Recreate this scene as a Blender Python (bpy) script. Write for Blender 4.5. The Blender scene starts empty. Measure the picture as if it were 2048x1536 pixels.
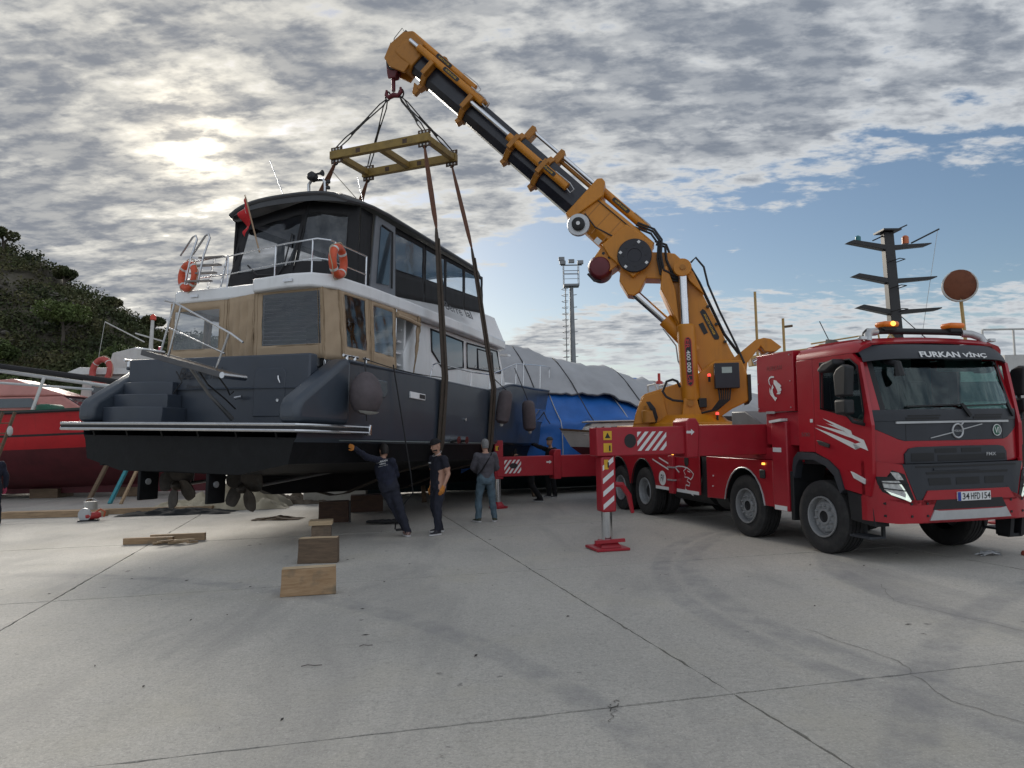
import bpy, bmesh, math, random
import numpy as np
from mathutils import Vector, Matrix
random.seed(7); np.random.seed(7)
R = math.radians
S = bpy.context.scene
COL = S.collection

# ------------------------------------------------------------------ camera, light, sky
cam_d = bpy.data.cameras.new('camera'); cam = bpy.data.objects.new('camera', cam_d); COL.objects.link(cam)
cam_d.sensor_fit = 'HORIZONTAL'; cam_d.sensor_width = 36.0
cam_d.lens = 36.0 * 1504.0 / 2048.0
cam_d.clip_start = .1; cam_d.clip_end = 12000
_p, _r = R(4.17), R(1.18)
_f = Vector((0, math.cos(_p), math.sin(_p))); _r0 = Vector((1, 0, 0)); _u0 = _r0.cross(_f)
_rr = _r0 * math.cos(_r) - _u0 * math.sin(_r); _uu = _r0 * math.sin(_r) + _u0 * math.cos(_r)
cam.matrix_world = Matrix(((_rr.x, _uu.x, -_f.x, 0), (_rr.y, _uu.y, -_f.y, 0), (_rr.z, _uu.z, -_f.z, 1.75), (0, 0, 0, 1)))
S.camera = cam

SUN_AZ, SUN_EL = R(-23.0), R(21.0)
SUN_DIR = Vector((math.sin(SUN_AZ) * math.cos(SUN_EL), math.cos(SUN_AZ) * math.cos(SUN_EL), math.sin(SUN_EL)))
sl = bpy.data.lights.new('sun', 'SUN'); sl.energy = 2.4; sl.angle = R(24); sl.color = (1.0, .93, .82)
so = bpy.data.objects.new('sun', sl); COL.objects.link(so); so.location = (0, 0, 30)
so.rotation_euler = (-SUN_DIR).to_track_quat('-Z', 'Y').to_euler()

S.view_settings.view_transform = 'Standard'; S.view_settings.look = 'None'
S.view_settings.exposure = 0.4; S.view_settings.gamma = 1.0; S.view_settings.use_curve_mapping = False
S.cycles.max_bounces = 5; S.cycles.transparent_max_bounces = 12
S.cycles.diffuse_bounces = 2; S.cycles.glossy_bounces = 2

def build_world():
    w = bpy.data.worlds.new('World'); S.world = w; w.use_nodes = True
    nt = w.node_tree; nt.nodes.clear(); N = nt.nodes; L = nt.links
    def nd(t, **k):
        n = N.new(t)
        for a, b in k.items(): setattr(n, a, b)
        return n
    def val(x):
        return x
    def m(op, a, b=None, c=None, clamp=False):
        n = nd('ShaderNodeMath', operation=op); n.use_clamp = clamp
        for i, x in enumerate((a, b, c)):
            if x is None: continue
            if isinstance(x, (int, float)): n.inputs[i].default_value = x
            else: L.new(x, n.inputs[i])
        return n.outputs[0]
    def sstep(x, lo, hi, a=0., b=1.):
        n = nd('ShaderNodeMapRange', interpolation_type='SMOOTHSTEP')
        L.new(x, n.inputs[0]); n.inputs[1].default_value = lo; n.inputs[2].default_value = hi
        n.inputs[3].default_value = a; n.inputs[4].default_value = b
        return n.outputs[0]
    def mixc(f, a, b):
        n = nd('ShaderNodeMix', data_type='RGBA')
        if isinstance(f, float): n.inputs[0].default_value = f
        else: L.new(f, n.inputs[0])
        for i, x in ((6, a), (7, b)):
            if isinstance(x, tuple): n.inputs[i].default_value = (*x, 1)
            else: L.new(x, n.inputs[i])
        return n.outputs[2]
    tc = nd('ShaderNodeTexCoord'); sx = nd('ShaderNodeSeparateXYZ'); L.new(tc.outputs['Generated'], sx.inputs[0])
    X, Y, Z = sx.outputs
    zc = m('ADD', m('MAXIMUM', Z, 0.0), 0.16)
    px = m('DIVIDE', X, zc); py = m('DIVIDE', Y, zc)
    cb = nd('ShaderNodeCombineXYZ'); L.new(px, cb.inputs[0]); L.new(py, cb.inputs[1])
    def noise(scale, detail, rough, dist=0., off=(0, 0, 0), rot=0., sc=(1, 1, 1)):
        mp = nd('ShaderNodeMapping'); L.new(cb.outputs[0], mp.inputs[0])
        mp.inputs['Location'].default_value = off; mp.inputs['Rotation'].default_value = (0, 0, rot); mp.inputs['Scale'].default_value = sc
        n = nd('ShaderNodeTexNoise'); L.new(mp.outputs[0], n.inputs['Vector'])
        n.inputs['Scale'].default_value = scale; n.inputs['Detail'].default_value = detail
        n.inputs['Roughness'].default_value = rough; n.inputs['Distortion'].default_value = dist
        return n.outputs[0]
    big = noise(1.1, 3, .5, .3, (3.1, 1.7, 0), .25, (1.0, .8, 1))
    cell = noise(5.6, 6, .56, .10, (.3, 5.2, 0), .3, (1.0, 1.75, 1))
    fine = noise(19.0, 4, .60, .2, (7.7, .4, 0), .2, (1.0, 1.5, 1))
    dens = m('ADD', m('ADD', m('MULTIPLY', big, .36), m('MULTIPLY', cell, .62)), m('MULTIPLY', fine, .20))
    # where the cloud sheet ends and the far streaks begin: distance along the wind
    left = m('MINIMUM', m('ADD', px, -.10), 0.0)
    d = m('ADD', m('ADD', m('MULTIPLY', px, .38), m('MULTIPLY', py, .925)), m('MULTIPLY', left, 1.1))
    sheet = sstep(d, 1.62, 2.50, 0., 1.)
    far = sstep(d, 2.55, 3.25, 0., 1.)
    tex = noise(9.5, 6, .60, .15, (2.2, 8.1, 0), .3, (1.0, 1.7, 1))
    cov = m('ADD', m('SUBTRACT', .195, m('MULTIPLY', sheet, .34)), m('MULTIPLY', far, .245))
    dd = m('ADD', dens, cov)
    mask = sstep(dd, .585, .70)
    thick = m('MULTIPLY', sstep(dd, .65, .83), sstep(tex, .36, .62, .60, 1.0))
    # sun glow seen through the thin cloud
    dt = nd('ShaderNodeVectorMath', operation='DOT_PRODUCT'); L.new(tc.outputs['Generated'], dt.inputs[0]); dt.inputs[1].default_value = SUN_DIR
    cs = m('MAXIMUM', dt.outputs['Value'], 0.0)
    g1 = m('POWER', cs, 90.0); g2 = m('POWER', cs, 9.0); g0 = m('POWER', cs, 900.0)
    sky = nd('ShaderNodeTexSky', sky_type='NISHITA'); sky.sun_disc = False
    sky.sun_elevation = SUN_EL; sky.sun_rotation = SUN_AZ; sky.air_density = 1.0; sky.dust_density = .6; sky.ozone_density = 2.0
    skys = nd('ShaderNodeVectorMath', operation='SCALE'); L.new(sky.outputs[0], skys.inputs[0]); skys.inputs[3].default_value = .066
    lit = mixc(g2, (.49, .51, .53), (.56, .545, .50))
    base = mixc(g2, (.165, .190, .232), (.185, .20, .23))
    ccol = mixc(thick, lit, base)
    # clouds away from the sun are lit from the front, those towards it are seen against the light
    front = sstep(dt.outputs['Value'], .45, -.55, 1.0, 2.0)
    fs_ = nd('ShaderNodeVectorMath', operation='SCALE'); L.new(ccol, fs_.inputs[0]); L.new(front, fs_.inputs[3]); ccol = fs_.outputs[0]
    glow = m('ADD', m('ADD', m('MULTIPLY', g1, .10), m('MULTIPLY', g0, .8)), m('MULTIPLY', g2, .02))
    glow = m('MULTIPLY', glow, m('SUBTRACT', 1.25, m('MULTIPLY', thick, 1.0)))
    gcol = nd('ShaderNodeVectorMath', operation='SCALE'); gcol.inputs[0].default_value = (1.0, .88, .66); L.new(glow, gcol.inputs[3])
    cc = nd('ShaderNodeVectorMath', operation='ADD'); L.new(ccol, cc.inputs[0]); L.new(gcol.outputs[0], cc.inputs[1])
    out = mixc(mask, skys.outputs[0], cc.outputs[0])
    # milky air near the horizon
    hz = sstep(Z, .0, .17, .80, 0.)
    out = mixc(hz, out, mixc(g2, (.44, .49, .52), (.47, .465, .43)))
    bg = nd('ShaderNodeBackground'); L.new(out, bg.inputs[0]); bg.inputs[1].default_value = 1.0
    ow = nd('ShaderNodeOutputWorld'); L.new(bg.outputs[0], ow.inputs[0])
build_world()

# ------------------------------------------------------------------ materials
MATS = {}
def mat(name, col, rough=.5, metal=0., var=.12, vs=6., bump=0., bs=40., spec=.5, coat=0., dirt=None, ds=2.5, emit=None, alpha=None, streak=False, rvar=0., stretch=None):
    if name in MATS: return MATS[name]
    m_ = bpy.data.materials.new(name); m_.use_nodes = True; MATS[name] = m_
    nt = m_.node_tree; N = nt.nodes; L = nt.links; b = N['Principled BSDF']
    b.inputs['Roughness'].default_value = rough; b.inputs['Metallic'].default_value = metal
    b.inputs['Specular IOR Level'].default_value = spec; b.inputs['Coat Weight'].default_value = coat; b.inputs['Coat Roughness'].default_value = .08
    tc = N.new('ShaderNodeTexCoord'); src = tc.outputs['Object']
    if stretch:
        mp = N.new('ShaderNodeMapping'); mp.inputs['Scale'].default_value = stretch; L.new(src, mp.inputs[0]); src = mp.outputs[0]
    n = N.new('ShaderNodeTexNoise'); n.inputs['Scale'].default_value = vs; n.inputs['Detail'].default_value = 6; n.inputs['Roughness'].default_value = .6
    L.new(src, n.inputs['Vector'])
    cr = N.new('ShaderNodeMix'); cr.data_type = 'RGBA'
    cr.inputs[6].default_value = (*[max(0, c * (1 - var)) for c in col], 1); cr.inputs[7].default_value = (*[min(1, c * (1 + var)) for c in col], 1)
    mr = N.new('ShaderNodeMapRange'); mr.inputs[1].default_value = .3; mr.inputs[2].default_value = .7; L.new(n.outputs[0], mr.inputs[0]); L.new(mr.outputs[0], cr.inputs[0])
    outc = cr.outputs[2]
    if dirt:
        dn = N.new('ShaderNodeTexNoise'); dn.inputs['Scale'].default_value = ds; dn.inputs['Detail'].default_value = 9; dn.inputs['Roughness'].default_value = .7
        if streak:
            mp2 = N.new('ShaderNodeMapping'); mp2.inputs['Scale'].default_value = (3, 3, .35); L.new(tc.outputs['Object'], mp2.inputs[0]); L.new(mp2.outputs[0], dn.inputs['Vector'])
        else: L.new(src, dn.inputs['Vector'])
        dm = N.new('ShaderNodeMapRange'); dm.inputs[1].default_value = .52; dm.inputs[2].default_value = .72; dm.inputs[4].default_value = dirt[3] if len(dirt) > 3 else .6
        L.new(dn.outputs[0], dm.inputs[0])
        dx = N.new('ShaderNodeMix'); dx.data_type = 'RGBA'; L.new(dm.outputs[0], dx.inputs[0]); L.new(outc, dx.inputs[6]); dx.inputs[7].default_value = (*dirt[:3], 1)
        outc = dx.outputs[2]
    L.new(outc, b.inputs['Base Color'])
    if rvar:
        rm = N.new('ShaderNodeMapRange'); rm.inputs[3].default_value = max(0, rough - rvar); rm.inputs[4].default_value = min(1, rough + rvar)
        n3 = N.new('ShaderNodeTexNoise'); n3.inputs['Scale'].default_value = vs * 2.3; n3.inputs['Detail'].default_value = 5; L.new(src, n3.inputs['Vector'])
        L.new(n3.outputs[0], rm.inputs[0]); L.new(rm.outputs[0], b.inputs['Roughness'])
    if bump:
        n2 = N.new('ShaderNodeTexNoise'); n2.inputs['Scale'].default_value = bs; n2.inputs['Detail'].default_value = 5; L.new(src, n2.inputs['Vector'])
        bp = N.new('ShaderNodeBump'); bp.inputs['Strength'].default_value = bump; bp.inputs['Distance'].default_value = .02
        L.new(n2.outputs[0], bp.inputs['Height']); L.new(bp.outputs[0], b.inputs['Normal'])
    if emit:
        b.inputs['Emission Color'].default_value = (*emit[:3], 1); b.inputs['Emission Strength'].default_value = emit[3]
    return m_
def glass(name, tint, gloss=.25, rough=.02, wav=0., ws=5.):
    if name in MATS: return MATS[name]
    m_ = bpy.data.materials.new(name); m_.use_nodes = True; MATS[name] = m_
    nt = m_.node_tree; N = nt.nodes; L = nt.links; N.remove(N['Principled BSDF'])
    t = N.new('ShaderNodeBsdfTransparent'); t.inputs[0].default_value = (*tint, 1)
    g = N.new('ShaderNodeBsdfGlossy'); g.inputs['Roughness'].default_value = rough; g.inputs[0].default_value = (.9, .95, 1, 1)
    lw = N.new('ShaderNodeLayerWeight'); lw.inputs[0].default_value = .35
    mr = N.new('ShaderNodeMapRange'); mr.inputs[3].default_value = gloss; mr.inputs[4].default_value = .9
    pw = N.new('ShaderNodeMath'); pw.operation = 'POWER'; pw.inputs[1].default_value = 3.2
    L.new(lw.outputs['Facing'], pw.inputs[0]); L.new(pw.outputs[0], mr.inputs[0])
    mx = N.new('ShaderNodeMixShader'); L.new(mr.outputs[0], mx.inputs[0]); L.new(t.outputs[0], mx.inputs[1]); L.new(g.outputs[0], mx.inputs[2])
    if wav:
        tc = N.new('ShaderNodeTexCoord'); n = N.new('ShaderNodeTexNoise'); n.inputs['Scale'].default_value = ws; n.inputs['Detail'].default_value = 4; n.inputs['Distortion'].default_value = .8
        L.new(tc.outputs['Object'], n.inputs['Vector'])
        bp = N.new('ShaderNodeBump'); bp.inputs['Strength'].default_value = wav; bp.inputs['Distance'].default_value = .05
        L.new(n.outputs[0], bp.inputs['Height']); L.new(bp.outputs[0], g.inputs['Normal'])
    L.new(mx.outputs[0], N['Material Output'].inputs[0])
    return m_

# ------------------------------------------------------------------ mesh helpers
class MB:
    def __init__(s): s.v = []; s.f = []; s.m = []; s.cm = 0
    def add(s, vs, fs):
        o = len(s.v); s.v += [tuple(v) for v in vs]; s.f += [tuple(i + o for i in f) for f in fs]; s.m += [s.cm] * len(fs); return s
    def box(s, x0, x1, y0, y1, z0, z1):
        vs = [(x, y, z) for z in (z0, z1) for y in (y0, y1) for x in (x0, x1)]
        return s.add(vs, [(0, 2, 3, 1), (4, 5, 7, 6), (0, 1, 5, 4), (2, 6, 7, 3), (0, 4, 6, 2), (1, 3, 7, 5)])
    def prism(s, poly, ax, a, b, poly2=None):
        # poly in the plane normal to ax, extruded from a to b
        def P(p, h): return {'x': (h, p[0], p[1]), 'y': (p[0], h, p[1]), 'z': (p[0], p[1], h)}[ax]
        n = len(poly); q = poly2 or poly
        vs = [P(p, a) for p in poly] + [P(p, b) for p in q]
        fs = [tuple(range(n - 1, -1, -1)), tuple(range(n, 2 * n))] + [(i, (i + 1) % n, n + (i + 1) % n, n + i) for i in range(n)]
        return s.add(vs, fs)
    def obox(s, p0, p1, w, h, up=(0, 0, 1), w2=None, h2=None):
        # beam from p0 to p1, width w (sideways), height h (along up)
        p0, p1, up = Vector(p0), Vector(p1), Vector(up); d = (p1 - p0).normalized(); sd = d.cross(up).normalized(); u = sd.cross(d)
        vs = []
        for p, ww, hh in ((p0, w, h), (p1, w2 or w, h2 or h)):
            for a, b in ((-1, -1), (1, -1), (1, 1), (-1, 1)): vs.append(p + sd * a * ww / 2 + u * b * hh / 2)
        return s.add(vs, [(3, 2, 1, 0), (4, 5, 6, 7)] + [(i, (i + 1) % 4, 4 + (i + 1) % 4, 4 + i) for i in range(4)])
    def loft(s, rings, closed=True, caps=True):
        n = len(rings[0]); vs = [p for r_ in rings for p in r_]; fs = []
        for k in range(len(rings) - 1):
            for i in range(n if closed else n - 1):
                j = (i + 1) % n; fs.append((k * n + i, k * n + j, (k + 1) * n + j, (k + 1) * n + i))
        if caps and closed: fs += [tuple(range(n - 1, -1, -1)), tuple(range((len(rings) - 1) * n, len(rings) * n))]
        return s.add(vs, fs)
    def tube(s, path, r, n=8, closed=False, caps=True):
        P = [Vector(p) for p in path]; rs = r if isinstance(r, (list, tuple)) else [r] * len(P); rings = []
        up = None
        for i, p in enumerate(P):
            if closed: t = (P[(i + 1) % len(P)] - P[i - 1]).normalized()
            else: t = (P[min(i + 1, len(P) - 1)] - P[max(i - 1, 0)]).normalized()
            if up is None:
                up = Vector((0, 0, 1)) if abs(t.z) < .9 else Vector((1, 0, 0))
            a = t.cross(up)
            if a.length < 1e-4: a = t.cross(Vector((.3, .8, .5)))
            a.normalize(); b = a.cross(t); up = b
            rings.append([p + (a * math.cos(k * 2 * math.pi / n) + b * math.sin(k * 2 * math.pi / n)) * rs[i] for k in range(n)])
        if closed: rings.append(rings[0]); return s.loft(rings, True, False)
        return s.loft(rings, True, caps)
    def cyl(s, p0, p1, r, n=16, r2=None): return s.tube([p0, p1], [r, r if r2 is None else r2], n)
    def lathe(s, prof, o=(0, 0, 0), ax=(0, 0, 1), n=24, caps=True):
        o, ax = Vector(o), Vector(ax).normalized(); a = ax.cross(Vector((0, 0, 1)) if abs(ax.z) < .9 else Vector((1, 0, 0))).normalized(); b = ax.cross(a)
        return s.loft([[o + ax * h + (a * math.cos(k * 2 * math.pi / n) + b * math.sin(k * 2 * math.pi / n)) * r for k in range(n)] for r, h in prof], True, caps)
    def sphere(s, c, r, n=12, m=8, sc=(1, 1, 1)):
        c = Vector(c)
        return s.loft([[c + Vector((math.cos(k * 2 * math.pi / n) * math.sin(t) * r * sc[0], math.sin(k * 2 * math.pi / n) * math.sin(t) * r * sc[1], -math.cos(t) * r * sc[2])) for k in range(n)] for t in [max(.02, min(math.pi - .02, math.pi * i / m)) for i in range(m + 1)]])
    def grid(s, fn, nu, nv):
        vs = [fn(i / nu, j / nv) for j in range(nv + 1) for i in range(nu + 1)]
        return s.add(vs, [(j * (nu + 1) + i, j * (nu + 1) + i + 1, (j + 1) * (nu + 1) + i + 1, (j + 1) * (nu + 1) + i) for j in range(nv) for i in range(nu)])
    def xform(s, M, i0=0):
        for i in range(i0, len(s.v)): s.v[i] = tuple(M @ Vector(s.v[i]))
        return s

def obj(name, mb, m_, parent=None, bevel=0., seg=2, smooth=38., label=None, solid=0.):
    me = bpy.data.meshes.new(name); me.from_pydata(mb.v, [], mb.f)
    ms = m_ if isinstance(m_, (list, tuple)) else [m_]
    for q in ms: me.materials.append(q)
    if len(ms) > 1: me.polygons.foreach_set('material_index', mb.m)
    bm = bmesh.new(); bm.from_mesh(me)
    bmesh.ops.recalc_face_normals(bm, faces=bm.faces)
    if smooth:
        th = R(smooth)
        for f in bm.faces: f.smooth = True
        for e in bm.edges: e.smooth = len(e.link_faces) == 2 and e.calc_face_angle(0) < th
    bm.to_mesh(me); bm.free(); me.update()
    o = bpy.data.objects.new(name, me); COL.objects.link(o)
    if parent: o.parent = parent
    if solid:
        md = o.modifiers.new('solid', 'SOLIDIFY'); md.thickness = solid; md.offset = 0
    if bevel:
        md = o.modifiers.new('bevel', 'BEVEL'); md.width = bevel; md.segments = seg; md.limit_method = 'ANGLE'; md.angle_limit = R(40); md.harden_normals = False
    if label: o['label'] = label
    return o
def tag(o, label, cat, group=None):
    o['label'] = label; o['category'] = cat
    if group: o['group'] = group
    return o
def thing(name, label, cat, loc=(0, 0, 0), rz=0., group=None):
    o = bpy.data.objects.new(name, None); COL.objects.link(o); o.location = loc; o.rotation_euler = (0, 0, rz); o.empty_display_size = .3
    return tag(o, label, cat, group)
def struct(o): o['kind'] = 'structure'; return o
def stuff(o): o['kind'] = 'stuff'; return o
def text_mesh(body, height, width=None, depth=.004, bold=0., shear=0.):
    cu = bpy.data.curves.new('lettering', 'FONT'); cu.body = body; cu.extrude = .5 * depth / height if False else 0; cu.offset = bold; cu.shear = shear
    cu.align_x = 'CENTER'; cu.align_y = 'CENTER'; cu.resolution_u = 3
    to = bpy.data.objects.new('lettering', cu); COL.objects.link(to)
    dg = bpy.context.evaluated_depsgraph_get(); me = bpy.data.meshes.new_from_object(to.evaluated_get(dg))
    bpy.data.objects.remove(to); bpy.data.curves.remove(cu)
    co = np.array([v.co[:] for v in me.vertices]); mn, mx = co.min(0), co.max(0)
    sy = height / (mx[1] - mn[1]); sxx = (width / (mx[0] - mn[0])) if width else sy
    for v in me.vertices: v.co = ((v.co.x - (mn[0] + mx[0]) / 2) * sxx, (v.co.y - (mn[1] + mx[1]) / 2) * sy, 0)
    return me
def lettering(body, m_, parent, loc, xdir, ydir, height, width=None, bold=0., shear=0., name='lettering'):
    me = text_mesh(body, height, width, bold=bold, shear=shear); me.materials.append(m_); me.name = name
    x = Vector(xdir).normalized(); z = x.cross(Vector(ydir)).normalized(); y = z.cross(x)
    o = bpy.data.objects.new(name, me); COL.objects.link(o); o.parent = parent
    o.matrix_local = Matrix(((x.x, y.x, z.x, loc[0]), (x.y, y.y, z.y, loc[1]), (x.z, y.z, z.z, loc[2]), (0, 0, 0, 1)))
    return o
def decal(name, poly, m_, parent, ax, h, off=.004):
    # thin flat plate (print) on a plane normal to ax
    return obj(name, MB().prism(poly, ax, h, h + off), m_, parent, smooth=0)
def arc(c, r, a0, a1, n, plane='xz'):
    out = []
    for i in range(n + 1):
        a = R(a0 + (a1 - a0) * i / n); out.append((c[0] + r * math.cos(a), c[1] + r * math.sin(a)))
    return out
def copy_tree(o, parent=None):
    c = o.copy(); COL.objects.link(c); c.parent = parent
    for ch in o.children: copy_tree(ch, c)
    return c
# ------------------------------------------------------------------ setting: ground, sea, hill
def concrete_mat():
    m_ = bpy.data.materials.new('concrete'); m_.use_nodes = True; MATS['concrete'] = m_
    nt = m_.node_tree; N = nt.nodes; L = nt.links; b = N['Principled BSDF']
    geo = N.new('ShaderNodeNewGeometry'); P = geo.outputs['Position']
    def noise(sc, det, ro, mapping=None, dist=0.):
        src = P
        if mapping:
            mp = N.new('ShaderNodeMapping'); mp.inputs['Rotation'].default_value = (0, 0, mapping[0]); mp.inputs['Scale'].default_value = mapping[1]; L.new(P, mp.inputs[0]); src = mp.outputs[0]
        n = N.new('ShaderNodeTexNoise'); n.inputs['Scale'].default_value = sc; n.inputs['Detail'].default_value = det; n.inputs['Roughness'].default_value = ro; n.inputs['Distortion'].default_value = dist
        L.new(src, n.inputs['Vector']); return n.outputs[0]
    def mix(f, a, b_, k='MIX'):
        n = N.new('ShaderNodeMix'); n.data_type = 'RGBA'; n.blend_type = k
        if isinstance(f, float): n.inputs[0].default_value = f
        else: L.new(f, n.inputs[0])
        for i, x in ((6, a), (7, b_)):
            if isinstance(x, tuple): n.inputs[i].default_value = (*x, 1)
            else: L.new(x, n.inputs[i])
        return n.outputs[2]
    def mr(x, lo, hi, a=0., b_=1.):
        n = N.new('ShaderNodeMapRange'); L.new(x, n.inputs[0]); n.inputs[1].default_value = lo; n.inputs[2].default_value = hi; n.inputs[3].default_value = a; n.inputs[4].default_value = b_; return n.outputs[0]
    big = noise(.35, 6, .6, None, .4); mid = noise(1.6, 8, .65, (R(14), (1, .35, 1))); fine = noise(45, 3, .6); grit = noise(160, 2, .5)
    c = mix(mr(big, .35, .65), (.44, .425, .395), (.56, .54, .505))
    c = mix(mr(mid, .45, .72, 0., .55), c, (.39, .38, .36))
    c = mix(mr(noise(.9, 7, .7, (R(-20), (1.8, .22, 1)), .6), .56, .74, 0., .45), c, (.30, .298, .29))
    c = mix(mr(noise(2.3, 6, .6), .60, .74, 0., .45), c, (.60, .585, .55))
    c = mix(mr(fine, .3, .7, 0., .55), c, (.30, .292, .275))
    c = mix(mr(noise(14, 6, .7), .5, .75, 0., .45), c, (.60, .585, .555))
    c = mix(mr(noise(.5, 7, .7, (R(60), (2.2, .3, 1)), .8), .58, .72, 0., .4), c, (.30, .295, .285))
    c = mix(mr(grit, .62, .72, 0., .55), c, (.62, .61, .58))
    c = mix(mr(noise(30, 4, .85), .50, .66, 0., .66), c, (.25, .243, .23))
    c = mix(mr(noise(11, 6, .8), .53, .66, 0., .55), c, (.26, .253, .24))
    c = mix(mr(noise(55, 3, .8), .56, .66, 0., .7), c, (.64, .63, .60))
    c = mix(mr(noise(.7, 5, .6, None, .3), .52, .70, 0., .35), c, (.47, .44, .36))
    c = mix(mr(noise(8, 7, .75), .56, .72, 0., .5), c, (.31, .30, .285))
    c = mix(mr(noise(.42, 6, .65, (R(35), (1.6, .5, 1)), .7), .53, .66, 0., .5), c, (.27, .265, .26))
    spots = noise(5.5, 4, .5); c = mix(mr(spots, .705, .74, 0., .6), c, (.10, .10, .10))
    # tyre tracks: dark bands that sweep through the right foreground
    def ring(cx, cy, r0, w):
        vm = N.new('ShaderNodeVectorMath'); vm.operation = 'DISTANCE'; L.new(P, vm.inputs[0]); vm.inputs[1].default_value = (cx, cy, 0)
        q = N.new('ShaderNodeMath'); q.operation = 'SUBTRACT'; L.new(vm.outputs['Value'], q.inputs[0]); q.inputs[1].default_value = r0
        q2 = N.new('ShaderNodeMath'); q2.operation = 'ABSOLUTE'; L.new(q.outputs[0], q2.inputs[0]); return mr(q2.outputs[0], w, w * .55)
    wob = mr(noise(2.2, 6, .7), .38, .62, .04, .60)
    for cx, cy, r0, w in ((10.2, 8.6, 8.05, .20), (10.2, 8.6, 8.42, .16), (10.2, 8.6, 6.2, .20), (-8.0, 1.5, 9.2, .18), (14, -2, 13.4, .2)):
        t = N.new('ShaderNodeMath'); t.operation = 'MULTIPLY'; L.new(ring(cx, cy, r0, w), t.inputs[0]); L.new(wob, t.inputs[1])
        c = mix(t.outputs[0], c, (.25, .25, .255))
    c = mix(1.0, c, (.99, .975, .945), 'MULTIPLY')
    L.new(c, b.inputs['Base Color']); L.new(mr(big, .3, .7, .62, .85), b.inputs['Roughness']); b.inputs['Specular IOR Level'].default_value = .35
    ad = N.new('ShaderNodeMath'); ad.operation = 'ADD'; L.new(fine, ad.inputs[0]); L.new(mr(grit, 0, 1, 0, .5), ad.inputs[1])
    bp = N.new('ShaderNodeBump'); bp.inputs['Strength'].default_value = .55; bp.inputs['Distance'].default_value = .012; L.new(ad.outputs[0], bp.inputs['Height']); L.new(bp.outputs[0], b.inputs['Normal'])
    return m_
CONC = concrete_mat()
JOINT = mat('joint_dirt', (.15, .14, .125), .95, var=.3, vs=30)
SOIL = mat('dry_soil', (.20, .17, .13), .95, var=.25, vs=.4, bump=.6, bs=3)

ground = struct(obj('ground', MB().box(-400, 400, -60, 46, -1.6, -.022), JOINT, smooth=0))
E1 = Vector((.970, .242, 0)); E2 = Vector((-.242, .970, 0))
# joint lines measured in the photograph
_A = Vector((.73, 8.14, 0)); _B = Vector((-.12, 4.84, 0))
_o = _A.dot(E1) * E1 + _B.dot(E2) * E2
smb = MB(); SW, SL, g = 5.74, 5.10, .006
def slab_mesh(seed):
    rnd = random.Random(seed); P_ = []
    cs_ = [(-SW / 2 + g, -SL / 2 + g), (SW / 2 - g, -SL / 2 + g), (SW / 2 - g, SL / 2 - g), (-SW / 2 + g, SL / 2 - g)]
    for (xa, ya), (xb, yb) in zip(cs_, cs_[1:] + cs_[:1]):
        nx, ny = -(yb - ya), xb - xa; q = math.hypot(nx, ny); nx /= q; ny /= q
        for i in range(60):
            t = i / 60; o = 0 if i == 0 else rnd.choice((0, 0, .002, .004, .006, .010, rnd.uniform(0, .022))); P_.append((xa + (xb - xa) * t + nx * o, ya + (yb - ya) * t + ny * o))
    return MB().prism(P_, 'z', -.05, 0)
SLABS = []
slab0 = None
ang = math.atan2(E1.y, E1.x)
for j in range(-3, 8):
    for i in range(-8, 9):
        c = _o + E1 * ((i + .5) * SW) + E2 * ((j + .5) * SL)
        if c.y > 42 or c.y < -8 or abs(c.x) > 8 + 1.05 * max(0, c.y) + 6: continue
        if len(SLABS) < 4: o = obj('concrete_slab', slab_mesh(len(SLABS)), CONC, ground, smooth=0); SLABS.append(o)
        else: o = random.choice(SLABS).copy(); COL.objects.link(o)
        o.location = (c.x, c.y, random.uniform(-.003, .001)); o.rotation_euler = (random.uniform(-.0006, .0006), random.uniform(-.0006, .0006), ang + random.uniform(-.0015, .0015))
def crack(pts, w=.006, seed=0):
    rnd = random.Random(seed); L_, R_ = [], []; Q = []
    for (xa, ya), (xb, yb) in zip(pts, pts[1:]):
        for i in range(10): t = i / 10; Q.append((xa + (xb - xa) * t + rnd.gauss(0, .012), ya + (yb - ya) * t + rnd.gauss(0, .012)))
    n = len(Q); mb = MB(); mb.add([(x - w * rnd.uniform(.2, 1), y, .0025) for x, y in Q] + [(x + w * rnd.uniform(.2, 1), y + .003, .0025) for x, y in Q], [(i, i + 1, n + i + 1, n + i) for i in range(n - 1)])
    obj('crack', mb, JOINT, ground, smooth=0)
crack([(.55, 4.75), (.62, 4.95), (.58, 5.05), (.70, 5.2)], .004, 1); crack([(3.2, 4.3), (2.8, 5.0), (2.9, 5.9), (2.55, 7.0)], .004, 2); crack([(-1.6, 6.6), (-.6, 6.9), (.2, 7.3)], .003, 3); crack([(4.4, 6.6), (3.9, 7.9), (4.2, 8.9)], .004, 4)
apron = struct(obj('quay_pavement', MB().box(-390, 390, 37, 46.5, -.3, -.012), CONC, smooth=0))
yardl = struct(obj('yard_floor', MB().box(-140, -26, 2, 75, -.3, -.015), CONC, smooth=0))

SEA = mat('sea_water', (.03, .05, .055), .12, var=.2, vs=.05, bump=.5, bs=.35)
sea = struct(obj('sea', MB().add([(-60, 46, -1.2), (6000, 46, -1.2), (6000, 9000, -1.2), (-60, 9000, -1.2)], [(0, 1, 2, 3)]), SEA, smooth=0))
FARL = mat('far_land', (.10, .13, .15), .95, var=.15, vs=.004)
def farfn(u, v):
    x = 300 + u * 4700; h = 55 * (0.55 + .45 * math.sin(u * 9 + 1) * math.sin(u * 23)) * math.sin(math.pi * min(1, .12 + v * .88))
    return (x, 3300 + v * 700, -2 + max(0, h))
struct(obj('far_hills', MB().grid(farfn, 60, 6), FARL))

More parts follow.
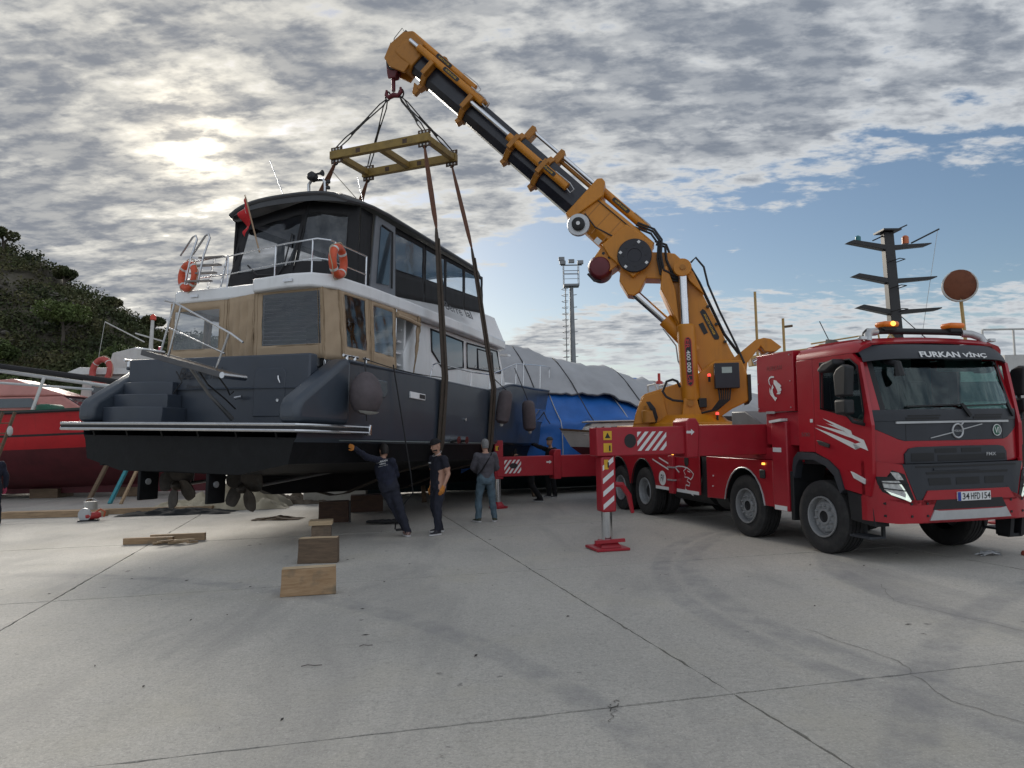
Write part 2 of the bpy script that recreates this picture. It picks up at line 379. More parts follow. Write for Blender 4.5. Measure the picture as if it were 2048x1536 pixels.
# hill
RX = [-125, -100, -80, -62, -56, -54, -50, -47.9, -44, -41.2, -36, -30, -24, -18, -10]
RZ = [42, 39, 34, 26.6, 23.6, 20.3, 19.1, 17.8, 16.6, 15.2, 13.4, 10.5, 7.0, 3.5, 0]
def hillz(x, y):
    r = np.interp(x * 90 / np.maximum(y, 90) if False else x, RX, RZ)
    t = np.clip((y - 50) / 40, 0, 1); t = t * t * (3 - 2 * t)
    bump = .8 * math.sin(x * .31 + y * .2) + .6 * math.sin(x * .13 - y * .37)
    t *= 1 - .8 * min(1, max(0, (y - 91) / 22))
    return r * (.10 * min(1, max(0, (y - 46) / 4)) + .90 * t) + bump * t * min(1, r / 6)
HILLM = mat('hill_soil', (.075, .065, .045), .95, var=.4, vs=.3, bump=.5, bs=2, dirt=(.16, .15, .125, .6), ds=.35)
struct(obj('hillside', MB().grid(lambda u, v: (-125 + u * 115, 46 + v * 80, hillz(-125 + u * 115, 46 + v * 80) - .25), 80, 50), HILLM))

def leaf_mat(name, c1, c2, c3, sc=.25):
    m_ = bpy.data.materials.new(name); m_.use_nodes = True; N = m_.node_tree.nodes; L = m_.node_tree.links; b = N['Principled BSDF']
    geo = N.new('ShaderNodeNewGeometry'); n = N.new('ShaderNodeTexNoise'); n.inputs['Scale'].default_value = sc; n.inputs['Detail'].default_value = 3
    L.new(geo.outputs['Position'], n.inputs['Vector'])
    cr = N.new('ShaderNodeValToRGB'); L.new(n.outputs[0], cr.inputs[0]); e = cr.color_ramp.elements
    e[0].position = .36; e[0].color = (*c1, 1); e[1].position = .64; e[1].color = (*c3, 1); k = e.new(.5); k.color = (*c2, 1)
    rn = N.new('ShaderNodeMix'); rn.data_type = 'RGBA'; rn.blend_type = 'MULTIPLY'; rn.inputs[0].default_value = .6
    vr = N.new('ShaderNodeMapRange'); vr.inputs[3].default_value = .45; vr.inputs[4].default_value = 1.5; L.new(geo.outputs['Random Per Island'], vr.inputs[0])
    L.new(cr.outputs[0], rn.inputs[6]); L.new(vr.outputs[0], rn.inputs[7]); L.new(rn.outputs[2], b.inputs['Base Color'])
    b.inputs['Roughness'].default_value = .7; b.inputs['Specular IOR Level'].default_value = .25
    return m_
LEAF_D = leaf_mat('scrub_leaves', (.032, .042, .018), (.058, .070, .026), (.095, .088, .040))
LEAF_M = leaf_mat('oak_leaves', (.045, .062, .022), (.070, .098, .030), (.105, .13, .042), 1.2)
LEAF_B = leaf_mat('ash_leaves', (.065, .090, .026), (.090, .120, .035), (.120, .145, .048), 1.2)
BARK = mat('bark', (.09, .075, .06), .9, var=.3, vs=8, bump=.6, bs=20)
def leaves(cen, size, nrm=None):
    # small quads at the given centres
    n = len(cen); a = np.random.normal(size=(n, 3)); a /= np.linalg.norm(a, axis=1)[:, None]
    b = np.cross(a, np.random.normal(size=(n, 3))); b /= np.linalg.norm(b, axis=1)[:, None]
    s = (size * np.random.uniform(.6, 1.4, n))[:, None]
    v = np.stack([cen - a * s, cen + b * s * .55, cen + a * s, cen - b * s * .55], 1).reshape(-1, 3)
    f = np.arange(4 * n).reshape(-1, 4)
    return v, f
def crown_points(c, rad, n, lobes=9):
    out = []
    for k in range(lobes):
        d = np.random.normal(size=3); d /= np.linalg.norm(d); d[2] = abs(d[2]) * .9 - .25
        lc = np.array(c) + d * np.array(rad) * .62; lr = np.array(rad) * random.uniform(.34, .52)
        p = np.random.normal(size=(n // lobes, 3)); p /= np.linalg.norm(p, axis=1)[:, None]; p *= (np.random.uniform(.55, 1.05, len(p)) ** .6)[:, None]
        out.append(lc + p * lr)
    return np.concatenate(out)
def raw(name, v, f, m_, parent=None):
    me = bpy.data.meshes.new(name); me.from_pydata(v.tolist() if hasattr(v, 'tolist') else v, [], f.tolist() if hasattr(f, 'tolist') else f); me.materials.append(m_)
    o = bpy.data.objects.new(name, me); COL.objects.link(o); o.parent = parent; return o
pts = []; 
for k in range(5600):
    x = random.uniform(-108, -16); y = random.uniform(48, 100)
    z = hillz(x, y)
    if z < .2 and random.random() < .6: continue
    # sparser on the bare rocky shoulder
    if -58 < x < -48 and 80 < y < 92 and random.random() < .3: continue
    r = random.uniform(.6, 1.6)
    n = int(60 * r)
    p = np.random.normal(size=(n, 3)); p /= np.linalg.norm(p, axis=1)[:, None]; p *= np.random.uniform(.5, 1.1, n)[:, None]
    p[:, 2] = np.abs(p[:, 2]); pts.append(np.array((x, y, z - .2)) + p * np.array((r, r, r * random.uniform(.8, 1.5))))
pts = np.concatenate(pts); v, f = leaves(pts, .17)
stuff(tag(raw('hillside_scrub', v, f, LEAF_D), 'dense dark green scrub covering the steep hillside', 'scrub'))

def tree(label, x, y, h, rad, m_, n=3200, leaf=.16, z0=None, group='trees on the hillside'):
    z = hillz(x, y) - .3 if z0 is None else z0
    t = thing('tree', label, 'tree', (x, y, z), 0, group)
    mb = MB(); mb.tube([(0, 0, 0), (.1, 0, h * .3), (-.05, .1, h * .6), (0, 0, h * .85)], [.22, .17, .11, .04], 7)
    for k in range(5):
        a = k * 1.3; mb.tube([(0, 0, h * (.35 + .08 * k)), (math.cos(a) * rad * .35, math.sin(a) * rad * .35, h * (.5 + .08 * k)), (math.cos(a) * rad * .7, math.sin(a) * rad * .7, h * (.6 + .07 * k))], [.09, .06, .02], 5)
    obj('trunk', mb, BARK, t)
    p = crown_points((0, 0, h * .68), (rad, rad, h * .36), n); v, f = leaves(p, leaf); raw('crown', v, f, m_, t)
    return t
TR = [('bright green bushy tree halfway up the hillside, left of the red boat mast', -44.5, 74, 5.5, 3.0, LEAF_B),
      ('round green tree directly behind the lifebuoy of the red boat', -31.0, 56, 5.0, 2.3, LEAF_B),
      ('green tree at the foot of the hill, beside the raised gangway', -26.5, 56, 5.6, 2.4, LEAF_M),
      ('wide olive green tree on the slope above the pink cabin', -40.5, 58, 6.0, 3.2, LEAF_M),
      ('dark tree on the skyline at the steep shoulder of the hill', -53.5, 89, 3.6, 1.5, LEAF_D),
      ('tall dark tree at the top left of the hill skyline', -61.0, 89, 3.6, 1.7, LEAF_D),
      ('small dark tree on the skyline halfway down the ridge', -47.2, 88, 2.8, 1.3, LEAF_D),
      ('olive tree in the middle of the slope at the left edge', -46.5, 66, 5.0, 2.9, LEAF_M),
      ('low spreading tree in the hollow above the white cabin mast', -35.5, 68, 4.6, 2.8, LEAF_M),
      ('dark tree low on the ridge just left of the beige canopy', -41.8, 87, 3.0, 1.5, LEAF_D)]
for a in TR: tree(*a)
# pale rocks on the shoulder
ROCK = mat('pale_rock', (.11, .10, .085), .95, var=.35, vs=1.5, bump=.8, bs=4)
mb = MB()
for k in range(60):
    x = random.uniform(-57, -44); y = random.uniform(74, 84); z = hillz(x, y); i0 = len(mb.v); r = random.uniform(.15, .42)
    mb.sphere((0, 0, 0), r, 6, 4, (1.3, 1, .7)); mb.xform(Matrix.Translation((x, y, z + .15)) @ Matrix.Rotation(random.random() * 6, 4, 'Z'), i0)
stuff(tag(obj('hillside_rocks', mb, ROCK, smooth=0), 'pale rocks showing through the scrub on the hill shoulder', 'rocks'))
# ------------------------------------------------------------------ the yacht in the slings
def rot_frame(o, yaw, list_, trim, zp=3.0):
    X = Vector((math.cos(yaw) * math.cos(trim), math.sin(yaw) * math.cos(trim), math.sin(trim))); Y = Vector((-math.sin(yaw), math.cos(yaw), 0)); Z = X.cross(Y)
    Y2 = Y * math.cos(list_) + Z * math.sin(list_); Z2 = Z * math.cos(list_) - Y * math.sin(list_)
    o = Vector(o) - Z2 * zp
    return Matrix(((X.x, Y2.x, Z2.x, o.x), (X.y, Y2.y, Z2.y, o.y), (X.z, Y2.z, Z2.z, o.z), (0, 0, 0, 1)))
BM = rot_frame((-5.83, 12.77, 3.0), math.pi / 2 - R(22.44), R(1.77), R(-1.22))
def bw(p): return BM @ Vector(p)
GREY = mat('hull_grey_paint', (.040, .052, .070), .34, var=.10, vs=1.2, coat=.12, dirt=(.06, .07, .08, .35), ds=1.2, streak=True, bump=.03, bs=3, rvar=.06)
GREY2 = mat('deck_grey_paint', (.040, .051, .070), .40, var=.10, vs=2, dirt=(.055, .062, .07, .4), ds=3)
ANTI = mat('black_antifouling', (.0035, .0042, .0055), .55, var=.4, vs=4, bump=.12, bs=18, spec=.25, dirt=(.010, .011, .012, .7), ds=3.5)
WHITE = mat('white_gelcoat', (.76, .77, .78), .3, var=.05, vs=2, dirt=(.55, .55, .54, .45), ds=1.6, streak=True, coat=.2)
STEEL = mat('stainless_steel', (.62, .63, .65), .2, 1.0, var=.08, vs=10)
BEIGE = mat('beige_canvas', (.40, .305, .21), .9, var=.07, vs=2.2, bump=.30, bs=3.2, spec=.2, dirt=(.33, .24, .15, .35), ds=1.4)
SEAM = mat('canvas_seam', (.24, .17, .10), .9)
BLACKC = mat('black_canvas', (.006, .006, .008), .7, var=.3, vs=5, bump=.06, bs=5)
DKROOF = mat('dark_roof_gelcoat', (.040, .043, .048), .35, var=.12, vs=2, dirt=(.06, .06, .062, .5), ds=2)
VINYL = glass('clear_vinyl', (.78, .80, .82), .13, .10, .16, 3.5)
VINYLD = glass('tinted_vinyl', (.34, .36, .40), .08, .09, .16, 3.0)
DGLASS = glass('dark_window_glass', (.16, .19, .23), .22, .03, .12, 1.2)
WOODD = mat('dark_teak', (.10, .065, .04), .7, var=.35, vs=5, stretch=(1, 12, 1))
RUBBER = mat('black_rubber', (.018, .018, .020), .7, var=.3, vs=12)
BLACKM = mat('black_metal', (.015, .015, .017), .5, var=.2, vs=8)
BRASS = mat('tarnished_bronze', (.040, .032, .025), .55, .3, var=.4, vs=9, dirt=(.07, .075, .07, .7), ds=6)

yacht = thing('motor_yacht', 'grey motor yacht with black flybridge hanging in the crane slings', 'yacht')
yacht.matrix_world = BM

def row(x_, L, Bm, p=2.5, x0=6.0): return Bm * (1 - max(0., min(1., (x_ - x0) / (L - x0))) ** p)
XS = [0.15, .3, .5, .9, 1.4, 2.2, 3.5, 5, 6.5, 7.3, 8.0, 8.8, 10, 11.5, 13, 14.4, 15.6, 16.7, 17.6, 18.3, 18.75, 19.0]
def zsheer(x_): return float(np.interp(x_, [0, .15, .4, 1.4, 6.5, 7.3, 8.0, 8.8, 11, 19], [2.35, 2.42, 2.6, 3.26, 3.17, 3.17, 3.27, 3.45, 3.5, 3.86]))
def zkeel(x_): return float(np.interp(x_, [0, 1.5, 3, 14, 17, 19], [1.33, 1.22, 1.12, 1.05, 1.4, 1.95]))
ROWS = [(0, None, 19.0), (.55, 1.30, 17.2), (.93, 1.50, 17.6), (.965, 1.85, 18.0), (.985, 1.92, 18.1), (.995, 2.5, 18.55), (1.0, None, 19.0)]
def hull_pt(k, r_, sgn):
    q, z, L = ROWS[r_]; x = XS[k]; s_ = (x - .15) / (19.0 - .15); xr = .15 + s_ * (L - .15)
    bmax = 2.62 + .08 * math.sin(min(1, x / 9) * math.pi * .8)
    if r_ == 0: return (.15 + s_ * (17.0 - .15), 0.0, zkeel(x))
    zz = zsheer(x) if z is None else min(z, zsheer(x) - .02 * (6 - r_)) if r_ >= 4 else z
    if r_ in (1, 2, 3): zz = z + max(0, (s_ - .75)) * (1.0 if r_ < 3 else .25)
    pk_ = 1.0 if sgn < 0 else float(np.interp(xr, [0, 1.6, 7], [.845, .86, 1.0]))     # quarter tucked in on the port side
    return (xr, sgn * pk_ * row(xr, L, bmax * q, 2.6 - .5 * (r_ < 4)), zz)
mb = MB()
for k in range(len(XS) - 1):
    for r_ in range(6):
        for sg in (-1, 1):
            mb.cm = 1 if r_ < 3 else 0
            mb.add([hull_pt(k, r_, sg), hull_pt(k + 1, r_, sg), hull_pt(k + 1, r_ + 1, sg), hull_pt(k, r_ + 1, sg)], [(0, 1, 2, 3)])
mb.cm = 1
for r_ in range(4): mb.add([hull_pt(0, r_, -1), hull_pt(0, r_ + 1, -1), hull_pt(0, r_ + 1, 1), hull_pt(0, r_, 1)], [(0, 1, 2, 3)])
hull = obj('hull', mb, [GREY, ANTI], yacht, smooth=30)
bm_ = bmesh.new(); bm_.from_mesh(hull.data); bmesh.ops.remove_doubles(bm_, verts=bm_.verts, dist=.002); bmesh.ops.recalc_face_normals(bm_, faces=bm_.faces); bm_.to_mesh(hull.data); bm_.free()
# hull is a shell: deck closes it
def deck_poly(x0, x1, inset, n=24):
    out = []
    for i in range(n + 1):
        x = x0 + (x1 - x0) * i / n; out.append((x, row(x, 19.0, 2.66, 2.6) - inset))
    return out
dp = deck_poly(.76, 18.7, .06); poly = [(x, -y) for x, y in dp] + [(x, y) for x, y in reversed(dp)]
mb = MB(); n = len(poly)
mb.add([(x, y, zsheer(x) - (.07 if x < 7 else .25)) for x, y in poly], [tuple(range(n))])
mb2 = MB()
for i in range(len(dp) - 1):
    (xa, ya), (xb, yb) = dp[i], dp[i + 1]
    mb2.add([(xa, -ya, zsheer(xa) - (.07 if xa < 7 else .25)), (xb, -yb, zsheer(xb) - (.07 if xb < 7 else .25)), (xb, yb, zsheer(xb) - (.07 if xb < 7 else .25)), (xa, ya, zsheer(xa) - (.07 if xa < 7 else .25))], [(0, 1, 2, 3)])
obj('deck', mb2, GREY2, yacht)
# cap rail along the sheer (white toe at the bow)
for sg, nm in ((-1, 'cap_rail'), (1, 'cap_rail')):
    obj(nm, MB().tube([(x, sg * (row(x, 19.0, 2.66, 2.6) + .0), zsheer(x) + .01) for x in np.linspace(1.4, 18.95, 40)], .035, 6), GREY2, yacht)
obj('waterline_stripe', MB().tube([(.2 + (18.0 - .2) * t, -row(.2 + 17.8 * t, 18.05, 2.56 + .08 * math.sin(min(1, (.2 + 17.8 * t) / 9) * 2.5), 2.1) - .01, 1.89) for t in np.linspace(.06, .985, 40)], .012, 5), mat('pale_stripe', (.16, .19, .19), .4), yacht)
# keel, propeller shafts, rudders, propellers
obj('keel', MB().loft([[(x, -w, zt), (x, w, zt), (x, w * .8, zb), (x, -w * .8, zb)] for x, w, zt, zb in ((1.9, .05, 1.3, 1.05), (2.6, .16, 1.3, .80), (6, .22, 1.3, .72), (12, .22, 1.3, .72), (15, .14, 1.4, .85), (16.6, .04, 1.7, 1.3))]), ANTI, yacht, bevel=.02)
for sy in (.72, -.82):
    rd = obj('rudder', MB().loft([[(.12, sy - .03, z), (.42, sy - .045, z), (.55, sy, z), (.42, sy + .045, z), (.12, sy + .03, z)] for z in (.80, 1.30)]), ANTI, yacht, bevel=.012)
    obj('zinc_anode', MB().cyl((.28, sy - .06, 1.12), (.28, sy + .06, 1.12), .055, 12), mat('zinc', (.34, .35, .36), .6, .6), rd)
    obj('rudder_post', MB().cyl((.42, sy, 1.3), (.42, sy, 1.48), .05, 10), ANTI, rd)
    pr = obj('propeller', MB().lathe([(.03, -.14), (.085, -.08), (.095, .06), (.07, .14)], (1.0, sy + .02, 1.02), (1, 0, .06), 14), BRASS, yacht)
    for k in range(4):
        a = R(90 * k + (20 if sy > 0 else 55)); mbb = MB()
        def bl(u, v, a=a):
            rr = .08 + v * .38; w = .22 * math.sin(math.pi * min(1, .22 + v * .72)) * (u - .5) * 2; tw = .55 - .3 * v
            lx = w * math.sin(tw); lt = w * math.cos(tw)
            return (1.0 + lx, sy + .02 + rr * math.cos(a) - lt * math.sin(a), 1.02 + rr * math.sin(a) + lt * math.cos(a))
        mbb.grid(bl, 6, 7); obj('blade', mbb, BRASS, pr, solid=.018)
    obj('shaft', MB().tube([(1.0, sy + .02, 1.02), (3.6, sy * .95, 1.24)], .032, 8), mat('shaft_steel', (.25, .25, .25), .4, .8), yacht)
    obj('shaft_bracket', MB().obox((1.35, sy + .02, 1.05), (1.45, sy + .1, 1.42), .03, .12), ANTI, yacht)
obj('tunnel_strake', MB().obox((.2, 1.75, 1.40), (2.6, 1.8, 1.36), .08, .05), ANTI, yacht)
# swim platform with its double steel fender rail
aft = [(.08 - .16 * math.cos(y / 2.65 * 1.45), y) for y in np.linspace(2.64, -2.64, 19)]
plat = aft + [(.30, -2.74), (1.0, -2.76), (1.95, -2.72), (1.95, -2.5), (.7, -2.4), (.7, 2.4), (.5, 2.66)]
pf = obj('swim_platform', MB().prism(plat, 'z', 2.02, 2.15), GREY2, yacht, bevel=.02)
edge = [(p[0], p[1]) for p in aft] + [(.30, -2.74), (1.0, -2.76), (1.93, -2.735)]
for z in (2.125, 2.03): obj('fender_rail', MB().tube([(x - .02, y - (.02 if x > .2 else 0), z) for x, y in edge], .029, 8), STEEL, pf)
obj('rail_strip', MB().tube([(x - .012, y - (.012 if x > .2 else 0), 2.078) for x, y in edge], .030, 6), RUBBER, pf)
obj('rail_end_cap', MB().box(1.90, 1.97, -2.80, -2.66, 1.98, 2.18), STEEL, pf, bevel=.02)
for y in np.linspace(1.9, -2.2, 6): obj('bracket', MB().prism([(.1, 2.02), (.5, 2.02), (.18, 1.82)], 'y', y - .02, y + .02), ANTI, pf)
# bulwarks, transom, steps, door
for sg in (1, -1):
    pr_ = [(.02, 2.15), (.02, 2.42), (.10, 2.56), (1.22, 3.27), (1.46, 3.34), (1.46, 2.15)]
    obj('bulwark', MB().prism(pr_, 'y', *((-2.28, -2.69) if sg < 0 else (1.86, 2.24))), GREY, yacht, bevel=.11, seg=5)
tr = obj('transom', MB().prism([(.80 + .02 * math.cos(y), y) for y in np.linspace(-2.3, 1.9, 9)] + [(1.0, 1.9), (1.0, -2.3)], 'z', 2.14, 3.36), GREY2, yacht, bevel=.03)
for sg in (1,):
    for k in range(3):
        x0 = .16 + .21 * k; y0, y1 = 1.87, .42 + .12 * k
        ar = [(x0 + .10 * ((2 * t - 1) ** 2), sg * (y0 + (y1 - y0) * t)) for t in np.linspace(0, 1, 9)]
        obj('step', MB().prism(ar + [(.81, sg * y1), (.81, sg * y0)], 'z', 2.15, 2.43 + .24 * k), GREY2, yacht, bevel=.015)
dr = obj('door', MB().prism([(-1.12, 2.28), (-1.80, 2.28), (-1.80, 3.05), (-1.74, 3.12), (-1.18, 3.12), (-1.12, 3.05)], 'x', .785, .81), GREY2, yacht, bevel=.012)
obj('handle', MB().tube([(.765, -1.66, 2.98), (.745, -1.68, 2.93), (.765, -1.70, 2.86)], .012, 6), STEEL, dr)
obj('lock', MB().cyl((.765, -1.66, 2.56), (.79, -1.66, 2.56), .028, 12), STEEL, dr)
LETD = mat('dark_lettering', (.012, .012, .016), .4)
lettering('Berre lal', LETD, tr, (.775, .10, 3.06), (0, -1, 0), (0, 0, 1), .21, 1.05, .01, .35)
lettering('\u0130stanbul', LETD, tr, (.775, .22, 2.83), (0, -1, 0), (0, 0, 1), .085, .42, .012, .3)
obj('cleat', MB().tube([(.72, -.78, 2.60), (.70, -.95, 2.62)], .03, 8), STEEL, tr)
obj('shower_hose', MB().tube([(.72, .62, 3.1), (.70, .45, 2.9), (.7, .62, 2.72), (.7, .72, 2.5)], .012, 6), RUBBER, tr)

# upper deck slab
DPOLY = [(1.95, 2.05), (1.75, 1.85), (1.70, .6), (1.62, -.35), (1.28, -.55), (1.12, -1.5), (1.16, -1.95), (1.45, -2.24), (2.6, -2.29), (4, -2.25), (7.5, -2.05), (10.3, -1.80), (10.7, -1.5), (10.9, -.7),
         (10.9, .7), (10.7, 1.5), (10.3, 1.80), (7.5, 2.05), (4, 2.25), (2.6, 2.29)]
ud = obj('upper_deck', MB().prism(DPOLY, 'z', 4.60, 4.86), WHITE, yacht, bevel=.045, seg=3)
for y, x in ((1.3, 1.69), (-1.5, 1.09)): obj('deck_light', MB().box(x, x + .06, y - .10, y + .10, 4.70, 4.75), STEEL, ud)
# house
def ring(z, xa, xb, ya, yb, xf): return [(xa, -ya, z), (xb, -yb, z), (xf, -yb * .55, z), (xf + .08, 0, z), (xf, yb * .55, z), (xb, yb, z), (xa, ya, z)]
house = obj('house', MB().loft([ring(3.08, 4.35, 10.9, 2.02, 1.66, 11.35), ring(3.8, 4.30, 10.6, 2.02, 1.66, 11.05), ring(4.6, 4.9, 10.2, 1.95, 1.64, 10.6)]), WHITE, yacht, bevel=.03)
def wall_y(x): return -float(np.interp(x, [4.3, 10.7], [2.02, 1.66]))
def side_pane(name, pts, m_, parent, off=.012, th=.02, frame=True):
    # pts (x,z) on the slanted house side
    def P(p, o): return (p[0], wall_y(p[0]) + (0.0 if p[1] < 3.8 else (p[1] - 3.8) * .055) - o, p[1])
    n = len(pts); mb = MB(); mb.add([P(p, off) for p in pts] + [P(p, off - th) for p in pts], [tuple(range(n)), tuple(range(2 * n - 1, n - 1, -1))] + [(i, (i + 1) % n, n + (i + 1) % n, n + i) for i in range(n)])
    o = obj(name, mb, m_, parent, smooth=0)
    if frame: obj('frame', MB().tube([P(p, off + .004) for p in pts], .022, 6, closed=True), BLACKM, o)
    return o
w1 = side_pane('window', [(5.62, 4.50), (7.52, 4.46), (7.50, 3.80), (6.30, 3.62), (5.66, 4.0)], mat('house_glass', (.035, .05, .065), .06, var=.1, coat=1.), house)
w2 = side_pane('window', [(7.78, 4.46), (10.0, 4.52), (10.25, 3.92), (7.76, 3.82)], MATS['house_glass'], house)
obj('mullion', MB().tube([(8.5, wall_y(8.5) - .02, 3.86), (8.5, wall_y(8.5) + .02, 4.40), (9.6, wall_y(9.6) + .02, 4.42), (9.62, wall_y(9.6) - .02, 3.92)], .02, 6), BLACKM, w2)
for y in (-.75, 0, .75): obj('windscreen', MB().add([(11.36 - abs(y) * .25, y - .33, 3.35), (11.36 - abs(y) * .25, y + .33, 3.35), (10.75 - abs(y) * .25, y + .33, 4.45), (10.75 - abs(y) * .25, y - .33, 4.45)], [(0, 1, 2, 3)]), MATS['house_glass'], house, solid=.03)
obj('wiper_bracket', MB().obox((10.7, -1.55, 4.50), (11.05, -1.5, 4.52), .30, .06), WHITE, house)
# aft bulkhead of the saloon seen inside the cockpit
bk = obj('saloon_bulkhead', MB().box(4.34, 4.42, -1.98, 1.98, 3.12, 4.60), WHITE, yacht)
obj('saloon_door', MB().box(4.30, 4.335, -.75, .55, 3.15, 4.5), MATS['house_glass'], bk)
# stairway panel with treads behind the side opening
for k in range(5): obj('stair_tread', MB().box(3.75 + .13 * k, 4.30, -1.95, -1.30, 3.25 + .25 * k, 3.29 + .25 * k), WHITE, yacht)
obj('stair_side', MB().prism([(3.6, 3.2), (4.33, 3.2), (4.33, 4.58), (4.15, 4.58)], 'y', -1.28, -1.24), WHITE, yacht)
cs_ = obj('cockpit_seat', MB().box(2.2, 3.6, .4, 1.8, 3.18, 3.65), mat('seat_vinyl', (.42, .40, .36), .6), yacht, bevel=.05)

# canvas panels
def hermite(a, b, t): return a + (b - a) * t
def panel(nm, c00, c10, c11, c01, win, cm_, vm, parent, nu=18, nv=12, wob=.012, seedv=0., fold=0.):
    # c00 lower start, c10 lower end, c11 upper end, c01 upper start ; win list of (u0,u1,v0,v1)
    c00, c10, c11, c01 = map(Vector, (c00, c10, c11, c01)); nrm = (c10 - c00).cross(c01 - c00).normalized()
    us = sorted(set([i / nu for i in range(nu + 1)] + [w_[k] for w_ in win for k in (0, 1)])); vs_ = sorted(set([i / nv for i in range(nv + 1)] + [w_[k] for w_ in win for k in (2, 3)]))
    def P(u, v):
        p = (c00 * (1 - u) + c10 * u) * (1 - v) + (c01 * (1 - u) + c11 * u) * v
        k = wob * (math.sin(u * 17 + v * 6 + seedv) * .5 + math.sin(u * 7 - v * 19 + seedv * 2) * .5) + fold * math.sin(u * 26 + seedv) * (1 - v) ** .4
        return p + nrm * k * min(1, 6 * min(v, 1 - v) + .2)
    can, pan = MB(), MB(); vid = {}
    for j in range(len(vs_) - 1):
        for i in range(len(us) - 1):
            uc, vc = (us[i] + us[i + 1]) / 2, (vs_[j] + vs_[j + 1]) / 2
            w_in = any(a < uc < b and c < vc < d for a, b, c, d in win)
            (pan if w_in else can).add([P(us[i], vs_[j]), P(us[i + 1], vs_[j]), P(us[i + 1], vs_[j + 1]), P(us[i], vs_[j + 1])], [(0, 1, 2, 3)])
    def fin(mb_, n_, m_, par):
        o = obj(n_, mb_, m_, par, smooth=0); b_ = bmesh.new(); b_.from_mesh(o.data); bmesh.ops.remove_doubles(b_, verts=b_.verts, dist=.0005); bmesh.ops.recalc_face_normals(b_, faces=b_.faces)
        for f in b_.faces: f.smooth = True
        b_.to_mesh(o.data); b_.free(); return o
    c = fin(can, nm, cm_, parent); md = c.modifiers.new('s', 'SOLIDIFY'); md.thickness = .012; md.offset = 0
    if win: fin(pan, 'clear_pane', vm, c)
    if cm_ is BEIGE:
        for u_ in (.012, .06, .94, .988): obj('seam', MB().tube([P(u_, v_) + nrm * sgn_ * .007 for v_ in np.linspace(0, 1, 12) for sgn_ in (1,)], .005, 4), SEAM, c); obj('seam', MB().tube([P(u_, v_) - nrm * .007 for v_ in np.linspace(0, 1, 12)], .005, 4), SEAM, c)
    for a, b, c_, d in win:
        obj('window_hem', MB().tube([P(a, c_), P(b, c_), P(b, d), P(a, d)], .010, 5, closed=True), cm_, c)
    return c
zb, zt = 3.34, 4.62
panel('canvas_panel', (1.72, 1.95, zb), (1.74, .42, zb), (1.72, .42, zt), (1.80, 2.0, zt), [(.08, .86, .24, .86)], BEIGE, VINYL, yacht, seedv=.3)
panel('hanging_curtain', (1.76, .42, 3.05), (1.45, -.52, zb - .1), (1.45, -.52, zt), (1.72, .42, zt), [], BEIGE, VINYL, yacht, 26, 12, .03, 1.1, .045)
panel('canvas_panel', (1.42, -.50, zb), (1.36, -2.16, zb), (1.32, -2.08, zt), (1.40, -.50, zt), [(.13, .97, .20, .955)], BEIGE, VINYLD, yacht, seedv=2.1)
panel('canvas_panel', (1.36, -2.16, zb - .02), (1.72, -2.30, zb - .02), (1.62, -2.22, zt), (1.32, -2.08, zt), [], BEIGE, VINYL, yacht, 8, 12, .02, 3.3)
panel('canvas_panel', (1.72, -2.30, zb - .03), (2.62, -2.32, zb - .04), (2.60, -2.24, zt), (1.62, -2.22, zt), [(.16, .84, .22, .95)], BEIGE, VINYLD, yacht, seedv=4.)
panel('canvas_panel', (2.62, -2.32, zb - .04), (3.60, -2.28, zb - .08), (3.56, -2.22, zt), (2.60, -2.24, zt), [(.12, .90, .24, .92)], BEIGE, VINYL, yacht, seedv=5.)
panel('canvas_flap', (4.42, -2.20, 3.35), (4.62, -2.18, 3.9), (4.72, -2.16, zt), (4.55, -2.2, zt), [], BEIGE, VINYL, yacht, 6, 10, .02, 6.)
panel('canvas_header', (3.56, -2.22, 4.50), (4.70, -2.18, 4.50), (4.70, -2.17, zt), (3.56, -2.20, zt), [], BEIGE, VINYL, yacht, 10, 3, .02, 6.)
panel('canvas_panel', (1.72, 1.95, zb), (3.0, 2.24, zb), (3.0, 2.18, zt), (1.80, 2.0, zt), [(.1, .9, .2, .9)], BEIGE, VINYL, yacht, seedv=7.)
panel('canvas_panel', (3.0, 2.24, zb), (4.4, 2.2, zb), (4.4, 2.15, zt), (3.0, 2.18, zt), [(.08, .92, .2, .9)], BEIGE, VINYL, yacht, seedv=8.)
for k in range(13): obj('blind_slat', MB().obox((1.56, -.62, 3.62 + .073 * k), (1.54, -2.02, 3.60 + .073 * k), .012, .058), mat('dark_blind', (.07, .072, .08), .5), yacht)
obj('rolled_canvas', MB().tube([(3.6, -2.26, 4.47), (4.1, -2.24, 4.46), (4.62, -2.2, 4.42)], .045, 8), BEIGE, yacht)
for x, y in ((1.75, 1.95), (1.42, -.5), (1.40, -2.1), (2.62, -2.22), (3.58, -2.2)): obj('canopy_post', MB().cyl((x + .06, y, 3.2), (x + .06, y, 4.6), .02, 8), STEEL, yacht)

